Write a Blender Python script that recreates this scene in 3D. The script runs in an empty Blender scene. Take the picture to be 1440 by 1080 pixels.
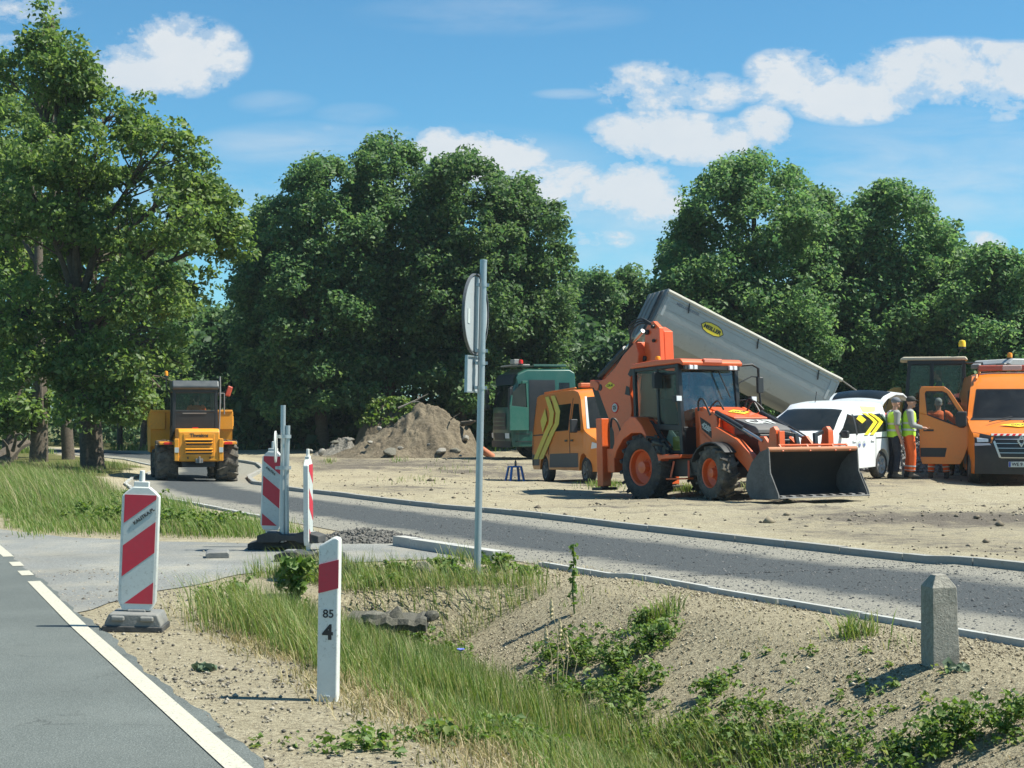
import bpy, bmesh, math, random
import numpy as np
from mathutils import Vector, Matrix, Euler
R = math.radians
SC = bpy.context.scene
COL = SC.collection
rng = np.random.default_rng(7)
random.seed(7)
F, EYE, CX, HY = 2164.0, 1.55, 720.0, 590.0     # focal length in photo pixels, eye height, principal column, horizon row

# ------------------------------------------------------------------ terrain
RD = (-.397, .918)                                # direction of the road
def st(x, y):
    return (x+1.224)*RD[0]+(y-6.84)*RD[1], (x+1.224)*RD[1]-(y-6.84)*RD[0]
def xy(s, t):
    return -1.224+s*RD[0]+t*RD[1], 6.84+s*RD[1]-t*RD[0]
def ss(a, b, x):
    k = np.clip((np.asarray(x, float)-a)/(b-a), 0, 1)
    return k*k*(3-2*k)
PATH_S = np.array([-14, 0, 1.4, 5.3, 8, 12.9, 23.4, 26.6, 31, 36.2, 40, 44, 52, 66, 90, 130.])
PATH_R = np.array([10.2, 9.6, 9.45, 9.22, 8.9, 8.48, 7.67, 7.34, 7.7, 8.8, 10.2, 11, 11.2, 9.6, 7.5, 6.5])
PATH_L = np.array([6.3, 5.75, 5.70, 5.4, 5.18, 4.7, 4.1, 4.1, 4.6, 5.7, 7.0, 7.8, 8.0, 6.6, 4.6, 3.6])
def pr(s): return np.interp(s, PATH_S, PATH_R)
def pl(s): return np.interp(s, PATH_S, PATH_L)
CTRL = np.array([(3, 31.3, -.06), (4.5, 29.5, .03), (4.5, 28.2, .03), (1.9, 44.3, -.24), (2.9, 40.8, -.11), (7.4, 34.3, .27), (5.8, 32.2, .22),
    (10.7, 32.5, .15), (8.7, 34.3, .26), (10, 31, .12), (-8.4, 41, -.12), (-9, 38, -.08), (-.4, 54, .18), (3, 55, .15), (10, 57, .3), (10, 38, .3), (14, 40, .3),
    (-4, 60, .16), (-13, 48, 0), (-10, 70, .3), (0, 70, .35), (10, 70, .4), (20, 70, .4), (0, 38, -.1), (0, 30, -.05), (8, 26, .05), (-4, 36, -.03), (-30, 70, .2)])
def nz(x, y, f, seed=0):
    """cheap smooth noise from sines, works on arrays"""
    x = np.asarray(x, float)*f; y = np.asarray(y, float)*f
    return (np.sin(x*1.0+1.7*np.sin(y*.73+seed)+seed)+np.sin(y*1.13+1.3*np.sin(x*.81-seed*2.1)+.5*seed)
            + .5*np.sin(2.3*x+1.9*y+seed*3)+.5*np.sin(2.7*y-2.1*x+seed))/3.
def hgt(x, y):
    x = np.asarray(x, float); y = np.asarray(y, float)
    s, t = st(x, y)
    w = np.zeros_like(x); z = np.zeros_like(x)
    for cx, cy, cz in CTRL:
        d = 1/((x-cx)**2+(y-cy)**2+1.2)**2
        w = w+d; z = z+d*cz
    L = z/(w+.0004)*ss(21, 27, y)*ss(3.5, 9, t)
    # the ditch between road shoulder and bank
    prof = np.interp(t, [0, .9, 1.4, 2.0, 2.6, 3.05, 3.5, 4.0, 4.5, 4.9, 5.4], [0, -.02, -.09, -.34, -.6, -.63, -.45, -.2, .02, .06, .03])
    dz = prof*(1-ss(6.25, 6.5, s))*ss(-40, -30, s)
    dz = dz+.03*nz(x, y, 2.3, 1)*ss(1.2, 2, t)*(1-ss(4.6, 5.2, t))*(1-ss(6, 6.5, s))
    lot = ss(0, 1.2, t-pr(s)-.2)
    rough = lot*(.035*nz(x, y, 1.1, 3)+.02*nz(x, y, 3.1, 5))
    # shallow rut field and churned strip in front of the machines
    rough = rough+lot*.06*nz(x, y, 4.2, 9)*np.exp(-((y-23.2-.1*x)/1.1)**2)*ss(2, 5, x)
    # wheel ruts of the machines
    for yc, sl, x0 in ((25.2, .10, -3.), (27.0, .10, -3.), (36.2, .05, -4.), (38.0, .04, -4.), (48., -.05, -8.), (50., -.05, -8.)):
        d_ = y-yc-sl*x-.5*np.sin(x*.35+yc); rough = rough+lot*ss(x0, x0+2, x)*(-.055*np.exp(-(d_/.16)**2)+.035*np.exp(-((np.abs(d_)-.34)/.12)**2))*(.7+.3*np.sin(x*9))
    verge = ss(.6, 2.5, t)*(1-ss(-.8, 0, t-pl(s)))*ss(16, 19, s)
    return L+dz+rough+verge*(.06+.05*nz(x, y, 1.3, 2))
def H(x, y): return float(hgt(np.array([x]), np.array([y]))[0])
def G(px, py):
    """ground point seen at that place of the photograph"""
    z = 0.
    for _ in range(12):
        D = F*(EYE-z)/(py-HY); x = (px-CX)/F*D; z = .5*z+.5*H(x, D)
    return x, D, H(x, D)
def P3(px, py, D): return Vector(((px-CX)/F*D, D, EYE-(py-HY)/F*D))

# ------------------------------------------------------------------ mesh building
class MB:
    def __init__(s): s.v = []; s.f = []; s.m = []
    def add(s, vs, fs, mi=0, M=None):
        o = len(s.v)
        if M is not None: vs = [M@Vector(v) for v in vs]
        s.v += [tuple(v) for v in vs]; s.f += [tuple(i+o for i in f) for f in fs]; s.m += [mi]*len(fs); return s
    def box(s, c, d, mi=0, rot=None, taper=None):
        a, b, e = d[0]/2, d[1]/2, d[2]/2
        tx, ty = taper or (1, 1)
        vs = [Vector(q) for q in ((-a, -b, -e), (a, -b, -e), (a, b, -e), (-a, b, -e), (-a*tx, -b*ty, e), (a*tx, -b*ty, e), (a*tx, b*ty, e), (-a*tx, b*ty, e))]
        if rot: m = Euler(rot).to_matrix(); vs = [m@q for q in vs]
        return s.add([q+Vector(c) for q in vs], [(3, 2, 1, 0), (4, 5, 6, 7), (0, 1, 5, 4), (1, 2, 6, 5), (2, 3, 7, 6), (3, 0, 4, 7)], mi)
    def bar(s, p, q, w, h, mi=0, up=(0, 0, 1)):
        p, q = Vector(p), Vector(q); d = (q-p).normalized(); u = Vector(up)
        if abs(d.dot(u)) > .98: u = Vector((1, 0, 0))
        a = d.cross(u).normalized()*w/2; b = a.cross(d).normalized()*h/2
        vs = [p-a-b, p+a-b, p+a+b, p-a+b, q-a-b, q+a-b, q+a+b, q-a+b]
        return s.add(vs, [(0, 1, 2, 3), (7, 6, 5, 4), (4, 5, 1, 0), (5, 6, 2, 1), (6, 7, 3, 2), (7, 4, 0, 3)], mi)
    def tube(s, pts, r, n=8, mi=0, cap=True, sq=(1, 1)):
        pts = [Vector(p) for p in pts]
        rs = r if hasattr(r, '__len__') else [r]*len(pts)
        rings = []; ref = None
        for i, p in enumerate(pts):
            d = (pts[min(i+1, len(pts)-1)]-pts[max(i-1, 0)]).normalized()
            if ref is None:
                ref = Vector((0, 0, 1)) if abs(d.z) < .9 else Vector((1, 0, 0))
            a = (ref-d*ref.dot(d)).normalized(); b = d.cross(a); ref = a
            rings.append([p+a*math.cos(k*2*math.pi/n)*rs[i]*sq[0]+b*math.sin(k*2*math.pi/n)*rs[i]*sq[1] for k in range(n)])
        return s.loft(rings, mi, cap)
    def hose(s, pts, r, n=8):
        P = [Vector(p) for p in pts]; out = []
        for i in range(len(P)-1):
            a, b, c, d = P[max(0, i-1)], P[i], P[i+1], P[min(len(P)-1, i+2)]
            for k in range(6):
                t = k/6; out.append(.5*((2*b)+(c-a)*t+(2*a-5*b+4*c-d)*t*t+(3*b-a-3*c+d)*t**3))
        out.append(P[-1]); return s.tube(out, r, n)
    def loft(s, rings, mi=0, cap=True, close=True):
        n = len(rings[0]); vs = [v for r in rings for v in r]; fs = []
        for i in range(len(rings)-1):
            for k in range(n if close else n-1):
                fs.append((i*n+k, i*n+(k+1) % n, (i+1)*n+(k+1) % n, (i+1)*n+k))
        if cap:
            fs.append(tuple(range(n-1, -1, -1))); fs.append(tuple((len(rings)-1)*n+k for k in range(n)))
        return s.add(vs, fs, mi)
    def lathe(s, prof, c=(0, 0, 0), axis='y', n=28, mi=0, cap=False):
        """prof: (radius, offset along axis)"""
        rings = []
        for r, o in prof:
            ring = []
            for k in range(n):
                a = k*2*math.pi/n; p, q = r*math.cos(a), r*math.sin(a)
                ring.append(Vector(c)+Vector({'y': (p, o, q), 'z': (p, q, o), 'x': (o, p, q)}[axis]))
            rings.append(ring)
        return s.loft(rings, mi, cap)
    def prism(s, poly, a, b, axis='y', mi=0, M=None):
        n = len(poly)
        def put(p, o): return {'y': (p[0], o, p[1]), 'x': (o, p[0], p[1]), 'z': (p[0], p[1], o)}[axis]
        vs = [put(p, a) for p in poly]+[put(p, b) for p in poly]
        fs = [tuple(range(n)), tuple(range(2*n-1, n-1, -1))]+[(k, (k+1) % n, n+(k+1) % n, n+k) for k in range(n)]
        return s.add(vs, fs, mi, M)
    def ball(s, c, r, mi=0, n=12, m=8):
        r = r if hasattr(r, '__len__') else (r, r, r)
        rings = []
        for i in range(1, m):
            a = math.pi*i/m
            rings.append([Vector(c)+Vector((r[0]*math.sin(a)*math.cos(2*math.pi*k/n), r[1]*math.sin(a)*math.sin(2*math.pi*k/n), -r[2]*math.cos(a))) for k in range(n)])
        return s.loft(rings, mi)
    def build(s, name, mats, parent=None, bevel=0, smooth=True, ang=38, seg=2, loc=None):
        me = bpy.data.meshes.new(name); me.from_pydata(s.v, [], s.f)
        mats = mats if isinstance(mats, (list, tuple)) else [mats]
        for m in mats: me.materials.append(m)
        if len(mats) > 1: me.polygons.foreach_set('material_index', s.m)
        bm = bmesh.new(); bm.from_mesh(me); bmesh.ops.recalc_face_normals(bm, faces=bm.faces); bm.to_mesh(me); bm.free()
        if smooth:
            me.shade_smooth()
            if not bevel: me.set_sharp_from_angle(angle=R(ang))
        o = bpy.data.objects.new(name, me); COL.objects.link(o)
        if parent: o.parent = parent
        if loc: o.location = loc
        if bevel:
            b = o.modifiers.new('bev', 'BEVEL'); b.width = bevel; b.segments = seg; b.limit_method = 'ANGLE'; b.angle_limit = R(32); b.harden_normals = True
        return o
def mesh_np(name, V, faces_n, idx, mats, parent=None, attrs=None, smooth=False, mi=None):
    """big mesh from numpy arrays; faces_n: corners per face, idx: flat corner indices"""
    me = bpy.data.meshes.new(name)
    V = np.ascontiguousarray(V, dtype=np.float32); idx = np.ascontiguousarray(idx, dtype=np.int32)
    me.vertices.add(len(V)); me.vertices.foreach_set('co', V.ravel())
    faces_n = np.asarray(faces_n, dtype=np.int32)
    me.loops.add(len(idx)); me.loops.foreach_set('vertex_index', idx)
    st_ = np.zeros(len(faces_n), np.int32); st_[1:] = np.cumsum(faces_n)[:-1]
    me.polygons.add(len(faces_n)); me.polygons.foreach_set('loop_start', st_)
    me.update(calc_edges=True)
    for m in (mats if isinstance(mats, (list, tuple)) else [mats]): me.materials.append(m)
    if mi is not None: me.polygons.foreach_set('material_index', np.asarray(mi, np.int32))
    if attrs:
        for k, a in attrs.items():
            at = me.color_attributes.new(k, 'FLOAT_COLOR', 'POINT'); at.data.foreach_set('color', np.ascontiguousarray(a, np.float32).ravel())
    if smooth: me.shade_smooth()
    o = bpy.data.objects.new(name, me); COL.objects.link(o)
    if parent: o.parent = parent
    return o
def tag(o, label=None, cat=None, group=None, kind=None):
    if label: o['label'] = label
    if cat: o['category'] = cat
    if group: o['group'] = group
    if kind: o['kind'] = kind
    return o
def thing(name, label, cat, loc=(0, 0, 0), yaw=0, pitch=0, roll=0, group=None):
    o = bpy.data.objects.new(name, None); COL.objects.link(o); o.empty_display_size = .3
    o.rotation_mode = 'XYZ'
    o.matrix_world = Matrix.Translation(Vector(loc)) @ Matrix.Rotation(R(yaw), 4, 'Z') @ Matrix.Rotation(R(-pitch), 4, 'Y') @ Matrix.Rotation(R(roll), 4, 'X')
    return tag(o, label, cat, group)
def text(s, size, m, parent, M, name='lettering', bold=0., ext=.002, sx=1., center=True):
    cu = bpy.data.curves.new(name, 'FONT'); cu.body = s; cu.size = size; cu.extrude = ext; cu.offset = bold
    cu.align_x = 'CENTER' if center else 'LEFT'; cu.align_y = 'CENTER'
    tmp = bpy.data.objects.new('tmp', cu); COL.objects.link(tmp)
    bpy.context.view_layer.update()
    me = bpy.data.meshes.new_from_object(tmp.evaluated_get(bpy.context.evaluated_depsgraph_get()))
    bpy.data.objects.remove(tmp); bpy.data.curves.remove(cu)
    me.transform(M @ Matrix.Diagonal((sx, 1, 1, 1)))
    me.materials.clear(); me.materials.append(m); me.name = name
    o = bpy.data.objects.new(name, me); COL.objects.link(o); o.parent = parent
    return o
def frame(o, xa, ya):
    """4x4 with local x along xa, local y along ya"""
    xa = Vector(xa).normalized(); ya = Vector(ya); ya = (ya-xa*ya.dot(xa)).normalized(); za = xa.cross(ya)
    return Matrix(((xa.x, ya.x, za.x, o[0]), (xa.y, ya.y, za.y, o[1]), (xa.z, ya.z, za.z, o[2]), (0, 0, 0, 1)))

# bodywork: a side outline (x, z) spread across the width, with plan taper, tumblehome and bow
class Shell:
    def __init__(s, poly, yf, xc=(), zc=(), bow=None):
        s.poly, s.yf, s.xc, s.zc, s.bow = poly, yf, xc, zc, bow or (lambda x, q, z: (x, z))
    def flat(s, poly):
        bm = bmesh.new(); bm.faces.new([bm.verts.new((x, 0, z)) for x, z in poly])
        for c in s.xc: bmesh.ops.bisect_plane(bm, geom=bm.verts[:]+bm.edges[:]+bm.faces[:], plane_co=(c, 0, 0), plane_no=(1, 0, 0), dist=1e-5)
        for c in s.zc: bmesh.ops.bisect_plane(bm, geom=bm.verts[:]+bm.edges[:]+bm.faces[:], plane_co=(0, 0, c), plane_no=(0, 0, 1), dist=1e-5)
        bm.verts.index_update()
        V = [(v.co.x, v.co.z) for v in bm.verts]; Fs = [[v.index for v in f.verts] for f in bm.faces]
        nxt = {}
        for e in bm.edges:
            if len(e.link_faces) == 1:
                f = e.link_faces[0]; vs = list(f.verts); a, b = e.verts
                i = vs.index(a)
                if vs[(i+1) % len(vs)] != b: a, b = b, a
                nxt[a.index] = b.index
        loop = []; k = next(iter(nxt))
        while k not in loop: loop.append(k); k = nxt[k]
        bm.free(); return V, Fs, loop
    def pos(s, x, q, z, off=0):
        y = s.yf(x, z); x2, z2 = s.bow(x, q, z)
        return (x2, q*y+(off if q > 0 else -off), z2)
    def body(s, mb, qs=(.9, .7, .4, 0), mi=0):
        V, Fs, loop = s.flat(s.poly); n = len(V)
        Q = list(qs)+[-q for q in reversed(qs) if q > 0]
        vs = [s.pos(x, 1, z) for x, z in V]+[s.pos(x, -1, z) for x, z in V]
        fs = [tuple(f) for f in Fs]+[tuple(n+i for i in reversed(f)) for f in Fs]
        prev = loop
        for q in Q:
            cur = [len(vs)+k for k in range(len(loop))]; vs += [s.pos(V[i][0], q, V[i][1]) for i in loop]
            fs += [(prev[k], prev[(k+1) % len(loop)], cur[(k+1) % len(loop)], cur[k]) for k in range(len(loop))]; prev = cur
        cur = [n+i for i in loop]
        fs += [(prev[k], prev[(k+1) % len(loop)], cur[(k+1) % len(loop)], cur[k]) for k in range(len(loop))]
        mb.add(vs, fs, mi); return mb
    def patch(s, mb, poly, side, off=.006, mi=0, th=.012):
        V, Fs, loop = s.flat(poly); n = len(V)
        def g(x, z, o): p = s.pos(x, side, z, o); return p
        vs = [g(x, z, off) for x, z in V]+[g(V[i][0], V[i][1], off-th) for i in loop]
        fs = [tuple(f) for f in Fs]+[(loop[k], loop[(k+1) % len(loop)], n+(k+1) % len(loop), n+k) for k in range(len(loop))]
        mb.add(vs, fs, mi); return mb
    def front(s, mb, poly, xf, off=.006, mi=0, th=.012, qd=1.):
        """poly in (q, z) across the front; xf(z) gives the profile's x"""
        bm = bmesh.new(); bm.faces.new([bm.verts.new((q, 0, z)) for q, z in poly])
        for c in (-.85, -.6, -.3, 0, .3, .6, .85): bmesh.ops.bisect_plane(bm, geom=bm.verts[:]+bm.edges[:]+bm.faces[:], plane_co=(c, 0, 0), plane_no=(1, 0, 0), dist=1e-5)
        for c in s.zc: bmesh.ops.bisect_plane(bm, geom=bm.verts[:]+bm.edges[:]+bm.faces[:], plane_co=(0, 0, c), plane_no=(0, 0, 1), dist=1e-5)
        bm.verts.index_update(); n = len(bm.verts)
        def g(q, z, o): p = s.pos(xf(z), q, z); return (p[0]+o, p[1], p[2])
        vs = [g(v.co.x, v.co.z, off) for v in bm.verts]; fs = [tuple(v.index for v in f.verts) for f in bm.faces]
        bm.free(); mb.add(vs, fs, mi); return mb
def pts(s): return [tuple(float(c) for c in p.split(',')) for p in s.split()]
def arch(cx, r, z0, n=9, zc=None):
    """points of a wheel arch cut, going from +x to -x over the top"""
    zc = zc if zc is not None else r*.75
    a0 = math.asin(max(-1, min(1, (z0-zc)/r)))
    return [(cx+r*math.cos(a0+(math.pi-2*a0)*k/n), zc+r*math.sin(a0+(math.pi-2*a0)*k/n)) for k in range(n+1)]

# ------------------------------------------------------------------ materials
MATS = {}
def nodes(name):
    m = bpy.data.materials.new(name); m.use_nodes = True; nt = m.node_tree
    b = nt.nodes['Principled BSDF']; return m, nt, b
def N(nt, t, **k):
    n = nt.nodes.new(t)
    for a, v in k.items():
        if a in n.inputs: n.inputs[a].default_value = v
        else: setattr(n, a, v)
    return n
def L(nt, a, b): nt.links.new(a, b)
def ramp(nt, fac, stops):
    r = N(nt, 'ShaderNodeValToRGB'); e = r.color_ramp.elements
    while len(e) > 2: e.remove(e[-1])
    for i, (p, c) in enumerate(stops):
        c = (c, c, c, 1) if not hasattr(c, '__len__') else (*c, 1)
        if i < 2: e[i].position = p; e[i].color = c
        else: el = e.new(p); el.color = c
    if fac is not None: L(nt, fac, r.inputs[0])
    return r
def mixc(nt, fac, a, b, mode='MIX'):
    m = N(nt, 'ShaderNodeMix', data_type='RGBA', blend_type=mode)
    for sock, v in ((m.inputs[0], fac), (m.inputs[6], a), (m.inputs[7], b)):
        if hasattr(v, 'is_output'): L(nt, v, sock)
        else: sock.default_value = v if not hasattr(v, '__len__') else (*v, 1)[:4]
    return m.outputs[2]
def noise(nt, scale, detail=4, rough=.6, co='Object', dist=0., vec=None):
    n = N(nt, 'ShaderNodeTexNoise', Scale=scale, Detail=detail, Roughness=rough, Distortion=dist)
    if vec is None:
        tc = N(nt, 'ShaderNodeTexCoord'); vec = tc.outputs[co]
    L(nt, vec, n.inputs['Vector']); return n.outputs['Fac']
def bump(nt, b, h, strength=.3, dist=.01):
    n = N(nt, 'ShaderNodeBump', Strength=strength, Distance=dist); L(nt, h, n.inputs['Height']); L(nt, n.outputs[0], b.inputs['Normal'])
def paint(name, col, rough=.4, metal=0., dirt=.3, dcol=(.30, .25, .18), var=.12, scale=3., coat=0., bmp=0.):
    """a painted, moulded or metal surface with blotchy wear and dust"""
    if name in MATS: return MATS[name]
    m, nt, b = nodes(name)
    n1 = noise(nt, scale, 6, .7); n2 = noise(nt, scale*9, 3, .6)
    base = mixc(nt, n2, [c*(1-var) for c in col], [min(1, c*(1+var)) for c in col])
    d = ramp(nt, n1, [(.42, 0), (.78, dirt)])
    if dirt > .12:      # chips, scuffs and dried splashes
        n3 = noise(nt, scale*16, 5, .8); n4 = noise(nt, scale*2.3, 4, .6)
        ch = N(nt, 'ShaderNodeMath', operation='MULTIPLY'); L(nt, ramp(nt, n3, [(.56, 0), (.64, min(.8, dirt*1.6))]).outputs[0], ch.inputs[0]); L(nt, ramp(nt, n4, [(.42, 0), (.6, 1)]).outputs[0], ch.inputs[1])
        base = mixc(nt, ch.outputs[0], base, [.6*c for c in dcol])
    L(nt, mixc(nt, d.outputs[0], base, dcol), b.inputs['Base Color'])
    rr = ramp(nt, n1, [(.3, rough), (.75, min(1, rough+.3*dirt+.05))]); L(nt, rr.outputs[0], b.inputs['Roughness'])
    b.inputs['Metallic'].default_value = metal; b.inputs['Coat Weight'].default_value = coat; b.inputs['Coat Roughness'].default_value = .08
    if bmp: bump(nt, b, n2, bmp, .01)
    MATS[name] = m; return m
def glass(name, tint, alpha, rough=.04, refl=.018, dst=.05):
    """tinted pane: part see-through, part mirror"""
    if name in MATS: return MATS[name]
    m = bpy.data.materials.new(name); m.use_nodes = True; nt = m.node_tree; nt.nodes.clear()
    out = N(nt, 'ShaderNodeOutputMaterial'); tr = N(nt, 'ShaderNodeBsdfTransparent', Color=(*tint, 1)); df = N(nt, 'ShaderNodeBsdfDiffuse', Color=(.02, .025, .025, 1))
    gl = N(nt, 'ShaderNodeBsdfGlossy', Roughness=rough); lw = N(nt, 'ShaderNodeLayerWeight', Blend=.5); fr = N(nt, 'ShaderNodeMath', operation='POWER'); L(nt, lw.outputs['Facing'], fr.inputs[0]); fr.inputs[1].default_value = 4.; fr = ramp(nt, fr.outputs[0], [(0, refl), (1, .7)])
    n = noise(nt, 2.5, 4, .6); r = ramp(nt, n, [(.4, 0.), (.8, dst)])
    a = N(nt, 'ShaderNodeMixShader'); a.inputs[0].default_value = alpha; L(nt, tr.outputs[0], a.inputs[1]); L(nt, df.outputs[0], a.inputs[2])
    dust = N(nt, 'ShaderNodeBsdfDiffuse', Color=(.3, .29, .26, 1)); c = N(nt, 'ShaderNodeMixShader'); L(nt, r.outputs[0], c.inputs[0]); L(nt, a.outputs[0], c.inputs[1]); L(nt, dust.outputs[0], c.inputs[2])
    e = N(nt, 'ShaderNodeMixShader'); L(nt, fr.outputs[0], e.inputs[0]); L(nt, c.outputs[0], e.inputs[1]); L(nt, gl.outputs[0], e.inputs[2])
    L(nt, e.outputs[0], out.inputs[0]); MATS[name] = m; return m
def emis(name, col, st_):
    m, nt, b = nodes(name); b.inputs['Base Color'].default_value = (*col, 1); b.inputs['Emission Color'].default_value = (*col, 1); b.inputs['Emission Strength'].default_value = st_
    n = noise(nt, 20); bump(nt, b, n, .1); return m
def leafmat(name, cols, trans=.45, rough=.55, straw=None, obj_var=0.):
    """leaves or blades: every island takes its own tone; light shines through"""
    m = bpy.data.materials.new(name); m.use_nodes = True; nt = m.node_tree; nt.nodes.clear()
    out = N(nt, 'ShaderNodeOutputMaterial'); g = N(nt, 'ShaderNodeNewGeometry')
    k = len(cols); r = ramp(nt, g.outputs['Random Per Island'], [(i/max(1, k-1), c) for i, c in enumerate(cols)])
    c = r.outputs[0]
    if obj_var:
        oi = N(nt, 'ShaderNodeObjectInfo'); hs = N(nt, 'ShaderNodeHueSaturation'); mr = N(nt, 'ShaderNodeMapRange'); mr.inputs['To Min'].default_value = 1-obj_var; mr.inputs['To Max'].default_value = 1+obj_var
        L(nt, oi.outputs['Random'], mr.inputs[0]); L(nt, mr.outputs[0], hs.inputs['Value']); L(nt, c, hs.inputs['Color']); c = hs.outputs[0]
    b = N(nt, 'ShaderNodeBsdfPrincipled', Roughness=rough); L(nt, c, b.inputs['Base Color']); b.inputs['Specular IOR Level'].default_value = .35
    t = N(nt, 'ShaderNodeBsdfTranslucent'); hs = N(nt, 'ShaderNodeHueSaturation', Saturation=1.15, Value=1.5); hs.inputs['Hue'].default_value = .487; L(nt, c, hs.inputs['Color']); L(nt, hs.outputs[0], t.inputs['Color'])
    x = N(nt, 'ShaderNodeMixShader'); x.inputs[0].default_value = trans; L(nt, b.outputs[0], x.inputs[1]); L(nt, t.outputs[0], x.inputs[2]); L(nt, x.outputs[0], out.inputs[0])
    MATS[name] = m; return m
# ------------------------------------------------------------------ camera, sun, sky
cam_d = bpy.data.cameras.new('camera'); cam = bpy.data.objects.new('camera', cam_d); COL.objects.link(cam)
cam.location = (0, 0, EYE); cam.rotation_euler = (R(90), 0, 0)
cam_d.sensor_width = 36; cam_d.lens = 36*F/1440; cam_d.shift_y = (HY-540)/1440; cam_d.clip_start = .1; cam_d.clip_end = 5000
SC.camera = cam
SUN_EL, SUN_AZ = 56., -3.     # azimuth from +X towards +Y
sd = bpy.data.lights.new('sun', 'SUN'); sd.energy = 4.6; sd.angle = R(.53); sd.color = (1, .965, .85)
sun = bpy.data.objects.new('sun', sd); COL.objects.link(sun)
dirv = Vector((math.cos(R(SUN_EL))*math.cos(R(SUN_AZ)), math.cos(R(SUN_EL))*math.sin(R(SUN_AZ)), math.sin(R(SUN_EL))))
sun.rotation_euler = dirv.to_track_quat('Z', 'Y').to_euler()
W = bpy.data.worlds.new('World'); SC.world = W; W.use_nodes = True; wt = W.node_tree
bg = wt.nodes['Background']; wo = wt.nodes['World Output']
sky = N(wt, 'ShaderNodeTexSky', sky_type='NISHITA', sun_disc=False); sky.sun_elevation = R(SUN_EL); sky.sun_rotation = math.pi/2-R(SUN_AZ)
sky.altitude = 100; sky.air_density = 1.0; sky.dust_density = .2; sky.ozone_density = 4.
bg.inputs[1].default_value = .074; L(wt, mixc(wt, 1., sky.outputs[0], (.52, .93, 1.), 'MULTIPLY'), bg.inputs[0])
# clouds: banks of vapour at fixed directions of the sky, broken up by noise
tc = N(wt, 'ShaderNodeTexCoord'); sx = N(wt, 'ShaderNodeSeparateXYZ'); L(wt, tc.outputs['Generated'], sx.inputs[0])
def M_(op, a, b=None, c=None, clamp=False):
    n = N(wt, 'ShaderNodeMath', operation=op); n.use_clamp = clamp
    for i, v in enumerate((a, b, c)):
        if v is None: continue
        if hasattr(v, 'is_output'): L(wt, v, n.inputs[i])
        else: n.inputs[i].default_value = v
    return n.outputs[0]
fy = M_('MAXIMUM', sx.outputs[1], .02)
U = M_('DIVIDE', sx.outputs[0], fy); V_ = M_('DIVIDE', sx.outputs[2], fy)
cv = N(wt, 'ShaderNodeCombineXYZ'); L(wt, U, cv.inputs[0]); L(wt, M_('MULTIPLY', V_, 1.5), cv.inputs[1])
cn = noise(wt, 15, 10, .66, vec=cv.outputs[0], dist=.15); cn2 = noise(wt, 7, 5, .6, vec=cv.outputs[0])
cv2 = N(wt, 'ShaderNodeCombineXYZ'); L(wt, U, cv2.inputs[0]); L(wt, M_('MULTIPLY', V_, 5.), cv2.inputs[1]); cn3 = noise(wt, 9, 8, .62, vec=cv2.outputs[0], dist=.4)
CLOUDS = [(240, 78, 110, 60, 1.15), (205, 100, 85, 38, 1.), (30, 12, 90, 24, .55), (10, 65, 50, 20, .5), (915, 122, 88, 38, .8), (1000, 130, 60, 30, .6), (1115, 98, 70, 34, .85), (1110, 128, 95, 26, .6),
    (1330, 100, 150, 48, 1.), (1430, 115, 110, 58, .95), (1200, 140, 100, 38, .8), (930, 190, 110, 40, 1.), (1000, 200, 110, 36, 1.), (1075, 182, 42, 38, .95), (690, 222, 90, 40, 1.), (640, 215, 60, 28, .8),
    (820, 262, 140, 48, .95), (600, 205, 70, 32, .7), (850, 335, 50, 20, .55), (1375, 345, 45, 22, .6), (900, 290, 80, 40, .5)]
WISP = [(420, 205, 150, 34, .62), (385, 145, 60, 18, .36), (800, 132, 50, 8, .6), (545, 188, 55, 12, .5), (460, 182, 16, 8, .5), (1250, 260, 330, 90, .62), (620, 270, 300, 90, .6), (1000, 340, 330, 90, .62), (300, 280, 200, 60, .45), (500, 160, 60, 16, .3), (1380, 190, 160, 40, .4), (700, 20, 200, 30, .3)]
def masks(lst):
    acc = None
    for cx, cy, rx, ry, a in lst:
        du = M_('MULTIPLY_ADD', U, F/rx, -(cx-CX)/rx); dv = M_('MULTIPLY_ADD', V_, F/ry, -(HY-cy)/ry)
        q = M_('MULTIPLY_ADD', dv, dv, M_('MULTIPLY', du, du)); m = M_('MULTIPLY', M_('SUBTRACT', 1.25, q), a)
        acc = m if acc is None else M_('MAXIMUM', acc, m)
    return M_('MAXIMUM', acc, 0)
fwd = M_('GREATER_THAN', sx.outputs[1], .03)
c1 = masks(CLOUDS); cf = noise(wt, 46, 6, .7, vec=cv.outputs[0]); edge_ = M_('MINIMUM', M_('MULTIPLY', c1, 2.2), 1.); dens = M_('ADD', M_('MULTIPLY', c1, 1.15), M_('MULTIPLY', edge_, M_('MULTIPLY_ADD', M_('SUBTRACT', cn, .52), 5.5, M_('MULTIPLY', M_('SUBTRACT', cf, .5), 1.6))))
dens = M_('MULTIPLY', dens, M_('GREATER_THAN', c1, 0)); soft = M_('MINIMUM', M_('MULTIPLY', c1, 3.), 1.)
r1 = ramp(wt, dens, [(.08, 0), (.5, .42), (.95, .84), (1.5, .94)]); r1.color_ramp.interpolation = 'EASE'
c2 = masks(WISP); d2 = M_('MULTIPLY', M_('MULTIPLY', c2, M_('MULTIPLY_ADD', cn3, 2.4, -.75, clamp=True)), .75)
den = M_('MULTIPLY', M_('MAXIMUM', M_('MULTIPLY', r1.outputs[0], soft), d2, clamp=True), fwd)
shade = ramp(wt, cn2, [(.35, .62), (.62, .9)])
white = mixc(wt, shade.outputs[0], (.58, .72, .86), (.93, .96, .98))
cb = N(wt, 'ShaderNodeBackground'); cb.inputs[1].default_value = .46; L(wt, white, cb.inputs[0])
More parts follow.
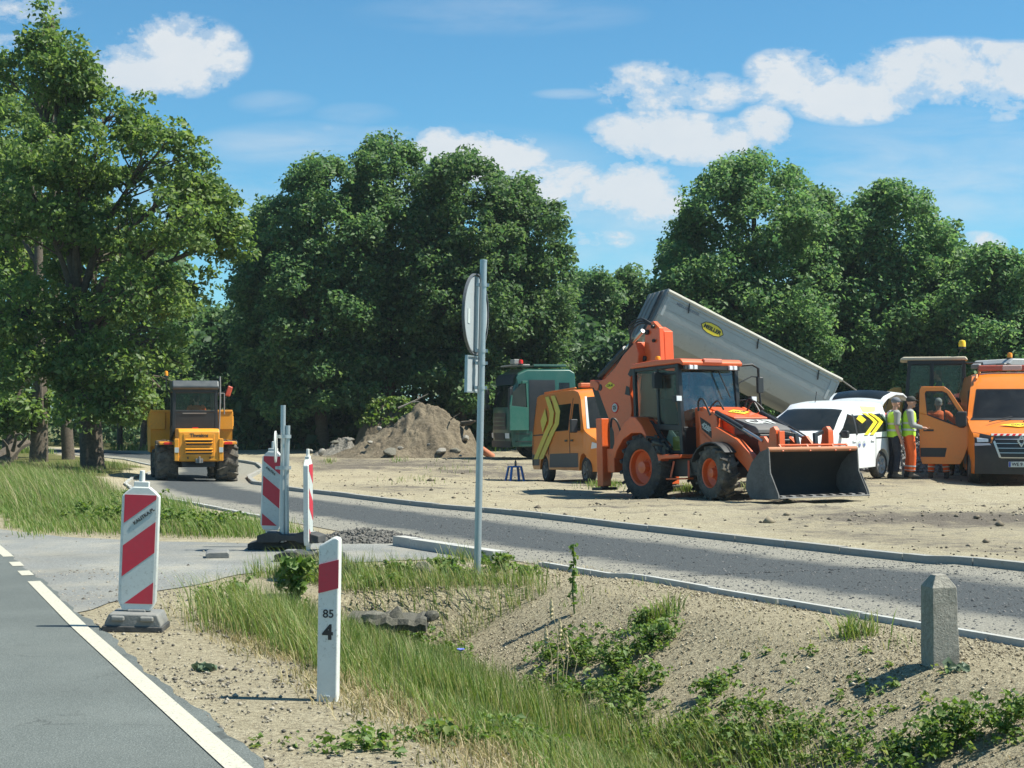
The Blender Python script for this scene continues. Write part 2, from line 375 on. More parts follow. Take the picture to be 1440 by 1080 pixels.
mx = N(wt, 'ShaderNodeMixShader'); L(wt, den, mx.inputs[0]); L(wt, bg.outputs[0], mx.inputs[1]); L(wt, cb.outputs[0], mx.inputs[2]); L(wt, mx.outputs[0], wo.inputs[0])
vs = SC.view_settings; vs.view_transform = 'Standard'; vs.look = 'None'; vs.gamma = 1; vs.exposure = .94; vs.use_curve_mapping = False
SC.render.engine = 'CYCLES'; SC.cycles.max_bounces = 6; SC.cycles.transparent_max_bounces = 12; SC.cycles.transmission_bounces = 4; SC.cycles.diffuse_bounces = 3; SC.cycles.glossy_bounces = 3
SC.cycles.use_denoising = True; SC.cycles.sample_clamp_indirect = 6

# ------------------------------------------------------------------ the ground
def ground_mat():
    m, nt, b = nodes('earth')
    at = N(nt, 'ShaderNodeAttribute', attribute_name='zone'); sp = N(nt, 'ShaderNodeSeparateColor'); L(nt, at.outputs[0], sp.inputs[0])
    big = noise(nt, .55, 5, .6); mid = noise(nt, 3.2, 6, .65); fine = noise(nt, 34, 5, .75); grit = noise(nt, 90, 3, .8)
    sand = mixc(nt, ramp(nt, mid, [(.3, 0), (.72, 1)]).outputs[0], (.34, .30, .20), (.52, .47, .335))
    sand = mixc(nt, ramp(nt, fine, [(.36, .75), (.58, 0)]).outputs[0], sand, (.135, .108, .072))
    sand = mixc(nt, ramp(nt, big, [(.5, 0), (.75, .4)]).outputs[0], sand, (.25, .21, .15))
    bank = mixc(nt, ramp(nt, fine, [(.35, 0), (.65, 1)]).outputs[0], (.21, .178, .115), (.50, .445, .305))
    bank = mixc(nt, ramp(nt, grit, [(.35, .8), (.52, 0)]).outputs[0], bank, (.09, .068, .045))
    soil = mixc(nt, ramp(nt, mid, [(.3, 0), (.7, 1)]).outputs[0], (.07, .085, .025), (.16, .15, .06))
    mud = mixc(nt, ramp(nt, fine, [(.3, 0), (.7, 1)]).outputs[0], (.075, .065, .055), (.20, .175, .14))
    c = mixc(nt, sp.outputs[2], sand, bank)
    gn = N(nt, 'ShaderNodeMath', operation='MULTIPLY_ADD'); L(nt, mid, gn.inputs[0]); gn.inputs[1].default_value = 1.6; L(nt, N_add(nt, sp.outputs[1], -1.25), gn.inputs[2]); gn.use_clamp = True
    c = mixc(nt, ramp(nt, gn.outputs[0], [(0, 0), (.5, 1)]).outputs[0], c, mud)
    gr = N(nt, 'ShaderNodeMath', operation='MULTIPLY_ADD'); L(nt, mid, gr.inputs[0]); gr.inputs[1].default_value = .8; L(nt, N_add(nt, sp.outputs[0], -.9), gr.inputs[2]); gr.use_clamp = True
    c = mixc(nt, ramp(nt, gr.outputs[0], [(0, 0), (.35, 1)]).outputs[0], c, soil)
    L(nt, c, b.inputs['Base Color']); b.inputs['Roughness'].default_value = .95; b.inputs['Specular IOR Level'].default_value = .15
    hh = N(nt, 'ShaderNodeMath', operation='ADD'); L(nt, fine, hh.inputs[0]); L(nt, mid, hh.inputs[1]); bump(nt, b, hh.outputs[0], .9, .035)
    return m
def N_add(nt, s, v):
    n = N(nt, 'ShaderNodeMath', operation='ADD'); L(nt, s, n.inputs[0]); n.inputs[1].default_value = v; return n.outputs[0]
rows = np.concatenate([[2.5], 3.2*1.0078**np.arange(0, 640)]); rows = rows[rows < 420]; rows = np.append(rows, [500, 700, 1000, 1600, 2600])
us = np.linspace(-.95, .95, 560)
YY, UU = np.meshgrid(rows, us, indexing='ij'); XX = YY*UU
ZZ = hgt(XX, YY); S_, T_ = st(XX, YY)
nr, nc = XX.shape
gi = np.arange(nr*nc).reshape(nr, nc)
quads = np.stack([gi[:-1, :-1], gi[:-1, 1:], gi[1:, 1:], gi[1:, :-1]], -1).reshape(-1, 4)
zone = np.zeros((nr*nc, 4), np.float32); zone[:, 3] = 1
PR, PL = pr(S_), pl(S_)
n1 = nz(XX, YY, 1.4, 4); n2 = nz(XX, YY, 4., 7)
green = ss(.35, 1.0, T_+.25*n2)*(1-ss(-1.1, -.3, T_-PL+.4*n1))*ss(14.2, 16.2, S_+.4*n2-.35*T_)            # verge left of the path
green = np.maximum(green, ss(1.2, 1.7, T_+.2*n2)*(1-ss(3.0, 3.9, T_+.3*n1+.12*np.clip(S_, 0, 6)))*(1-ss(5.9, 6.4, S_)))      # ditch
green = np.maximum(green, .75*ss(1.9, 3, T_+.3*n1)*(1-ss(4.2, 4.6, T_))*ss(6.2, 6.6, S_)*(1-ss(8.2, 9, S_+.2*n2)))
green = np.maximum(green, ss(66, 73, YY+3*n1)*ss(0, 2, T_-PR)); green = np.maximum(green, ss(110, 130, YY))
green = np.maximum(green, .5*ss(.9, 1.3, T_)*(1-ss(1.4, 1.8, T_))*(1-ss(5.8, 6.2, S_)))
dark = .45+.34*nz(XX, YY, .45, 6)+.75*np.exp(-((YY-23.3-.12*XX)/1.5)**2)*ss(2.5, 6, XX)+.3*np.exp(-((YY-52+.4*n1)/5.)**2)+.2*ss(30, 40, YY)*np.clip(n1, 0, 1)
for yc, sl, x0 in ((25.2, .10, -3.), (27.0, .10, -3.), (36.2, .05, -4.), (38.0, .04, -4.), (48., -.05, -8.), (50., -.05, -8.)):
    dark = dark+.42*np.exp(-((YY-yc-sl*XX-.5*np.sin(XX*.35+yc))/.28)**2)*ss(x0, x0+2, XX)
dark = dark*ss(.6, 2., T_-PR)*(1-.9*ss(66, 70, YY))
bank = ss(1.2, 2.4, T_)*(1-ss(-.5, 0, T_-PL))*(1-ss(7.6, 8.6, S_))
bank = np.maximum(bank, (1-ss(.9, 1.5, T_))*.5*ss(.1, .3, T_))
zone[:, 0] = green.ravel(); zone[:, 1] = dark.ravel(); zone[:, 2] = bank.ravel()
GM = ground_mat()
gnd = mesh_np('ground', np.stack([XX, YY, ZZ-.005], -1).reshape(-1, 3), np.full(len(quads), 4), quads.ravel(), GM, attrs={'zone': zone}, smooth=True)
tag(gnd, kind='structure')

def asphalt(name, c1, c2, spot=.5, wear=(.3, .28, .24), wearamt=.3, grain=160, bstr=.5):
    m, nt, b = nodes(name)
    f = noise(nt, grain, 2, .7); g = noise(nt, 1.1, 6, .65); vor = N(nt, 'ShaderNodeTexVoronoi', Scale=grain*.6); tcx = N(nt, 'ShaderNodeTexCoord'); L(nt, tcx.outputs['Object'], vor.inputs['Vector'])
    c = mixc(nt, ramp(nt, f, [(.38, 0), (.66, 1)]).outputs[0], c1, c2)
    c = mixc(nt, ramp(nt, vor.outputs['Distance'], [(.12, spot), (.3, 0)]).outputs[0], c, [min(1, k*2.1) for k in c2])
    c = mixc(nt, ramp(nt, g, [(.45, 0), (.8, wearamt)]).outputs[0], c, wear)
    st1 = noise(nt, .35, 6, .6); c = mixc(nt, ramp(nt, st1, [(.4, .35), (.6, 0)]).outputs[0], c, [.55*k for k in c1])
    vc = N(nt, 'ShaderNodeTexVoronoi', feature='DISTANCE_TO_EDGE', Scale=.55); wv = noise(nt, 3., 5, .7); tv = N(nt, 'ShaderNodeVectorMath', operation='MULTIPLY_ADD'); L(nt, tcx.outputs['Object'], tv.inputs[0]); tv.inputs[1].default_value = (1, 1, 1)
    cw = N(nt, 'ShaderNodeCombineXYZ'); L(nt, wv, cw.inputs[0]); L(nt, st1, cw.inputs[1]); L(nt, cw.outputs[0], tv.inputs[2]); L(nt, tv.outputs[0], vc.inputs['Vector'])
    ck = N(nt, 'ShaderNodeMath', operation='MULTIPLY'); L(nt, ramp(nt, vc.outputs['Distance'], [(.004, .6), (.012, 0)]).outputs[0], ck.inputs[0]); L(nt, ramp(nt, g, [(.5, 0), (.6, 1)]).outputs[0], ck.inputs[1]); c = mixc(nt, ck.outputs[0], c, [.4*k for k in c1])
    L(nt, c, b.inputs['Base Color']); b.inputs['Roughness'].default_value = .88; bump(nt, b, f, bstr, .01); return m
def ribbon(name, ss_, tl, tr, m, n=10, lift=.004, uvname=None, kind='structure', jag=0):
    """a sheet laid on the terrain between two edges given along the road"""
    V = []; A = []
    for i, s in enumerate(ss_):
        for k in range(n+1):
            v = k/n; a = tl(s)+(jag*nz(s, 0, 3.1, 2) if jag else 0); b_ = tr(s)+(jag*nz(s, 0, 2.7, 5) if jag else 0)
            x, y = xy(s, a+(b_-a)*v); V.append((x, y)); A.append((v, 0, 0, 1))
    V = np.array(V); z = hgt(V[:, 0], V[:, 1])+lift
    g = np.arange(len(V)).reshape(len(ss_), n+1)
    q = np.stack([g[:-1, :-1], g[:-1, 1:], g[1:, 1:], g[1:, :-1]], -1).reshape(-1, 4)[:, ::-1]
    o = mesh_np(name, np.column_stack([V, z]), np.full(len(q), 4), q.ravel(), m, attrs={'across': np.array(A)}, smooth=True)
    return tag(o, kind=kind)
SG = np.concatenate([np.arange(-12, 40, .1), np.arange(40, 140, 1.), np.arange(140, 420, 10)])
road = ribbon('road', SG, lambda s: -9, lambda s: .125+.02*math.sin(s*1.7)+.015*math.sin(s*6.1)+.01*math.sin(s*15.3), asphalt('road_asphalt', (.070, .083, .076), (.165, .183, .172), grain=120, wear=(.165, .18, .165), wearamt=.5), n=30, lift=.007)
def line_mat():
    m, nt, b = nodes('road_paint'); f = noise(nt, 60, 4, .8); g = noise(nt, 7, 5, .7)
    c = mixc(nt, ramp(nt, f, [(.38, .9), (.46, 0)]).outputs[0], (.47, .45, .36), (.22, .22, .19)); c = mixc(nt, ramp(nt, g, [(.4, 0), (.8, .35)]).outputs[0], c, (.45, .42, .34))
    L(nt, c, b.inputs['Base Color']); b.inputs['Roughness'].default_value = .7; return m
LM = line_mat()
edge_spans = [(-12, 8.5), (9.1, 9.6), (10.15, 10.65), (11.35, 14.6), (15.2, 60), (60, 200)]
VV = []; QQ = []
for a, b_ in edge_spans:
    n = max(2, int((b_-a)/.5)+1)
    base = len(VV)
    for i in range(n):
        s = a+(b_-a)*i/(n-1); off = .02*min(1, max(0, (s-5)/6))*4
        for t in (-.058+off, .058+off):
            x, y = xy(s, t); VV.append((x, y, H(x, y)+.0115))
    for i in range(n-1): QQ.append((base+2*i, base+2*i+2, base+2*i+3, base+2*i+1))
mb = MB(); mb.add(VV, QQ); tag(mb.build('road_edge_line', LM, smooth=False), kind='structure')

# driveway of old pale asphalt joining road and path
DR = asphalt('driveway_asphalt', (.12, .125, .117), (.30, .305, .285), grain=90, wear=(.38, .345, .26), wearamt=.75, spot=.5)
near = [(.05, 5.9), (.5, 6.6), (1.1, 7.35), (2, 8.35), (2.9, 9.1), (3.8, 9.25), (4.7, 9.2)]
far = [(.05, 17.2), (.5, 15.6), (1.1, 14.1), (2, 13.0), (2.9, 12.3), (3.8, 11.9), (4.8, 12.2)]
VV = []; nT = 24; nS = 40
for i in range(nT+1):
    t = .05+4.7*i/nT; a = np.interp(t, *zip(*near)); b_ = np.interp(t, *zip(*far))
    a += .12*nz(t, 0, 6, 1); b_ += .12*nz(t, 1, 6, 3)
    for k in range(nS+1):
        s = a+(b_-a)*k/nS; x, y = xy(s, t); VV.append((x, y, H(x, y)+.0035))
g = np.arange(len(VV)).reshape(nT+1, nS+1); q = np.stack([g[:-1, :-1], g[:-1, 1:], g[1:, 1:], g[1:, :-1]], -1).reshape(-1, 4)
tag(mesh_np('driveway', np.array(VV), np.full(len(q), 4), q.ravel(), DR, smooth=True), kind='structure')

# the path under construction: dark millings down the middle, pale grit along the kerbs
def path_mat():
    m, nt, b = nodes('path_millings')
    at = N(nt, 'ShaderNodeAttribute', attribute_name='across'); sp = N(nt, 'ShaderNodeSeparateColor'); L(nt, at.outputs[0], sp.inputs[0])
    f = noise(nt, 55, 3, .8); f2 = noise(nt, 26, 4, .75); g = noise(nt, 1.3, 5, .6)
    v = N(nt, 'ShaderNodeMath', operation='MULTIPLY_ADD'); L(nt, g, v.inputs[0]); v.inputs[1].default_value = .22; L(nt, sp.outputs[0], v.inputs[2])
    band = ramp(nt, v.outputs[0], [(.30, 0), (.40, 1), (.80, 1), (.92, 0)])
    dk = mixc(nt, ramp(nt, f, [(.35, 0), (.68, 1)]).outputs[0], (.024, .029, .031), (.085, .095, .098))
    pale = mixc(nt, ramp(nt, f, [(.35, 0), (.62, 1)]).outputs[0], (.13, .122, .10), (.32, .305, .25))
    c = mixc(nt, band.outputs[0], pale, dk); c = mixc(nt, ramp(nt, f2, [(.6, 0), (.8, .35)]).outputs[0], c, (.2, .195, .175))
    L(nt, c, b.inputs['Base Color']); b.inputs['Roughness'].default_value = .92; bump(nt, b, f2, .9, .03); return m
path = ribbon('path', np.concatenate([np.arange(-12, 60, .2), np.arange(60, 128, 1.)]), lambda s: pl(s)+.03, lambda s: pr(s)-.02, path_mat(), n=22, lift=.003)

def kerb(name, s0, s1, off, w, top, m, step=.25, base=None, bev=.008, joint=1.0):
    """a run of kerb stones along an edge, each stone with its own slight jog"""
    mb = MB(); s = s0; k = 0
    while s < s1:
        e = min(s+joint-.012, s1); jz = random.uniform(-.006, .006); jt = random.uniform(-.008, .008)
        ring = []
        for q in np.linspace(s, e, 4):
            t = off(q)+jt; xa, ya = xy(q, t-w/2); xb, yb = xy(q, t+w/2); z = H((xa+xb)/2, (ya+yb)/2)
            ring.append([(xa, ya, z-.12), (xb, yb, z-.12), (xb, yb, z+top+jz), (xa, ya, z+top+jz)])
        mb.loft(ring); s += joint; k += 1
    return tag(mb.build(name, m, smooth=False), kind='structure')
KD = paint('kerb_concrete', (.27, .275, .26), .9, dirt=.45, dcol=(.36, .31, .22), var=.2, scale=2, bmp=.3)
KL = paint('edging_concrete', (.40, .41, .39), .85, dirt=.5, var=.12, scale=3, bmp=.2)
kerb('path_kerb', -10, 60, lambda s: pr(s)+.06, .12, .085, KD)
kerb('path_edging', -10, 8.05, lambda s: pl(s)-.03, .055, .045, KL)
kerb('path_edging_beyond', 16.5, 60, lambda s: pl(s)-.03, .075, .04, KL)
kerb('driveway_kerb', 8.75, 11.2, lambda s: pl(s)-.14-.03*(s-8.75), .15, .115, paint('driveway_kerb_concrete', (.42, .42, .39), .9, dirt=.4, var=.15, bmp=.3))

# added thin haze volume, put in to lift the far shadows
hz = bpy.data.materials.new('shadow_lift_haze'); hz.use_nodes = True; hn = hz.node_tree; hn.nodes.clear(); ho = N(hn, 'ShaderNodeOutputMaterial'); hv = N(hn, 'ShaderNodeVolumePrincipled'); hv.inputs['Color'].default_value = (.78, .92, 1., 1); hv.inputs['Density'].default_value = .00024; hv.inputs['Anisotropy'].default_value = .1
L(hn, hv.outputs[0], ho.inputs['Volume']); mb = MB(); mb.box((0, 1250, 12), (5200, 2900, 30)); hzo = mb.build('haze', hz, smooth=False); tag(hzo, kind='stuff')
SC.cycles.volume_bounces = 0
# ------------------------------------------------------------------ roadside furniture
WPL = paint('white_plastic', (.66, .67, .63), .45, dirt=.45, dcol=(.40, .38, .32), var=.05)
SHEET = paint('retroreflective_white', (.50, .54, .52), .4, dirt=.4, dcol=(.33, .34, .31), var=.06)
RED = paint('retroreflective_red', (.50, .022, .045), .4, dirt=.25, dcol=(.33, .12, .12), var=.1)
BLK = paint('black_lettering', (.015, .015, .017), .5, dirt=.15)
RUB = paint('recycled_rubber', (.17, .175, .17), .85, dirt=.5, dcol=(.30, .28, .24), var=.25, bmp=.4)
RUBD = paint('dark_rubber', (.035, .038, .04), .8, dirt=.4, dcol=(.16, .15, .13), var=.25, bmp=.3)
GALV = paint('galvanised_steel', (.42, .46, .47), .42, metal=.75, dirt=.25, dcol=(.36, .38, .38), var=.12, scale=6)
ALU = paint('sign_back_aluminium', (.40, .43, .44), .55, metal=.35, dirt=.3, dcol=(.30, .31, .31), var=.06)

def guide_board(label, loc, yaw, roll, w, h, mirror, z0, wording, base='pair', pitch=0):
    """upright striped board: local x to the viewer's right, front face towards -y"""
    t = thing('guide_board', label, 'traffic board', loc, yaw, 0, 0)
    t.matrix_world = t.matrix_world @ Matrix.Rotation(R(roll), 4, 'Y') @ Matrix.Rotation(R(pitch), 4, 'X')
    c = .035
    mb = MB(); mb.prism([(-w/2+c, z0-.02), (w/2-c, z0-.02), (w/2, z0+.05), (w/2, z0+h-c), (w/2-c, z0+h), (.06, z0+h+.035), (-.06, z0+h+.035), (-w/2+c, z0+h), (-w/2, z0+h-c), (-w/2, z0+.05)], -.032, .032)
    mb.build('panel', WPL, t, bevel=.012)
    mb = MB(); mb.box((0, 0, z0+h+.05), (.11, .05, .045)); mb.tube([(0, 0, z0+h+.06), (0, 0, z0+h+.155)], [.022, .019], 12); mb.build('carrying_peg', WPL, t, bevel=.005)
    iw, ib, it = w/2-.022, z0+.035, z0+h-.025
    mb = MB(); mb.box((0, -.0335, (ib+it)/2), (2*iw, .003, it-ib)); mb.build('reflective_face', SHEET, t, smooth=False)
    # slanted red bars
    mb = MB(); sl = .78 if not mirror else -.78; H_ = it-ib
    for a, b_ in ((-.30*H_/.95, -.02), (.235*H_/.95, .235*H_/.95+.23), (.70*H_/.95, 1.3)):
        poly = [(-iw, ib+a), (iw, ib+a+2*iw*sl), (iw, ib+b_+2*iw*sl), (-iw, ib+b_)] if sl > 0 else [(-iw, ib+a-2*iw*sl), (iw, ib+a), (iw, ib+b_), (-iw, ib+b_-2*iw*sl)]
        def clip(p, zc, keep_above):
            out = []
            for i in range(len(p)):
                q, r = p[i], p[(i+1) % len(p)]; iq = (q[1] >= zc) == keep_above; ir = (r[1] >= zc) == keep_above
                if iq: out.append(q)
                if iq != ir: k = (zc-q[1])/(r[1]-q[1]); out.append((q[0]+k*(r[0]-q[0]), zc))
            return out
        poly = clip(clip(poly, ib, True), it, False)
        if len(poly) > 2: mb.prism(poly, -.0372, -.0352)
    mb.build('red_stripes', RED, t, smooth=False)
    if wording:
        ang = math.atan(sl)
        text(wording, .036, BLK, t, frame((iw*.25 if sl > 0 else -iw*.12, -.0385, ib+.70*H_/.95-.055+iw*1.2*abs(sl)), (math.cos(ang), 0, math.sin(ang)), (-math.sin(ang), 0, math.cos(ang))), bold=.0008)
    mb = MB(); mb.prism([(-.05, z0-.1), (.05, z0-.1), (.07, z0-.01), (-.07, z0-.01)], -.015, .015); mb.build('foot', WPL, t)
    if base == 'single':
        mb = MB(); mb.prism([(-.205, 0), (.205, 0), (.205, .03), (.175, .10), (-.175, .10), (-.205, .03)], -.17, .17); 
        mb.box((-.11, -.17, .065), (.10, .05, .04)); mb.box((.10, -.17, .065), (.10, .05, .04)); mb.box((0, 0, .105), (.14, .09, .03))
        o = mb.build('rubber_base', RUB, t, bevel=.014)
        mb = MB(); mb.box((0, -.005, -.012), (.44, .37, .045)); mb.build('base_plate', RUBD, o, bevel=.008)
    return t
x, y, z = G(192, 884)
guide_board('red and white striped guide board alone on a grey rubber base beside the road line', (x, y, z+.03), 4, 2.2, .278, .87, False, .125, 'KALITKA.PL', 'single')
x, y, z = G(376, 772)
guide_board('striped guide board facing forward on the black bases, beside the two clamped poles', (x, y+.25, z+.06), -6, 1.6, .255, .90, True, .17, 'KALITKA', 'none')
x, y, z = G(432, 776)
guide_board('striped guide board turned edge-on, standing right of the two clamped poles', (x, y+.1, z+.02), 86, -1.5, .26, .96, True, .07, '', 'none')
# black ballast bases and the pole pair
def base_block(label, px, py, w, d, h, yaw, dz=0):
    x, y, z = G(px, py); t = thing('ballast_base', label, 'sign base', (x, y, z+dz), yaw, group='black bases under the temporary signs')
    mb = MB(); mb.prism([(-w/2, 0), (-w*.16, 0), (-w*.12, .025), (w*.12, .025), (w*.16, 0), (w/2, 0), (w/2, h*.7), (w*.34, h), (w*.15, h), (w*.11, h*.8), (-w*.11, h*.8), (-w*.15, h), (-w*.34, h), (-w/2, h*.7)], -d/2, d/2)
    o = mb.build('block', RUBD, t, bevel=.012); mb = MB()
    for k in (-.3, .3): mb = MB(); mb.box((w*k, 0, h+.002), (w*.14, d*.5, .012)); mb.build('grip', RUB, o, bevel=.004)
base_block('black rubber base lying under the forward-facing striped board', 393, 772, .72, .36, .11, 3)
base_block('black rubber base stacked across another under the clamped poles', 410, 774, .75, .34, .12, -8, .10)
base_block('black rubber base lowest in front, by the white numbered post', 436, 789, .72, .36, .115, -4)
x, y, z = G(396, 775)
t = thing('temporary_sign', 'two clamped steel poles carrying a small sign seen edge-on', 'sign', (x, y+.05, z+.1), 0)
mb = MB(); mb.tube([(0, 0, 0), (.012, 0, 1.62)], .03, 14); mb.build('pole', GALV, t)
mb = MB(); mb.tube([(.045, .01, .75), (.062, .01, 1.38)], .032, 14); mb.tube([(.05, .02, .02), (.045, .01, .8)], .03, 14); mb.build('clamped_pole', GALV, t)
for zz in (.88, 1.25):
    mb = MB(); mb.lathe([(.072, -.02), (.076, -.02), (.076, .02), (.072, .02)], (.03, 0, zz), 'z', 16); mb.box((-.035, 0, zz), (.09, .05, .035)); mb.build('clamp', GALV, t)
mb = MB(); c8 = [(.15*math.sin(k*math.pi/8+.2), 1.13+.19*math.cos(k*math.pi/8+.2)) for k in range(16)]
M = Matrix.Translation((-.075, -.02, 0)) @ Matrix.Rotation(R(94), 4, 'Z'); mb.prism(c8, -.01, .01, M=M); mb.build('sign_plate', WPL, t, bevel=.004)

# roadside delineator with kilometre figures
x, y, z = G(461, 984)
t = thing('marker_post', 'white roadside marker post with one red band and the numbers 85 and 4', 'marker post', (x, y, z-.03), -3)
t.matrix_world = t.matrix_world @ Matrix.Rotation(R(.9), 4, 'Y')
HP = .945; w = .058
mb = MB(); mb.prism([(-w, 0), (w, 0), (w, HP-.012), (w-.02, HP), (w-.04, HP-.004), (-w+.01, HP-.045), (-w, HP-.055)], -.04, .05); mb.build('post', WPL, t, bevel=.012, seg=3)
mb = MB(); mb.prism([(-w+.002, HP-.315), (w-.002, HP-.285), (w-.002, HP-.125), (-w+.002, HP-.155)], -.0445, -.0405); mb.build('red_band', RED, t, smooth=False)
text('85', .064, BLK, t, frame((.002, -.0415, HP-.43), (1, 0, 0), (0, 0, 1)), bold=.0008)
text('4', .115, BLK, t, frame((.0, -.0415, HP-.535), (1, 0, 0), (0, 0, 1)), bold=.004)
mb = MB(); mb.box((0, -.046, .055), (.035, .014, .012)); mb.build('fixing_clip', GALV, t, bevel=.003)

# sign on a tall pole, seen from behind
x, y, z = G(671, 814)
t = thing('road_sign', 'tall galvanised pole carrying a round sign and a small plate seen from behind', 'road sign', (x, y, z), 0)
t.matrix_world = t.matrix_world @ Matrix.Rotation(R(1.15), 4, 'Y')
mb = MB(); mb.tube([(0, 0, -.1), (0, 0, 3.09)], .034, 18); mb.lathe([(.0, .0), (.036, 0), (.036, .02), (.0, .026)], (0, 0, 3.085), 'z', 18); mb.build('pole', GALV, t)
dk = MB()
Ms = Matrix.Translation((-.06, .03, 2.575)) @ Matrix.Rotation(R(74), 4, 'Z')
ring = [(.385*math.cos(k*math.pi/24), .37*math.sin(k*math.pi/24)) for k in range(48)]
dk.prism(ring, .006, .016, M=Ms); o = dk.build('round_plate', ALU, t, bevel=.004)
mb = MB(); pr_ = [(.385, -.006), (.398, -.006), (.398, .022), (.38, .022), (.38, .016)]
rings = [[Ms@Vector((r*math.cos(k*math.pi/24), d, r*math.sin(k*math.pi/24))) for k in range(48)] for r, d in pr_]; mb.loft(rings, cap=False); mb.build('rim', paint('sign_rim_dark', (.10, .11, .12), .5), o)
mb = MB(); mb.prism([(-.03, -.36), (.02, -.36), (.02, .36), (-.03, .36)], -.014, .008, M=Ms); mb.build('stiffener', GALV, o)
mb = MB(); mb.prism([(-.26, -.10), (-.20, -.10), (-.20, .04), (-.26, .04)], .0002, .0058, M=Ms@Matrix.Translation((0, 0, 0))); 
mb.build('sticker', SHEET, o)
Mp = Matrix.Translation((-.06, .02, 1.99)) @ Matrix.Rotation(R(68), 4, 'Z')
mb = MB(); mb.prism([(-.2, -.17), (.2, -.17), (.2, .17), (-.2, .17)], .006, .016, M=Mp); o = mb.build('small_plate', ALU, t, bevel=.003)
mb = MB()
for a, b_ in (((-.21, -.18), (.21, -.165)), ((-.21, .165), (.21, .18)), ((-.21, -.165), (-.195, .165)), ((.195, -.165), (.21, .165))): mb.prism([(a[0], a[1]), (b_[0], a[1]), (b_[0], b_[1]), (a[0], b_[1])], -.008, .02, M=Mp)
mb.build('plate_frame', GALV, o)
for zz in (2.86, 2.22, 2.10, 1.86):
    mb = MB(); mb.lathe([(.034, -.017), (.04, -.017), (.04, .017), (.034, .017)], (0, 0, zz), 'z', 18); mb.box((-.04, .01, zz), (.05, .05, .03)); mb.box((.045, 0, zz), (.03, .022, .03)); mb.build('bracket', GALV, t)

# weathered stone marker on the bank
def stone_mat(name, a, b_, sc=9):
    m, nt, b = nodes(name); f = noise(nt, sc*4, 6, .75); g = noise(nt, sc*.6, 5, .6)
    c = mixc(nt, ramp(nt, f, [(.3, 0), (.7, 1)]).outputs[0], a, b_); c = mixc(nt, ramp(nt, g, [(.5, 0), (.72, .5)]).outputs[0], c, (.10, .10, .075)); L(nt, c, b.inputs['Base Color']); b.inputs['Roughness'].default_value = .95
    hh = N(nt, 'ShaderNodeMath', operation='ADD'); L(nt, f, hh.inputs[0]); L(nt, g, hh.inputs[1]); bump(nt, b, hh.outputs[0], .8, .02); return m
STN = stone_mat('weathered_concrete', (.23, .215, .18), (.40, .375, .315)); ROCK = stone_mat('field_stone', (.17, .155, .13), (.36, .34, .30), 5); CULV = stone_mat('culvert_stone', (.045, .045, .034), (.145, .135, .105), 7); ROCKD = stone_mat('mossy_stone', (.075, .075, .055), (.22, .205, .17), 7)
x, y, z = G(1322, 934)
a = .083
mb = MB(); lv = [(0, 1.06), (.15, 1.05), (.3, 1.03), (.42, 1.0), (.525, .97)]
rings = []
for zz, k in lv:
    r = []
    for (cx, cy) in ((-1, -1), (1, -1), (1, 1), (-1, 1)):
        for u in (0, .33, .66):
            n = {(-1, -1): (1, 0), (1, -1): (0, 1), (1, 1): (-1, 0), (-1, 1): (0, -1)}[(cx, cy)]
            r.append((a*k*(cx+2*u*n[0])+random.uniform(-.003, .003), a*k*(cy+2*u*n[1])+random.uniform(-.003, .003), zz-.04))
    rings.append(r)
rings.append([(p[0]*.42, p[1]*.42, .56) for p in rings[-1]])
mb.loft(rings); o = mb.build('stone_post', STN, smooth=False, bevel=.006); o.location = (x, y, z); o.rotation_euler = (R(1), R(-1.6), R(11))
tag(o, 'short weathered square stone post with chamfered top on the sandy bank', 'stone post')

# dark square slab lying on the driveway
x, y, z = G(306, 784); mb = MB(); mb.prism([(-.13, 0), (.13, 0), (.13, .05), (.11, .07), (-.1, .065), (-.13, .05)], -.14, .14); o = mb.build('rubber_block', RUB, bevel=.01); o.location = (x, y, z+.008); o.rotation_euler = (R(3), 0, R(10))
tag(o, 'small dark slab lying alone on the pale driveway', 'slab')

# rocks
from mathutils import noise as _mn
def rock_mesh(mb, c, r, seed, mi=0, sq=.7):
    rs = np.random.default_rng(seed); bm = bmesh.new(); bmesh.ops.create_icosphere(bm, subdivisions=2, radius=1)
    ax = rs.uniform(.7, 1.25, 3); off = rs.uniform(0, 50)
    cuts = [(Vector(rs.normal(size=3)).normalized(), rs.uniform(.45, .78)) for _ in range(11)]
    vs = []
    for v in bm.verts:
        p = v.co.copy()
        for nrm, d in cuts:
            k = p.dot(nrm)
            if k > d: p -= nrm*(k-d)*.9
        p *= 1+.12*noise_(p*1.7+Vector((off, 0, 0)))
        vs.append(Vector(c)+Vector((p.x*ax[0]*r, p.y*ax[1]*r, p.z*ax[2]*r*sq)))
    fs = [tuple(v.index for v in f.verts) for f in bm.faces]; bm.free(); mb.add(vs, fs, mi)
def noise_(p): return _mn.noise(p)
# broken slab over the culvert mouth, stones below it
p0, p1 = P3(490, 862, 13.25), P3(600, 866, 13.1); mb = MB(); rings = []
for i in range(15):
    f = i/14; c_ = p0.lerp(p1, f); hh_ = .10+.04*_mn.noise(Vector((f*6, 0, 0))); dp = .12+.06*_mn.noise(Vector((f*7, 4, 0))); zz = .03*_mn.noise(Vector((f*9, 8, 0)))-.02
    rings.append([c_+Vector((0, -dp, zz-hh_)), c_+Vector((0, .35, zz-hh_)), c_+Vector((0, .35, zz)), c_+Vector((0, -dp*.8, zz)), c_+Vector((0, -dp-.02, zz-hh_*.45))])
mb.loft(rings); o = mb.build('culvert_slab', CULV, smooth=False); tag(o, 'broken concrete slab over the culvert mouth, right of the marker post', 'slab')
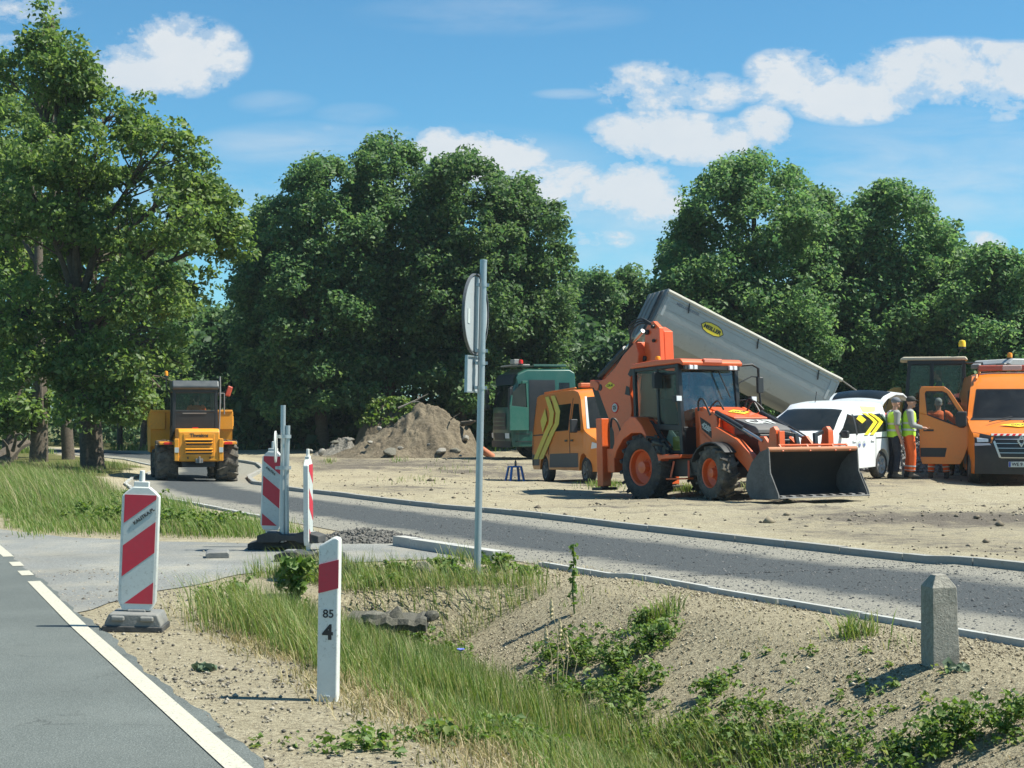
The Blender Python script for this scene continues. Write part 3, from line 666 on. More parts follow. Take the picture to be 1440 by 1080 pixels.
# stones of the culvert wall under the driveway
k = 0
CUL = [(495, 858, .17), (528, 852, .20), (560, 850, .19), (590, 862, .15), (545, 880, .17), (575, 890, .13), (515, 885, .15), (405, 850, .15), (432, 858, .13), (465, 862, .14), (607, 848, .11), (325, 862, .10)]
LBL = ['mossy stone leftmost in the culvert wall behind the numbered post', 'pale stone topmost in the middle of the culvert wall', 'broad grey stone right of centre in the culvert wall', 'dark stone at the right end of the culvert wall by the sand', 'shaded stone low in the middle of the culvert wall', 'small dark stone lowest in the culvert wall', 'shaded stone low on the left of the culvert wall', 'tan stone half hidden in grass left of the numbered post', 'pale stone just left of the numbered post', 'grey stone directly behind the red band of the numbered post', 'small rounded stone by the sign pole foot, in the weeds', 'grey stone among the grass right of the lone striped board']
for (px, py, r), lb in zip(CUL, LBL):
    r *= .66; py += 9
    s_, zz = 6.28, 0
    D = 13.3 if px > 480 else (13.0 if px > 380 else 12.4); p = P3(px, py, D); mb = MB(); rock_mesh(mb, (0, 0, 0), r, 100+k, sq=.75); o = mb.build('stone', [CULV, ROCKD][k in (1, 7, 8)], ang=25); o.location = (p.x, p.y, min(p.z, H(p.x, p.y)+.05)) if px < 480 else (p.x, p.y-.1, p.z-.05); tag(o, lb, 'stone', 'stones of the culvert wall'); k += 1
x, y, z = G(598, 812); mb = MB(); rock_mesh(mb, (0, 0, 0), .14, 300, sq=.9); o = mb.build('stone', ROCKD, ang=25); o.location = (x, y, z+.06); tag(o, 'lone dark stone in weeds just left of the sign pole', 'stone')

# soil heaps
def heap(name, label, prof, D, depth, m, seed, cat='soil heap'):
    """prof: ridge outline as (px, py) at distance D; slopes away to front and back"""
    base = max(p[1] for p in prof); xs = [P3(p[0], p[1], D).x for p in prof]; z0 = H((xs[0]+xs[-1])/2, D)
    zs = [max(0., P3(p[0], p[1], D).z-P3(p[0], base, D).z) for p in prof]
    nx, ny = 130, 70; X = np.linspace(xs[0], xs[-1], nx); ridge = np.interp(X, xs, zs); V = []
    for j in range(ny):
        v = -1+2*j/(ny-1)
        for i in range(nx):
            k = max(0, 1-abs(v)**1.15)
            hh = ridge[i]*k; p = Vector((X[i]*.8+seed, v*depth*.8, 0))
            n = _mn.fractal(p*1.1, .8, 2, 5)*.17+_mn.fractal(p*4, .7, 2, 4)*.12+.07*abs(_mn.noise(p*9))
            n += -.16*abs(math.sin((X[i]-xs[len(xs)//2])*2.6/(.45+.55*(1-k))+_mn.noise(p*1.5)*2))*k*(1-k)*2
            V.append((X[i]+.15*_mn.noise(p*2), D+v*depth, z0-.1+max(0, hh+n*min(1, hh*1.6+.05))))
    g = np.arange(nx*ny).reshape(ny, nx); q = np.stack([g[:-1, :-1], g[:-1, 1:], g[1:, 1:], g[1:, :-1]], -1).reshape(-1, 4)
    o = mesh_np(name, np.array(V), np.full(len(q), 4), q.ravel(), m, smooth=True); return tag(o, label, cat)
def soil_mat(name, a, b_, c_):
    m, nt, b = nodes(name); f = noise(nt, 7, 8, .75); g = noise(nt, .9, 5, .6); h_ = noise(nt, 30, 4, .8)
    c = mixc(nt, ramp(nt, f, [(.32, 0), (.66, 1)]).outputs[0], a, b_); c = mixc(nt, ramp(nt, g, [(.48, 0), (.7, .7)]).outputs[0], c, c_); c = mixc(nt, ramp(nt, h_, [(.34, .6), (.5, 0)]).outputs[0], c, (.05, .04, .028)); L(nt, c, b.inputs['Base Color']); b.inputs['Roughness'].default_value = .97
    bump(nt, b, f, 1., .12); return m
SOIL = soil_mat('heap_soil', (.085, .068, .044), (.235, .19, .128), (.31, .26, .175)); SOIL2 = soil_mat('dark_turf_soil', (.07, .055, .038), (.16, .125, .08), (.10, .085, .05)); SOIL3 = soil_mat('grey_rubble', (.13, .12, .10), (.30, .28, .24), (.2, .18, .15))
heap('soil_heap', 'large heap of dug brown soil at the far edge of the lot', [(446, 643), (470, 636), (494, 627), (522, 611), (550, 595), (575, 574), (592, 567), (615, 570), (632, 578), (648, 592), (660, 604), (668, 622), (676, 638), (690, 643)], 58, 2.6, SOIL, 3)
heap('turf_heap', 'darker heap with green turf on top, behind the big soil heap', [(490, 643), (503, 610), (518, 580), (532, 566), (552, 562), (575, 563), (600, 580), (625, 643)], 62.5, 1.8, SOIL2, 11)
heap('rubble_heap', 'low heap of grey clods and stones left of the big soil heap', [(436, 641), (446, 632), (462, 625), (478, 615), (488, 611), (497, 620), (508, 641)], 60, 1.2, SOIL3, 23, 'rubble heap')
HR = [(452, 636, .34, 58), (490, 618, .36, 58.5), (549, 636, .55, 55.6), (622, 634, .45, 55.8), (563, 630, .28, 56), (640, 634, .30, 55.9), (533, 602, .22, 57), (437, 634, .2, 58), (470, 622, .3, 58.6), (520, 622, .24, 56.4), (655, 616, .25, 57), (662, 593, .22, 58), (604, 625, .18, 56.2), (648, 641, .16, 55)]
HL = ['big pale boulder at the left foot of the soil heap', 'pale boulder on top of the grey rubble heap', 'largest boulder at the front foot of the soil heap', 'long boulder at the front right foot of the soil heap', 'small boulder beside the largest one at the heap foot', 'stone at the right foot of the soil heap near the sign pole', 'stone high on the left flank of the soil heap', 'small stone at the far left end of the rubble', 'grey stone in the middle of the rubble heap', 'stone low on the left flank of the soil heap', 'stone on the right flank of the soil heap', 'clod sticking out of the heap top at its right edge', 'small stone in the middle of the heap face', 'smallest stone on the ground right of the soil heap']
for i, ((px, py, r, D), lb) in enumerate(zip(HR, HL)):
    p = P3(px, py, D); mb = MB(); rock_mesh(mb, (0, 0, 0), r*.66, 400+i, sq=.6); o = mb.build('boulder', [ROCK, ROCKD][i % 3 == 2], ang=25); o.location = p; tag(o, lb, 'boulder', 'boulders around the soil heap')
def branch(name, label, pts_, r, m, twigs=(), cat='branch'):
    mb = MB(); n = len(pts_); mb.tube(pts_, [r*(1-.75*i/(n-1)) for i in range(n)], 7)
    for a, b_, rr in twigs: mb.tube([a, (Vector(a)+Vector(b_))/2+Vector((.03, 0, .04)), b_], [rr, rr*.7, rr*.3], 6)
    return tag(mb.build(name, m), label, cat)
BARK = stone_mat('bark', (.045, .034, .024), (.135, .108, .08), 3); WOOD = stone_mat('dead_wood', (.22, .19, .15), (.40, .36, .30), 6)
q = lambda px, py, D: tuple(P3(px, py, D))
branch('broken_branch', 'pale broken branch lying across the heap tops', [q(560, 574, 58), q(578, 566, 58), q(590, 560, 58), q(602, 554, 58)], .04, WOOD, [(q(589, 562, 58), q(587, 555, 58.3), .02), (q(580, 566, 58), q(592, 566, 57.8), .025)])
branch('buried_stick', 'short stick poking out of the soil heap on its right flank', [q(634, 590, 57.5), q(640, 585, 57.2), q(647, 581, 57)], .03, WOOD)
branch('dark_log', 'dark log poking out of the right side of the soil heap', [q(650, 596, 57.8), q(662, 594, 57.3), q(668, 592, 57.1)], .11, BARK)
x, y, z = G(604, 642); 
mb = MB(); mb.tube([(-.35, 0, .18), (.3, .05, .14)], [.13, .14], 14); o = mb.build('clay_pipe', paint('terracotta', (.45, .16, .08), .7, dirt=.4)); p = P3(682, 632, 56); o.location = (p.x, p.y, H(p.x, p.y)); o.rotation_euler = (0, R(28), R(30)); tag(o, 'orange clay pipe piece on the ground just right of the sign pole', 'pipe')
branch('fallen_log', 'dark fallen log with bare twigs in the tall grass at left edge', [q(-6, 655, 38), q(10, 640, 38.2), q(24, 628, 38.5), q(40, 622, 39)], .28, BARK, [(q(12, 640, 38), q(4, 618, 37.6), .05), (q(18, 634, 38), q(22, 610, 37.6), .05), (q(26, 628, 38), q(42, 610, 37.8), .05), (q(22, 612, 37.7), q(33, 612, 37.5), .03)], 'log')

# heap of crushed asphalt where path and driveway meet, and the gravel heap behind the workers
def crushed(name, label, cx, cy, rx, ry, hh, n, r, m, seed, cat):
    rs = np.random.default_rng(seed); mb = MB()
    z0 = H(cx, cy); prof = MB(); 
    for j in range(n):
        a, q_ = rs.uniform(0, 2*math.pi), math.sqrt(rs.uniform(0, 1)); x = cx+rx*q_*math.cos(a); y = cy+ry*q_*math.sin(a)
        zz = H(x, y)+hh*max(0, 1-q_**1.4)*(.85+.3*rs.random()); sz = r*rs.uniform(.5, 1.4)
        V = rs.normal(size=(6, 3)); V /= np.linalg.norm(V, axis=1)[:, None]
        base = np.array([(1, 0, 0), (-1, 0, 0), (0, 1, 0), (0, -1, 0), (0, 0, .7), (0, 0, -.7)])*rs.uniform(.6, 1.3, (6, 1))
        e = Euler(rs.uniform(0, 6, 3)).to_matrix(); vs_ = [e@Vector(b)*sz+Vector((x, y, zz)) for b in base]
        mb.add(vs_, [(0, 2, 4), (2, 1, 4), (1, 3, 4), (3, 0, 4), (2, 0, 5), (1, 2, 5), (3, 1, 5), (0, 3, 5)])
    ring = []
    for q_ in (1.0, .8, .6, .4, .2, .02): ring.append([(cx+rx*q_*math.cos(k*math.pi/12), cy+ry*q_*math.sin(k*math.pi/12), z0+hh*max(0, 1-q_**1.4)-.01*(q_ == 1)) for k in range(24)])
    mb.loft(ring); o = mb.build(name, m, smooth=False); return tag(o, label, cat)
x, y, z = G(512, 762)
crushed('crushed_stone_heap', 'low heap of dark crushed asphalt where the driveway meets the path', x, y+.2, .75, .55, .13, 900, .032, stone_mat('crushed_asphalt', (.06, .058, .052), (.22, .21, .19), 12), 5, 'crushed stone')
crushed('gravel_heap', 'tall grey gravel heap behind the workers at the orange van door', 10.2, 38.2, 2.0, 1.3, 1.35, 4500, .07, stone_mat('grey_gravel', (.16, .155, .145), (.40, .39, .37), 8), 6, 'gravel heap')
# ------------------------------------------------------------------ vehicles: shared materials
ORG = paint('orange_machine_paint', (.68, .105, .016), .36, dirt=.22, dcol=(.34, .17, .09), var=.10, scale=1.6, coat=.3)
ORV = paint('orange_van_paint', (.74, .20, .015), .3, dirt=.18, dcol=(.45, .22, .08), var=.04, scale=1.2, coat=.5)
YLW = paint('yellow_dumper_paint', (.74, .295, .014), .4, dirt=.35, dcol=(.36, .23, .09), var=.1, scale=1.5)
STR = paint('yellow_stripe_film', (.68, .56, .08), .4, dirt=.15, var=.05)
LOGO = paint('yellow_emblem', (.80, .62, .03), .4, dirt=.1, var=.04)
WHT = paint('white_van_paint', (.78, .80, .80), .28, dirt=.15, dcol=(.5, .47, .4), var=.02, scale=1.2, coat=.5)
GRN = paint('green_cab_paint', (.005, .072, .050), .32, dirt=.22, dcol=(.12, .19, .15), var=.1, scale=1.2, coat=.4)
BLKP = paint('black_plastic', (.020, .022, .024), .5, dirt=.15, dcol=(.13, .125, .11), var=.2)
BLKM = paint('black_metal', (.014, .016, .018), .4, dirt=.12, dcol=(.11, .10, .09), var=.2)
GRYP = paint('grey_plastic', (.10, .10, .10), .6, dirt=.4, dcol=(.2, .17, .13), var=.1)
TYRE = paint('tyre_rubber', (.028, .028, .029), .85, dirt=.75, dcol=(.17, .15, .12), var=.3, scale=4)
TYREM = paint('muddy_tyre_rubber', (.05, .048, .043), .9, dirt=.9, dcol=(.26, .225, .17), var=.3, scale=5)
CHR = paint('chrome', (.55, .55, .55), .32, metal=1., dirt=.15, var=.03)
STL = paint('worn_steel', (.25, .245, .235), .5, metal=.55, dirt=.6, dcol=(.20, .15, .11), var=.2, scale=3, bmp=.2)
STLD = paint('dark_bucket_steel', (.010, .010, .010), .8, metal=0, dirt=.6, dcol=(.050, .040, .030), var=.3, scale=1.8, bmp=.2)
TIPM = paint('tipper_aluminium', (.40, .42, .415), .5, metal=.3, dirt=.3, dcol=(.30, .28, .25), var=.05, scale=.5)
LAMPW = paint('lamp_lens', (.72, .74, .76), .12, dirt=.1, var=.05)
AMB = paint('amber_lens', (.85, .30, .01), .2, dirt=.05, var=.05); AMBY = paint('yellow_lens', (.9, .62, .02), .2, dirt=.05, var=.05); REDL = paint('red_lens', (.6, .02, .015), .2, dirt=.05, var=.05)
GLS = glass('cab_glass', (.70, .78, .76), .04); GLD = glass('dark_van_glass', (.10, .12, .13), .55, refl=.03); GLM = glass('clear_door_glass', (.72, .78, .78), .06)
SEATM = paint('seat_fabric', (.03, .03, .033), .8, dirt=.2)
CREAM = paint('cream_roof_paint', (.55, .49, .36), .5, dirt=.3)
LDRY = paint('loader_yellow_paint', (.50, .27, .05), .45, dirt=.5, dcol=(.28, .19, .10), var=.15)
RDP = paint('red_tractor_paint', (.42, .045, .03), .4, dirt=.3, dcol=(.3, .12, .09), var=.1)

def wheel(par, c, r, w, rr, side, rim_m, tyre_m=TYRE, lugs=0, dish=.06, spokes=0, steer=0, hub=.1, lh=.035):
    mb = MB(); h = w/2
    mb.lathe([(rr, -h*.82), (rr+.02, -h*.95), (rr+(r-rr)*.5, -h), (r-.05*r/.5, -h*.93), (r-.012, -h*.78), (r, -h*.5), (r, h*.5), (r-.012, h*.78), (r-.05*r/.5, h*.93), (rr+(r-rr)*.5, h), (rr+.02, h*.95), (rr, h*.82)], n=40)
    mb.lathe([(rr, -h*.82), (rr*.98, 0), (rr, h*.82)], n=40)
    for k in range(lugs):
        for sgn in (-1, 1):
            a = 2*math.pi*(k+(.5 if sgn > 0 else 0))/lugs
            def pt(y, da, rad): return (rad*math.cos(a+da), y, rad*math.sin(a+da))
            da = 2.1/lugs
            mb.bar(pt(sgn*h*.05, 0, r-.012+lh/2), pt(sgn*h*.97, da*1.3, r-.03+lh/2), .045*r/.5, lh+.03, up=pt(0, da*.6, 1))
    t = mb.build('wheel', tyre_m, par, ang=30); t.location = c
    if steer: t.rotation_euler = (0, 0, R(steer))
    s = side; mb = MB()
    mb.lathe([(rr*1.0, s*h*.86), (rr*.93, s*h*.8), (rr*.88, s*(h*.8-dish)), (rr*.5, s*(h*.8-dish*1.6)), (rr*.34, s*(h*.8-dish*1.2)), (rr*.32, s*(h*.8-dish*1.2+hub*.6)), (.001, s*(h*.8-dish*1.2+hub*.7))], n=32)
    for k in range(spokes):
        a = 2*math.pi*k/spokes; mb.bar((rr*.2*math.cos(a), s*(h*.8-.015), rr*.2*math.sin(a)), (rr*.95*math.cos(a), s*(h*.8-.01), rr*.95*math.sin(a)), rr*.22, .03, up=(0, 1, 0))
    if not spokes:
        for k in range(8): a = 2*math.pi*k/8; mb.lathe([(.016, s*(h*.8-dish*1.5)), (.016, s*(h*.8-dish*1.5+.035)), (.001, s*(h*.8-dish*1.5+.036))], (rr*.42*math.cos(a), 0, rr*.42*math.sin(a)), n=6)
    mb.build('rim', rim_m, t, ang=30); return t
def emblem(par, M, w, h, word, size, m=LOGO, bg_=None):
    mb = MB(); mb.prism([(-w/2, 0), (0, -h/2), (w/2, 0), (0, h/2)], -.002, .004, axis='z', M=M); o = mb.build('emblem', m, par, smooth=False)
    if word: text(word, size, BLK, par, M @ Matrix.Translation((0, 0, .006)), bold=.002)
def beacon(par, c, r, m, hh=None):
    mb = MB(); hh = hh or 1.8*r; mb.lathe([(r, 0), (r, hh*.6), (r*.8, hh*.9), (.001, hh)], c, 'z', 14); o = mb.build('beacon', m, par)
    mb = MB(); mb.lathe([(r*1.05, -.05), (r*1.05, 0), (.001, .002)], c, 'z', 14); mb.build('beacon_base', BLKP, o)

# ------------------------------------------------------------------ backhoe loader
T = thing('backhoe_loader', 'orange backhoe loader with wide front bucket resting on the ground', 'excavator', (3.492, 31.572, -.057), -56.7, 2.5)
for s in (-1, 1):
    wheel(T, (0, s*.86, .64), .64, .46, .37, s, ORG, TYRE, lugs=18, dish=.11, hub=.2, lh=.045)
    wheel(T, (2.1, s*.86, .495), .495, .38, .285, s, ORG, TYREM, lugs=15, dish=.09, hub=.16, steer=-9, lh=.04)
mb = MB(); mb.box((.6, 0, .68), (3.4, .62, .36)); mb.box((2.2, 0, .5), (.3, 1.35, .2)); mb.box((0, 0, .62), (.4, 1.4, .34)); mb.box((1.05, -.62, .62), (.95, .34, .36)); mb.box((1.05, .62, .62), (.95, .34, .36)); mb.build('chassis', BLKM, T, bevel=.02)
mb = MB()
for s in (-1, 1):
    mb.box((.98, s*.86, .40), (.62, .2, .035)); mb.bar((.7, s*.86, .42), (.75, s*.8, .75), .04, .04); mb.bar((1.26, s*.86, .42), (1.2, s*.8, .75), .04, .04)
mb.build('step', ORG, T, bevel=.006)
FEN = [(-.93, .86), (-.95, 1.0), (-.80, 1.26), (-.52, 1.56), (-.30, 1.685), (-.12, 1.66), (.06, 1.50), (.30, 1.16), (.52, .93), (.64, .885), (1.24, .875), (1.24, .80), (.66, .79), (.58, .70), (.50, .96), (.30, 1.20), (.02, 1.33), (-.28, 1.335), (-.56, 1.22), (-.78, 1.0), (-.86, .84)]
for s in (-1, 1):
    mb = MB(); mb.prism(FEN, s*.60, s*1.06); mb.build('rear_fender', ORG, T, bevel=.02)
    mb = MB(); c = (2.1, .495)
    ring = [(c[0]+(.60+k)*math.cos(a), c[1]+(.60+k)*math.sin(a)) for k, seq in ((0, np.linspace(.7, 2.75, 9)), (-.03, np.linspace(2.75, .7, 9))) for a in seq]
    mb.prism(ring, s*.66, s*1.05); mb.build('front_fender', BLKP, T, bevel=.006)
# cab
CABY = .74
side = [(.98, .90), (.62, .90), (.02, 1.52), (-.5, 1.62), (-.52, 2.66), (.88, 2.66)]
mb = MB()
for s in (-1, 1):
    y = s*CABY; w = .075
    mb.bar((.98, y, .88), (.88, y, 2.68), .1, .09); mb.bar((-.5, y, 1.5), (-.52, y, 2.68), .08, .08); mb.bar((.25, y, 1.35), (.22, y, 2.68), .06, .06)
    mb.bar((.96, y, 1.40), (.1, y, 1.46), .05, .11); mb.bar((.98, y, .93), (.6, y, .93), .06, .06); mb.bar((.62, y, .92), (.0, y, 1.55), .06, .08); mb.bar((0, y, 1.55), (-.5, y, 1.62), .06, .08)
    mb.bar((.88, y, 2.64), (-.52, y, 2.64), .06, .07)
    mb.bar((.24, y, 2.5), (.88, y, 2.5), .04, .05)
mb.bar((.98, -CABY, 1.38), (.98, CABY, 1.38), .07, .08); mb.bar((.88, -CABY, 2.62), (.88, CABY, 2.62), .07, .1); mb.bar((-.52, -CABY, 2.62), (-.52, CABY, 2.62), .07, .08); mb.bar((-.5, -CABY, 1.55), (-.5, CABY, 1.55), .07, .08)
mb.box((.3, 0, .92), (1.3, 1.4, .06)); mb.box((.99, 0, 1.12), (.05, 1.42, .5)); mb.box((-.3, 0, 1.22), (.5, 1.1, .6))
mb.build('cab_frame', BLKM, T, bevel=.012)
for s in (-1, 1):
    mb = MB(); mb.prism([(.93, 1.47), (.28, 1.5), (.25, 2.6), (.85, 2.6)], s*(CABY-.005), s*(CABY+.005)); mb.prism([(.93, .98), (.66, .98), (.14, 1.44), (.93, 1.4)], s*(CABY-.005), s*(CABY+.005)); mb.build('door_glass', GLS, T, smooth=False)
    mb = MB(); mb.prism([(.2, 1.6), (-.46, 1.66), (-.48, 2.6), (.2, 2.6)], s*(CABY-.005), s*(CABY+.005)); mb.build('side_glass', GLS, T, smooth=False)
mb = MB(); mb.add([(.985, -.7, 1.42), (.985, .7, 1.42), (.885, .7, 2.58), (.885, -.7, 2.58), (.975, -.7, 1.42), (.975, .7, 1.42), (.875, .7, 2.58), (.875, -.7, 2.58)], [(0, 1, 2, 3), (7, 6, 5, 4), (0, 4, 5, 1), (1, 5, 6, 2), (2, 6, 7, 3), (3, 7, 4, 0)]); mb.build('windscreen', glass('sky_sheen_windscreen', (.62, .70, .70), .06, refl=.10, dst=.22), T, smooth=False)  # pale diffuse layer and raised reflection stand in for bright sky sheen
mb = MB(); mb.bar((-.51, -.68, 1.62), (-.51, .68, 1.62), .01, .01); mb.prism([(-.66, 1.62), (.66, 1.62), (.66, 2.58), (-.66, 2.58)], -.515, -.505, axis='x'); mb.build('rear_glass', GLS, T, smooth=False)
mb = MB(); mb.prism([(-.62, 2.68), (.95, 2.68), (1.06, 2.63), (1.08, 2.70), (1.0, 2.775), (.2, 2.80), (-.55, 2.775)], -.79, .79); mb.box((1.05, 0, 2.73), (.07, .5, .10)); mb.build('roof', ORG, T, bevel=.025)
mb = MB(); mb.box((1.03, 0, 2.60), (.06, 1.44, .09)); mb.build('lamp_bar', BLKP, T, bevel=.01)
for y in (-.58, -.46, .46, .58):
    mb = MB(); mb.box((1.075, y, 2.60), (.05, .085, .085)); mb.build('work_lamp', LAMPW, T, bevel=.01)
mb = MB(); mb.box((1.09, 0, 2.735), (.012, .46, .06)); mb.build('roof_panel', paint('pale_red_label', (.60, .22, .16), .5), T)
beacon(T, (-.05, -.5, 2.83), .06, AMB, .08)
for s in (-1, 1):
    mb = MB(); mb.tube([(.98, s*.78, 1.95), (1.1, s*.95, 1.98)], .015); mb.box((1.12, s*.98, 1.97), (.1, .16, .13)); o = mb.build('indicator_arm', BLKP, T, bevel=.02)
    mb = MB(); mb.box((1.175, s*.98, 1.97), (.02, .13, .10)); mb.build('headlight', LAMPW, o, bevel=.008)
mb = MB(); mb.tube([(1.0, .72, 2.66), (1.12, 1.0, 2.68), (1.14, 1.15, 2.60), (1.12, 1.17, 2.2)], .028, 8); mb.tube([(1.0, .72, 2.3), (1.1, 1.0, 2.44), (1.12, 1.18, 2.42)], .014, 6); mb.tube([(1.12, 1.17, 2.2), (1.10, 1.25, 1.65), (1.05, 1.2, 1.3)], .022, 6); mb.build('mirror_arm', BLKP, T)
mb = MB(); mb.box((1.12, 1.2, 2.26), (.07, .17, .34)); mb.build('mirror', BLKP, T, bevel=.03)
mb = MB(); mb.box((.35, -.86, 2.38), (.08, .2, .32)); mb.tube([(.2, -.76, 2.5), (.33, -.84, 2.45)], .015); mb.build('mirror', BLKP, T, bevel=.03)
mb = MB(); mb.bar((1.0, .2, 2.55), (1.06, .45, 2.0), .02, .02); mb.build('wiper', BLKP, T)
mb = MB(); mb.prism([(-.25, 1.25), (.25, 1.25), (.25, 1.35), (-.12, 1.4), (-.22, 2.05), (-.34, 2.05), (-.3, 1.3)], -.25, .25); mb.build('operator_seat', SEATM, T, bevel=.04)
mb = MB(); mb.tube([(.85, 0, 1.0), (.62, 0, 1.72)], .04); mb.lathe([(.19, -.015), (.21, 0), (.19, .015)], (.6, 0, 1.75), 'z', 20); mb.box((.8, 0, 1.25), (.22, .5, .5)); mb.build('steering_column', BLKP, T)
mb = MB(); mb.box((.72, -.55, 1.1), (.3, .25, .28)); mb.build('tool_box', paint('yellow_box', (.62, .48, .06), .6, dirt=.3), T, bevel=.01)
mb = MB(); mb.prism([(.35, 1.2), (.6, 1.0), (.72, 1.2), (.47, 1.42)], -.66, -.645); mb.build('paper_sheet', SHEET, T, smooth=False)
# bonnet, black nose and grille
mb = MB(); mb.prism([(.99, 1.0), (.99, 1.80), (1.35, 1.80), (2.16, 1.555), (2.14, 1.52), (2.14, 1.0)], -.44, .44); mb.build('bonnet', ORG, T, bevel=.04, seg=3)
mb = MB(); mb.prism([(2.10, 1.54), (2.2, 1.52), (2.72, 1.36), (2.80, 1.30), (2.80, 1.22), (2.10, 1.22)], -.42, .42); mb.build('bonnet_nose', GRYP, T, bevel=.02)
mb = MB(); mb.prism([(2.14, .74), (2.14, 1.22), (2.78, 1.22), (2.80, .74)], -.40, .40); g_ = mb.build('grille_housing', BLKM, T, bevel=.015)
mb = MB()
for k in range(5): mb.box((2.80, 0, .80+.095*k), (.05, .74, .045), rot=(0, R(25), 0))
mb.build('grille', GRYP, g_, bevel=.006)
ang = math.atan2(-.16, .52)
text('CAT', .36, WPL, T, frame((2.44, .0, 1.458), (0, 1, 0), (-.52, 0, .16)), bold=.012)
M = frame((1.78, .02, 1.682), (0, 1, 0), (-.81, 0, .245)); emblem(T, M, .56, .34, 'COLAS', .11)
# loader arms
for s in (-1, 1):
    y0, y1 = s*.50, s*.66
    mb = MB(); mb.prism([(1.22, 1.74), (1.38, 1.80), (1.80, 1.58), (1.86, 1.30), (1.92, 1.0), (1.86, .92), (1.70, 1.02), (1.28, 1.30)], s*.46, s*.56); mb.prism([(1.25, .75), (1.25, 1.4), (1.75, 1.05), (1.8, .75)], s*.46, s*.56); mb.build('loader_tower', ORG, T, bevel=.012)
    mb = MB(); mb.prism([(1.30, 1.60), (1.66, 1.42), (1.72, 1.12), (1.34, 1.36)], s*.56, s*.567); mb.build('model_plate', BLK, T, smooth=False)
    if s < 0: text('428F', .15, SHEET, T, frame((1.49, -.570, 1.385), (.36, 0, -.19), (.19, 0, .36)), bold=.006)
    mb = MB(); mb.prism([(1.66, 1.66), (1.78, 1.70), (1.88, 1.60), (1.93, 1.05), (1.84, .96), (1.76, 1.05)], s*.57, s*.65); mb.build('lift_link', ORG, T, bevel=.015)
    mb = MB(); mb.prism([(1.86, 1.36), (1.98, 1.38), (2.58, 1.12), (2.96, .82), (3.20, .44), (3.20, .30), (3.10, .25), (2.78, .58), (2.44, .86), (1.84, 1.10)], s*.62, s*.76)
    mb.build('loader_arm', ORG, T, bevel=.015)
    mb = MB(); mb.tube([(1.80, s*.58, 1.66), (2.55, s*.58, 1.32)], .055, 12); o = mb.build('tilt_cylinder', BLKM, T)
    mb = MB(); mb.tube([(2.55, s*.58, 1.32), (3.1, s*.58, 1.07)], .03, 10); mb.build('piston_rod', CHR, o)
    mb = MB(); mb.hose([(1.9, s*.70, 1.63), (2.5, s*.70, 1.36), (2.95, s*.70, 1.14)], .018, 6); mb.hose([(1.30, s*.60, 1.72), (1.34, s*.62, 1.92), (1.50, s*.64, 1.93), (1.72, s*.66, 1.62)], .022, 6); mb.hose([(1.5, s*.5, 1.74), (1.72, s*.47, 1.90), (1.95, s*.52, 1.72)], .018, 6); mb.build('hydraulic_hose', BLKP, T)
    mb = MB(); mb.prism([(3.0, 1.16), (3.12, 1.16), (3.46, .80), (3.44, .70), (3.32, .66), (3.20, .50), (3.12, .52), (2.96, 1.04)], s*.50, s*.58); mb.build('tilt_lever', ORG, T, bevel=.012)
    # upright coupler plates and forks folded behind the bucket
    mb = MB(); mb.prism([(3.36, .66), (3.62, .86), (3.60, 1.26), (3.54, 1.33), (3.44, 1.30), (3.38, 1.0)], s*.62, s*.72); mb.box((3.64, s*.62, 1.06), (.04, .14, .36)); mb.build('coupler_plate', ORG, T, bevel=.01)
    mb = MB(); mb.bar((3.5, s*.55, 1.22), (3.62, s*.25, 1.16), .07, .07); mb.bar((3.62, s*.25, 1.2), (3.66, s*.22, .90), .09, .06); mb.build('fork_hook', BLKM, T, bevel=.01)
# bucket
WDS = paint('worn_dark_steel', (.13, .13, .125), .7, metal=.1, dirt=.7, dcol=(.05, .045, .04), var=.25, scale=2.2, bmp=.2)
prof = [(3.80, .90), (3.62, .84), (3.40, .66), (3.26, .42), (3.24, .20), (3.34, .06), (3.48, .02), (4.04, .015)]
inn = [(4.04, .035), (3.49, .05), (3.37, .085), (3.275, .21), (3.29, .41), (3.43, .635), (3.64, .81), (3.81, .865)]
mb = MB(); mb.prism(prof+inn, -1.11, 1.11); b_ = mb.build('bucket', STLD, T, ang=50)
for s in (-1, 1):
    mb = MB(); mb.prism([(3.84, .92), (3.60, .86), (3.38, .68), (3.23, .43), (3.20, .19), (3.32, .02), (3.48, -.01), (4.08, .0), (4.05, .10), (3.86, .48)], s*1.105, s*1.135); o = mb.build('side_plate', WDS, b_, bevel=.005)
    mb = MB(); mb.prism([(3.70, .02), (4.09, -.005), (4.07, .10), (3.90, .44), (3.80, .46)], s*1.135, s*1.15); mb.build('side_cutter', WDS, b_)
mb = MB(); mb.box((4.03, 0, .018), (.16, 2.26, .022)); 
for k in range(9): mb.box((4.02, -1.0+.25*k, .045), (.10, .09, .03), rot=(0, R(8), 0))
mb.build('cutting_edge', STL, b_, bevel=.005)
mb = MB(); mb.tube([(3.80, -1.12, .90), (3.80, 1.12, .90)], .045, 10)
mb.build('bucket_rail', paint('rusty_orange_steel', (.42, .15, .065), .6, dirt=.6, dcol=(.38, .24, .15), var=.2), b_)
mb = MB(); mb.tube([(3.74, -.8, .975), (3.74, .95, .975)], .02, 8)
for y in (-.78, -.1, .55, .92): mb.bar((3.74, y, .985), (3.84, y, .86), .03, .03)
mb.build('spill_bar', ORG, b_)
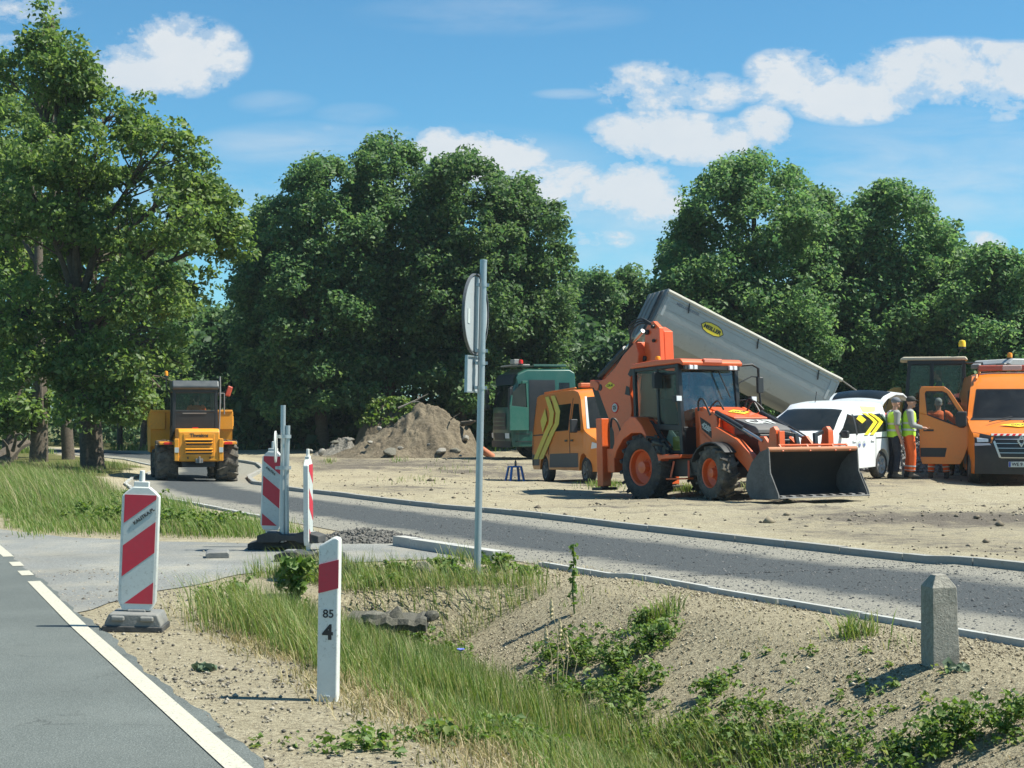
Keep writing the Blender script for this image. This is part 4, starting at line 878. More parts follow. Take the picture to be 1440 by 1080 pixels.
# backhoe end: frame, stabilisers, boom, stick
mb = MB(); mb.box((-1.15, 0, .80), (.25, 1.9, .5)); mb.box((-1.32, .02, .95), (.3, .5, .75)); mb.build('backhoe_frame', ORG, T, bevel=.02)
for s in (-1, 1):
    mb = MB(); mb.box((-1.42, s*.92, .98), (.2, .22, 1.42)); o = mb.build('stabiliser_leg', ORG, T, bevel=.015)
    mb = MB(); mb.box((-1.42, s*.92, .22), (.36, .4, .06)); mb.box((-1.42, s*.92, .3), (.12, .12, .16)); mb.build('foot_pad', BLKM, o, bevel=.01)
    mb = MB(); mb.hose([(-1.30, s*.80, 1.5), (-1.28, s*.78, 1.68), (-1.2, s*.7, 1.6), (-1.15, s*.6, 1.2)], .022, 6); mb.build('hydraulic_hose', BLKP, T)
mb = MB(); mb.prism([(-1.32, .8), (-1.40, 1.5), (-1.28, 2.4), (-1.12, 3.35), (-1.10, 3.55), (-.98, 3.70), (-.82, 3.72), (-.62, 3.56), (-.60, 2.7), (-.68, 1.6), (-.95, .8)], .02, .14); mb.prism([(-1.02, 1.2), (-1.0, 3.35), (-.9, 3.62), (-.66, 3.50), (-.64, 2.7), (-.72, 1.4)], .18, .42); mb.box((-.92, .2, 2.0), (.22, .3, 2.2)); mb.build('boom', ORG, T, bevel=.015)
for (px_, pz, rr_) in ((-1.0, 3.50, .055), (-1.12, 2.95, .06), (-.8, 3.6, .04), (-.78, 3.30, .035)):
    mb = MB(); mb.lathe([(rr_, -.02), (rr_, .03), (rr_*.6, .035), (.001, .03)][::-1], (px_, -.01, pz), n=14); mb.lathe([(.001, -.035), (rr_*.6, -.03), (rr_, -.02)], (px_, .0, pz), n=14); mb.build('pivot_pin', BLKM, T)
STK = [(-2.66, 2.55), (-2.34, 2.60), (-1.92, 2.84), (-1.66, 3.06), (-1.22, 3.32), (-1.12, 3.05), (-1.18, 2.72), (-1.40, 2.62), (-1.46, 2.30), (-1.40, 1.9), (-1.50, 1.4), (-1.82, .95), (-2.05, 1.0), (-2.06, 1.43), (-2.36, 1.95), (-2.58, 2.35)]
mb = MB(); mb.prism(STK, -.16, .14); o = mb.build('dipper_stick', ORG, T, bevel=.02)
mb = MB(); mb.prism([(-1.50, 2.64), (-1.36, 2.80), (-1.24, 2.86), (-1.28, 2.64), (-1.42, 2.58)], -.166, -.155); mb.prism([(-1.62, 2.22), (-1.45, 2.18), (-1.46, 2.36), (-1.56, 2.40)], -.166, -.155); mb.build('gap_black_plate', BLKM, o)  # black plates laid on the stick paint in the dark of its gaps
mb = MB(); mb.prism([(-2.86, 2.44), (-2.62, 2.42), (-2.34, 1.94), (-2.04, 1.42), (-1.98, .95), (-2.36, .95), (-2.46, 1.5), (-2.68, 2.02)], -.13, .11); mb.build('dipper_underside_band', BLKM, o, bevel=.02)  # added black band standing in for the stick's dark underside
mb = MB(); mb.box((-2.76, 0, 2.52), (.22, .34, .16)); mb.lathe([(.1, -.19), (.1, .19)], (-2.62, 0, 2.46), n=18, cap=True); mb.build('knuckle', ORG, o, bevel=.02)
mb = MB(); mb.lathe([(.07, -.172), (.075, -.16), (.075, .16)], (-2.5, 0, 2.42), n=16, cap=True); mb.build('pivot_pin', BLKM, o)
mb = MB(); mb.tube([(-2.66, -.02, 2.66), (-1.72, -.02, 3.20)], .085, 14); c_ = mb.build('boom_cylinder', BLKM, T)
mb = MB(); mb.tube([(-1.72, -.02, 3.20), (-1.12, -.02, 3.54)], .045, 12); mb.build('piston_rod', CHR, c_)
mb = MB()
for k, dz in enumerate((0, .05, .1)): mb.hose([(-1.9-.1*k, -.08, 2.9), (-1.5, -.12+.05*k, 3.22), (-1.40-.05*k, -.1, 3.55+dz), (-1.15, -.05, 3.70+dz), (-.85, .05, 3.64)], .02, 6)
mb.hose([(-2.4, -.1, 2.72), (-1.5, -.1, 3.22)], .025, 6); mb.build('hydraulic_hose', BLKP, T)
mb = MB(); mb.lathe([(.001, -.172), (.115, -.172), (.12, -.16)], (-1.98, 0, 1.95), n=26); o2 = mb.build('speed_disc', REDL, o)
mb = MB(); mb.lathe([(.001, -.176), (.092, -.176), (.092, -.165)], (-1.98, 0, 1.95), n=26); mb.build('disc_face', SHEET, o)
text('25', .11, BLK, T, frame((-1.98, -.180, 1.95), (1, 0, 0), (0, 0, 1)), bold=.003)
emblem(T, frame((-2.14, -.163, 2.44), (1, 0, 0), (0, 0, 1)), .36, .17, 'COLAS', .07)

# ------------------------------------------------------------------ panel vans
ALLOY = paint('alloy_silver', (.48, .49, .50), .35, metal=.3, dirt=.3)
def van_wheels(t, xs, y, r, w, steer=0, spokes=5, rm=STL):
    for x in xs:
        for s in (-1, 1): wheel(t, (x, s*y, r), r, w, r*.66, s, rm, TYRE, dish=.03, spokes=spokes, hub=.03, steer=steer if x == xs[-1] else 0)
# tall orange crew van with chevron stripes
t = thing('panel_van', 'tall orange panel van with pale yellow chevron stripes, behind the backhoe', 'van', (1.89, 44.26, -.24), -74.4, 1.8)
def yfA(x, z):
    w = 1.0-.012*max(0, .9-z)
    if z > 1.4: w -= .15*((z-1.4)/1.15)**1.2
    if x > 3.5: w -= .22*((x-3.5)/1.12)**2
    if x < -1.2: w -= .03
    return w
def bowA(x, q, z): return (x-(.30*q*q*ss(3.0, 4.5, x)*1. if x > 2.4 else 0)+(.06*q*q if x < -1.25 else 0), z-.05*q**4*(1 if z > 2.3 else 0))
zs, ARR = .34, .44
prof = [(4.45, .30), (4.60, .42), (4.62, .75), (4.56, 1.0), (4.40, 1.16), (3.86, 1.36), (3.72, 1.44), (2.98, 2.36), (2.72, 2.50), (2.3, 2.565), (1.2, 2.59), (-.9, 2.575), (-1.15, 2.52), (-1.25, 2.40), (-1.33, 1.5), (-1.36, .75), (-1.34, .45), (-1.2, .36)]
prof = prof+arch(0, ARR, .36, zc=.35)[::-1]+arch(3.64, ARR, .33, zc=.35)[::-1]+[(4.1, .30)]
sh = Shell(prof, yfA, xc=(-1.2, 3.5, 3.75, 4.0, 4.25), zc=(.9, 1.4, 1.8, 2.2), bow=bowA)
mb = MB(); sh.body(mb); body = mb.build('body', ORV, t, bevel=.045, seg=3, ang=30)
van_wheels(t, (0, 3.64), .86, .35, .24)
for s in (-1, 1):
    mb = MB(); sh.patch(mb, [(.92, 1.42), (2.26, 1.42), (2.26, 2.16), (.92, 2.16)], s); mb.build('side_window', GLD, t, bevel=.02)
    mb = MB(); sh.patch(mb, [(2.52, 1.40), (3.42, 1.40), (3.30, 1.62), (2.96, 2.12), (2.52, 2.14)], s); mb.build('door_window', GLD, t, bevel=.02)
    mb = MB(); sh.patch(mb, [(.50, .42), (3.12, .42), (3.12, .80), (.56, .80)], s, .012); sh.patch(mb, [(-1.36, .48), (-.52, .48), (-.50, .80), (-1.36, .80)], s, .012); mb.build('side_cladding', GRYP, t, bevel=.01)
    mb = MB()
    for dx in (0, .58): sh.patch(mb, [(-.30+dx, 2.50), (.06+dx, 2.50), (.80+dx, 1.98), (.80+dx, 1.62), (-.62+dx*.9, .66), (-1.06+dx*.9, .66), (.42+dx, 1.66), (.42+dx, 1.94)], s, .014)
    mb.build('chevron_stripe', STR, t)
    mb = MB(); sh.patch(mb, [(-.42, 1.76), (-.1, 1.42), (.22, 1.76), (-.1, 2.10)], s, .016); mb.build('emblem', STR, t)
    for xx in (.40, 2.40, -1.12): mb = MB(); sh.patch(mb, [(xx-.008, .5), (xx+.008, .5), (xx+.008, 2.3), (xx-.008, 2.3)], s, .004); mb.build('door_seam', BLKP, t)
    mb = MB(); sh.patch(mb, [(-1.2, 1.34), (.75, 1.34), (.75, 1.375), (-1.2, 1.375)], s, .008); mb.build('door_rail', BLKP, t)
    for xx in (2.0, 2.52): mb = MB(); sh.patch(mb, [(xx, 1.12), (xx+.2, 1.12), (xx+.2, 1.17), (xx, 1.17)], s, .02); mb.build('door_handle', BLKP, t)
    mb = MB(); mb.box((3.25, s*1.16, 1.52), (.14, .2, .36)); mb.bar((3.3, s*.95, 1.42), (3.25, s*1.1, 1.42), .06, .06); mb.build('mirror', BLKP, t, bevel=.04)
    mb = MB(); mb.box((.6, s*.70, 2.59), (2.9, .07, .05)); mb.build('roof_rail', ORV, t, bevel=.02)
    mb = MB(); sh.patch(mb, [(4.22, .90), (4.50, .92), (4.48, 1.04), (4.28, 1.08)], s, .012); mb.build('headlight', LAMPW, t, bevel=.01)
text('CL', .2, BLK, t, frame((-.1, -.968, 1.76), (1, 0, 0), (0, .13, 1)), bold=.004)
xfA = lambda z: float(np.interp(z, [.42, .75, 1.0, 1.16, 1.36, 1.44, 2.36, 2.5], [4.6, 4.62, 4.56, 4.40, 3.86, 3.72, 2.98, 2.72]))
mb = MB(); sh.front(mb, [(-.84, 1.47), (.84, 1.47), (.80, 2.32), (-.80, 2.32)], xfA, .02); mb.build('windscreen', GLD, t)
mb = MB(); sh.front(mb, [(-.92, 1.44), (-.84, 1.44), (-.80, 2.34), (-.86, 2.34)], xfA, .015); sh.front(mb, [(.84, 1.44), (.92, 1.44), (.86, 2.34), (.80, 2.34)], xfA, .015); mb.build('windscreen_trim', SHEET, t)
mb = MB(); sh.front(mb, [(-1, .42), (1, .42), (1, .82), (-1, .82)], xfA, .015); mb.build('bumper', BLKP, t)
mb = MB(); mb.box((2.2, 0, 2.66), (.25, 1.3, .12)); mb.build('light_bar', paint('orange_light_bar', (.60, .16, .05), .3), t, bevel=.03)

# white car-sized van, tailgate raised
t = thing('white_van', 'small white van with yellow chevrons on its rear window and raised tailgate', 'van', (7.43, 34.3, .262), -127, -.5)
t.scale = (1, 1, .95)
def yfB(x, z):
    w = .885-.02*max(0, .6-z)
    if z > 1.02: w -= .20*((z-1.02)/.76)**1.25
    if x > 2.4: w -= .20*((x-2.4)/1.05)**2
    if x < -.4: w -= .05*((-.4-x)/.35)**2
    return w
def bowB(x, q, z): return (x-.32*q*q*float(ss(2.0, 3.3, x))-(.16*q*q if 1.4 < x < 2.5 and z > 1.05 else 0)*1.+(.12*q*q if x < -.5 else 0), z-.05*q**4*(1 if z > 1.5 else 0))
prof = [(3.30, .26), (3.42, .40), (3.44, .62), (3.36, .82), (3.15, .92), (2.58, 1.06), (2.40, 1.13), (1.56, 1.66), (1.30, 1.755), (.9, 1.80), (.2, 1.81), (-.30, 1.775), (-.52, 1.70), (-.66, 1.25), (-.74, .95), (-.75, .50), (-.66, .34)]
prof = prof+arch(0, .375, .28, zc=.31)[::-1]+arch(2.8, .375, .26, zc=.31)[::-1]+[(3.2, .24)]
sh = Shell(prof, yfB, xc=(-.4, -.6, 2.4, 2.6, 2.9, 3.15), zc=(.6, 1.02, 1.2, 1.4, 1.6), bow=bowB)
mb = MB(); sh.body(mb); mb.build('body', WHT, t, bevel=.05, seg=3)
van_wheels(t, (0, 2.8), .77, .315, .20, spokes=5, rm=ALLOY)
for s in (-1, 1):
    mb = MB(); sh.patch(mb, [(-.22, 1.08), (1.30, 1.05), (1.28, 1.52), (.2, 1.54), (-.12, 1.50), (-.30, 1.32)], s, .006); mb.build('rear_side_window', GLD, t, bevel=.02)
    mb = MB(); sh.patch(mb, [(1.38, 1.05), (2.28, 1.05), (2.10, 1.22), (1.72, 1.50), (1.36, 1.52)], s, .006); mb.build('door_window', GLD, t, bevel=.02)
    mb = MB(); sh.patch(mb, [(1.30, 1.03), (1.38, 1.03), (1.36, 1.54), (1.28, 1.54)], s, .010); mb.build('door_pillar', BLKP, t)
    mb = MB()
    for dx in (0, .30): sh.patch(mb, [(.98-dx, 1.02), (.80-dx, 1.02), (.18-dx, 1.30), (.62-dx, 1.56), (.80-dx, 1.56), (.38-dx, 1.30)], s, .018)
    mb.build('chevron_stripe', LOGO, t)
    mb = MB(); sh.patch(mb, [(1.20, 1.38), (.98, 1.28), (.74, 1.36), (.98, 1.48)], s, .018); mb.build('emblem', LOGO, t)
    mb = MB(); sh.patch(mb, [(.72, 1.58), (.1, 1.60), (.0, 1.70), (.8, 1.72)], s, .008); mb.build('roof_chevron', paint('pale_yellow_film', (.74, .70, .28), .4), t)
    for xx in (1.34, .36): mb = MB(); sh.patch(mb, [(xx-.006, .36), (xx+.006, .36), (xx+.006, 1.03), (xx-.006, 1.03)], s, .003); mb.build('door_seam', BLKP, t)
    mb = MB(); sh.patch(mb, [(-.5, .93), (.34, .93), (.34, .955), (-.5, .955)], s, .006); mb.build('door_rail', BLKP, t)
    mb = MB(); mb.box((2.12, s*.98, 1.05), (.12, .17, .17)); mb.build('mirror', BLKP, t, bevel=.04)
    for xx in (1.38, .45): mb = MB(); sh.patch(mb, [(xx+.17, .87), (xx, .87), (xx, .91), (xx+.17, .91)], s, .02); mb.build('door_handle', WHT, t)
    for xx in (1.22, .98):
        mb = MB(); c8 = [(xx+.075*math.cos(k*math.pi/6), .82+.08*math.sin(k*math.pi/6)) for k in range(12)]; sh.patch(mb, c8, s, .008); o = mb.build('safety_sticker', SHEET, t)
        mb = MB(); sh.patch(mb, [(xx-.06, .81), (xx-.03, .76), (xx+.03, .76), (xx+.06, .81), (xx+.02, .83), (xx-.02, .83)], s, .012); mb.build('sticker_mark', paint('blue_sticker', (.12, .16, .36), .5), o)
    mb = MB(); sh.patch(mb, [(-.56, 1.16), (-.42, 1.16), (-.40, 1.52), (-.48, 1.56)], s, .01); mb.build('tail_light', REDL, t)
xfB = lambda z: float(np.interp(z, [.4, .62, .82, .92, 1.06, 1.13, 1.66, 1.755], [3.42, 3.44, 3.36, 3.15, 2.58, 2.40, 1.56, 1.30]))
mb = MB(); sh.front(mb, [(-.90, 1.15), (.90, 1.15), (.88, 1.62), (-.88, 1.62)], xfB, .035, th=.03); mb.build('windscreen', GLD, t)
mb = MB(); sh.front(mb, [(-.6, .45), (.6, .45), (.55, .7), (-.55, .7)], xfB, .012); mb.build('grille', BLKP, t)
mb = MB(); mb.tube([(1.30, -.1, 1.75), (1.22, -.1, 2.0)], .008, 6); mb.build('aerial', BLKP, t)
mb = MB(); mb.prism([(-.60, .55), (.60, .55), (.56, 1.60), (-.56, 1.60)], -.80, -.76, axis='x'); mb.build('bay_black_panel', BLKM, t)  # flat black panel painting in the dark inside of the open rear
# raised tailgate: white frame round a dark pane
tg = Matrix.Translation((-.50, 0, 1.74)) @ Matrix.Rotation(R(5), 4, 'Y'); ring = []
def tgp(u, v, d): return tg @ Vector((-u, v, d))
mb = MB(); n = 13; top = []; bot = []
for (u, hw, d) in ((0, .66, .02), (.06, .68, .10), (.22, .70, .19), (.55, .76, .26), (.90, .79, .22), (1.12, .78, .12), (1.16, .76, .06)):
    ring.append([tgp(u, hw*q, d-.07*q*q) for q in np.linspace(-1, 1, n)]+[tgp(u, hw*q, d-.07*q*q-.06) for q in np.linspace(1, -1, n)])
mb.loft(ring); tgo = mb.build('tailgate', WHT, t, bevel=.02)
mb = MB(); ring = []
for (u, hw, d) in ((.10, .58, .135), (.22, .60, .205), (.52, .64, .272)): ring.append([tgp(u, hw*q, d-.07*(q*hw/.72)**2) for q in np.linspace(-1, 1, n)]+[tgp(u, hw*q, d-.07*(q*hw/.72)**2-.02) for q in np.linspace(1, -1, n)])
mb.loft(ring); mb.build('tailgate_window', GLD, tgo)
for s in (-1, 1):
    mb = MB(); mb.tube([(-.6, s*.6, 1.35), tuple(tgp(.5, s*.64, .16))], .012, 6); mb.build('gas_strut', BLKM, t)

# orange van on the right with its door open
t = thing('open_van', 'orange van facing the viewer with its front passenger door wide open', 'van', (10.75, 32.5, .148), -103)
def yfC(x, z):
    w = 1.035-.015*max(0, .8-z)
    if z > 1.35: w -= .17*((z-1.35)/1.12)**1.25
    if x > -1.0: w -= .10*((x+1.0)/1.0)**2
    return w
def bowC(x, q, z): return (x-.24*q*q*float(ss(-2., -.2, x)), z-.06*q**4*(1 if z > 2.2 else 0))
prof = [(-.12, .24), (.0, .34), (.03, .62), (.0, .98), (-.10, 1.10), (-.28, 1.17), (-.80, 1.40), (-1.50, 2.10), (-1.62, 2.24), (-1.95, 2.42), (-2.4, 2.47), (-5.2, 2.47), (-5.45, 2.3), (-5.5, .5), (-5.3, .36)]
prof = prof+arch(-4.5, .42, .34, zc=.34)[::-1]+arch(-.88, .42, .30, zc=.34)[::-1]+[(-.36, .24)]
sh = Shell(prof, yfC, xc=(-1.5, -1.0, -.7, -.4, -.2), zc=(.62, .98, 1.35, 1.7, 2.1), bow=bowC)
mb = MB(); sh.body(mb, qs=(.95, .85, .6, .3, 0)); mb.build('body', ORV, t, bevel=.04, seg=3)
van_wheels(t, (-4.5, -.88), .90, .345, .25)
xfC = lambda z: float(np.interp(z, [.34, .62, .98, 1.10, 1.17, 1.40, 2.10, 2.24, 2.42], [.0, .03, .0, -.10, -.28, -.80, -1.50, -1.62, -1.95]))
mb = MB(); sh.front(mb, [(-.90, 1.44), (.90, 1.44), (.88, 1.7), (.86, 2.08), (-.86, 2.08), (-.88, 1.7)], xfC, .014); mb.build('windscreen', glass('windscreen_glass', (.16, .20, .22), .45, refl=.06), t)
mb = MB(); sh.front(mb, [(-.94, 1.39), (.94, 1.39), (.92, 1.445), (-.92, 1.445)], xfC, .012); mb.build('scuttle', BLKP, t)
mb = MB(); sh.front(mb, [(-1, .245), (1, .245), (1, .86), (.62, .90), (.5, .60), (-.5, .60), (-.62, .90), (-1, .86)], xfC, .02, th=.03); mb.build('bumper', BLKP, t)
mb = MB(); sh.front(mb, [(-.62, .92), (-.56, 1.06), (.56, 1.06), (.62, .92), (.5, .60), (-.5, .60)], xfC, .012); gr = mb.build('grille', BLKM, t)
mb = MB()
for z_, q_ in ((.98, .56), (.89, .56), (.79, .52), (.69, .48)): sh.front(mb, [(-q_, z_), (q_, z_), (q_, z_+.014), (-q_, z_+.014)], xfC, .04, th=.03)
sh.front(mb, [(-.60, .93), (-.56, .96), (-.44, .62), (-.42, .585), (-.48, .60)], xfC, .045, th=.03); sh.front(mb, [(.60, .93), (.56, .96), (.44, .62), (.42, .585), (.48, .60)], xfC, .045, th=.03); sh.front(mb, [(-.44, .585), (.44, .585), (.44, .605), (-.44, .605)], xfC, .045, th=.03)
mb.build('grille_bar', CHR, gr)
mb = MB()
for k in range(9):
    q_ = -.58+.13*k; sh.front(mb, [(q_, 1.065), (q_+.07, 1.065), (q_+.10, 1.10), (q_+.03, 1.10)], xfC, .02)
mb.build('warning_strip', REDL, t)
mb = MB(); sh.front(mb, [(-.62, 1.06), (.62, 1.06), (.62, 1.105), (-.62, 1.105)], xfC, .014); mb.build('warning_strip_backing', SHEET, t)
for s in (-1, 1):
    mb = MB(); sh.front(mb, [(s*.99, .88), (s*.99, 1.14), (s*.62, 1.06), (s*.66, .91)] if s > 0 else [(s*.66, .91), (s*.62, 1.06), (s*.99, 1.14), (s*.99, .88)], xfC, .016); o = mb.build('headlight', BLKP, t)
    mb = MB(); sh.front(mb, [(s*.94, .92), (s*.94, 1.02), (s*.70, .99), (s*.70, .93)] if s > 0 else [(s*.70, .93), (s*.70, .99), (s*.94, 1.02), (s*.94, .92)], xfC, .028); mb.build('headlight_lens', LAMPW, o)
    mb = MB(); sh.front(mb, [(s*.99, .84), (s*.99, .90), (s*.68, .90), (s*.64, .86)], xfC, .03); mb.build('light_trim', CHR, o)
M = frame((xfC(.93)+.07, 0, .95), (0, 1, 0), (0, 0, 1)); mb = MB()
for a in range(4):
    A = [(.09, 0), (0, .135), (-.09, 0), (0, -.135)]; B = [(.05, 0), (0, .08), (-.05, 0), (0, -.08)]
    i, j = a, (a+1) % 4; mb.prism([A[i], A[j], B[j], B[i]], 0, .025, axis='z', M=M)
mb.build('badge', CHR, t, bevel=.004)
mb = MB(); mb.box((.075, 0, .455), (.02, .52, .115)); pl_ = mb.build('number_plate', SHEET, t, bevel=.004)
mb = MB(); mb.box((.087, -.235, .455), (.004, .04, .1)); mb.build('plate_strip', paint('plate_blue', (.02, .06, .35), .4), pl_)
text('WE 9', .095, BLK, t, frame((.0875, -.195, .455), (0, 1, 0), (0, 0, 1)), bold=.002, center=False)
nn = Vector((.81, 0, .0)); M = frame((-.50, 0, 1.275), (0, 1, 0), (-.52, 0, .23)) @ Matrix.Translation((0, 0, .012)); emblem(t, M, .78, .20, 'COLAS', .10)
mb = MB(); mb.tube([(-.62, -.6, 1.36), (-.80, -.1, 1.47)], .012, 6); mb.tube([(-.62, .1, 1.36), (-.80, .6, 1.47)], .012, 6); mb.build('wiper', BLKP, t)
mb = MB(); mb.box((-2.2, 0, 2.56), (.28, 1.45, .13)); o = mb.build('light_bar', REDL if False else paint('dull_red_bar', (.40, .08, .05), .3), t, bevel=.03)
mb = MB(); mb.box((-2.2, 0, 2.56), (.30, .42, .12)); mb.build('light_bar_centre', paint('pale_bar', (.55, .42, .38), .4), o, bevel=.02)
mb = MB(); mb.tube([(-1.75, -.78, 2.40), (-1.62, -.80, 2.30)], .03, 8); mb.box((-1.9, -.72, 2.44), (.3, .05, .06)); mb.build('marker_lamp', ORV, t, bevel=.01)
mb = MB(); mb.add([(-2.02, -1.045, .42), (-1.05, -1.045, .42), (-1.05, -1.045, 1.36), (-1.55, -.955, 2.05), (-2.02, -.955, 2.05)], [(0, 1, 2, 3, 4)]); mb.build('doorway_black_panel', BLKM, t, smooth=False)  # black sheet on solid bodywork in place of the shaded cab interior
dM = Matrix.Translation((-.98, -1.0, 0)) @ Matrix.Rotation(R(180+86), 4, 'Z')     # local x outwards from the hinge
def dprism(mb, poly, a=-.045, b=.045): return mb.prism(poly, a, b, M=dM)
low = [(.02, .80), (.10, .56), (.18, .42), (.98, .42), (1.03, .60), (1.05, 1.25), (1.05, 1.55), (.88, 1.50), (.58, 1.38), (.20, 1.24), (.10, 1.40), (.0, 1.42), (-.02, 1.2)]
mb = MB(); dprism(mb, low); dprism(mb, [(1.05, 1.55), (1.04, 2.06), (1.0, 2.13), (.52, 2.13), (.40, 2.04), (.0, 1.42), (.10, 1.40), (.46, 1.98), (.56, 2.03), (.90, 2.03), (.93, 1.98), (.88, 1.50)]); dr = mb.build('passenger_door', ORV, t, bevel=.012)
mb = MB(); dprism(mb, [(.10, 1.40), (.20, 1.24), (.58, 1.38), (.88, 1.50), (.93, 1.98), (.90, 2.03), (.56, 2.03), (.46, 1.98)], -.006, .006); mb.build('door_glass', GLM, dr, smooth=False)
mb = MB(); dprism(mb, [(.50, 1.34), (.525, 1.35), (.525, 2.04), (.50, 2.03)], -.03, .03)
for p, q_ in (((.10, 1.40), (.46, 1.98)), ((.56, 2.02), (.9, 2.02)), ((.92, 2.0), (.88, 1.5)), ((.88, 1.5), (.2, 1.24))): mb.bar(dM @ Vector((p[0], 0, p[1])), dM @ Vector((q_[0], 0, q_[1])), .03, .05)
mb.build('window_seal', BLKP, dr)
for fs in (-1, 1):
    mb = MB(); dprism(mb, [(.50, .58), (1.02, .58), (1.02, .78), (.46, .78)], fs*.045, fs*.055); mb.build('door_trim', BLKP, dr, bevel=.006); mb = MB(); dprism(mb, [(.74, 1.145), (.96, 1.145), (.96, 1.185), (.74, 1.185)], fs*.045, fs*.07); mb.build('door_handle', BLKP, dr, bevel=.006)
mb = MB(); dprism(mb, [(.04, 1.26), (.04, 1.58), (.24, 1.58), (.28, 1.5), (.28, 1.30), (.20, 1.22)], .08, .20); dprism(mb, [(.08, 1.22), (.08, 1.34), (.2, 1.34), (.2, 1.22)], .0, .12); mb.build('mirror', BLKP, dr, bevel=.03)
# ------------------------------------------------------------------ site dumper seen from behind
t = thing('site_dumper', 'yellow site dumper with black cab driving away along the path', 'dumper', (-8.41, 41., -.115), 106)
t.scale = (.95, .95, .95)
for s in (-1, 1):
    wheel(t, (0, s*.82, .57), .57, .60, .30, s, YLW, TYREM, lugs=14, dish=.1, lh=.05)
    wheel(t, (2.35, s*.82, .57), .57, .60, .30, s, YLW, TYREM, lugs=14, dish=.1, lh=.05)
mb = MB(); mb.box((.9, 0, .62), (3.4, .7, .3)); mb.box((0, 0, .57), (.3, 1.3, .3)); mb.box((2.35, 0, .57), (.3, 1.3, .3)); mb.box((-.55, 0, .55), (.5, .9, .22)); mb.build('chassis', BLKM, t, bevel=.02)
mb = MB(); mb.prism([(-.92, .60), (-.92, 1.42), (-.80, 1.50), (.45, 1.50), (.45, .60)], -.56, .56); hood = mb.build('engine_cover', YLW, t, bevel=.04, seg=3)
mb = MB(); mb.prism([(-.42, .74), (.42, .74), (.42, 1.36), (-.42, 1.36)], -.935, -.915, axis='x'); mb.build('cover_panel', YLW, hood, bevel=.01)
mb = MB()
for z_ in (1.20, 1.115, .94, .86): mb.box((-.937, 0, z_-.04), (.012, .70, .038))
mb.build('louvre', BLKM, hood)
mb = MB()
for z_ in (1.20, 1.115, .94, .86): mb.box((-.965, 0, z_), (.05, .74, .03), rot=(0, R(-30), 0))
mb.build('louvre_lip', YLW, hood)
text('Thwaites', .135, BLK, hood, frame((-.937, .0, 1.315), (0, -1, 0), (0, 0, 1)), bold=.004)
mb = MB(); mb.box((-.945, .30, .70), (.03, .03, .06)); mb.box((-.945, -.30, .70), (.03, .03, .06)); mb.build('latch', BLKM, hood)
for s in (-1, 1):
    mb = MB(); mb.box((-.84, s*.60, .92), (.22, .12, .62)); mb.prism([(-.7, 1.06), (.72, 1.06), (.72, 1.14), (-.7, 1.14)], s*.56, s*1.05); mb.build('rear_wing', YLW, t, bevel=.02)
    mb = MB(); mb.box((-.72, s*.82, 1.10), (.04, .22, .07)); mb.build('tail_lamp', REDL, t, bevel=.01)
    mb = MB(); mb.box((-.955, s*.60, .92), (.012, .11, .14)); mb.build('safety_sticker', SHEET, t)
mb = MB(); mb.box((-.98, 0, .62), (.16, .2, .12)); mb.tube([(-1.08, 0, .56), (-1.08, 0, .74)], .03, 8); mb.build('tow_hitch', STL, t, bevel=.01)
# cab
mb = MB(); cw = .60; x0, x1 = .42, 1.62
for s in (-1, 1):
    mb.bar((x0, s*cw, 1.4), (x0+.04, s*(cw-.03), 2.62), .09, .09); mb.bar((x1, s*cw, .9), (x1-.08, s*(cw-.03), 2.62), .08, .08); mb.bar((x0, s*cw, 2.58), (x1-.08, s*cw, 2.58), .07, .09); mb.bar((x0, s*cw, 1.5), (x1, s*cw, 1.3), .06, .3)
mb.bar((x0+.02, -cw, 2.56), (x0+.02, cw, 2.56), .08, .1); mb.bar((x0, -cw, 1.98), (x0, cw, 1.98), .05, .08); mb.prism([(-cw, 1.42), (cw, 1.42), (cw, 2.0), (-cw, 2.0)], x0-.02, x0+.03, axis='x'); mb.bar((x1-.08, -cw, 2.56), (x1-.08, cw, 2.56), .08, .1); mb.bar((x1-.02, -cw, 1.6), (x1-.02, cw, 1.6), .05, .5)
mb.box((1.0, 0, 1.0), (1.2, 1.2, .12)); mb.build('cab_frame', BLKM, t, bevel=.015)
mb = MB(); mb.prism([(.34, 2.60), (.30, 2.68), (.42, 2.86), (1.6, 2.86), (1.68, 2.62)], -.66, .64); mb.build('cab_roof', paint('slate_roof_plastic', (.05, .06, .065), .35, dirt=.3, dcol=(.2, .2, .19)), t, bevel=.04, seg=3)
for x_ in (x0+.02, x1-.06):
    mb = MB(); mb.prism([(-cw+.05, 2.02), (cw-.05, 2.02), (cw-.06, 2.52), (-cw+.06, 2.52)], x_-.004, x_+.004, axis='x'); mb.build('cab_window', GLS, t, smooth=False)
mb = MB(); mb.box((x0-.03, .02, 1.93), (.02, .66, .03)); mb.build('grab_rail', STL, t); mb = MB(); mb.box((x0-.03, .0, 1.50), (.02, .16, .06)); mb.build('rear_lamp', REDL, t)
mb = MB(); mb.prism([(.75, 1.25), (1.2, 1.25), (1.2, 1.36), (.88, 1.42), (.78, 2.0), (.66, 2.0), (.7, 1.3)], -.25, .25); mb.build('driver_seat', paint('red_seat', (.35, .05, .04), .7), t, bevel=.03)
mb = MB(); mb.tube([(.42, -.66, 1.3), (.42, -.70, 2.3), (.5, -.70, 2.98)], .025, 8); mb.tube([(.5, -.64, 2.5), (.5, -.82, 2.5), (.5, -.82, 1.9)], .02, 8); mb.build('exhaust_pipe', STL, t)
mb = MB(); mb.tube([(1.5, .62, 2.5), (1.5, .74, 2.7), (1.5, .74, 3.0)], .018, 6); o = mb.build('lamp_stalk', BLKM, t); beacon(t, (1.5, .74, 3.02), .055, AMB, .14)
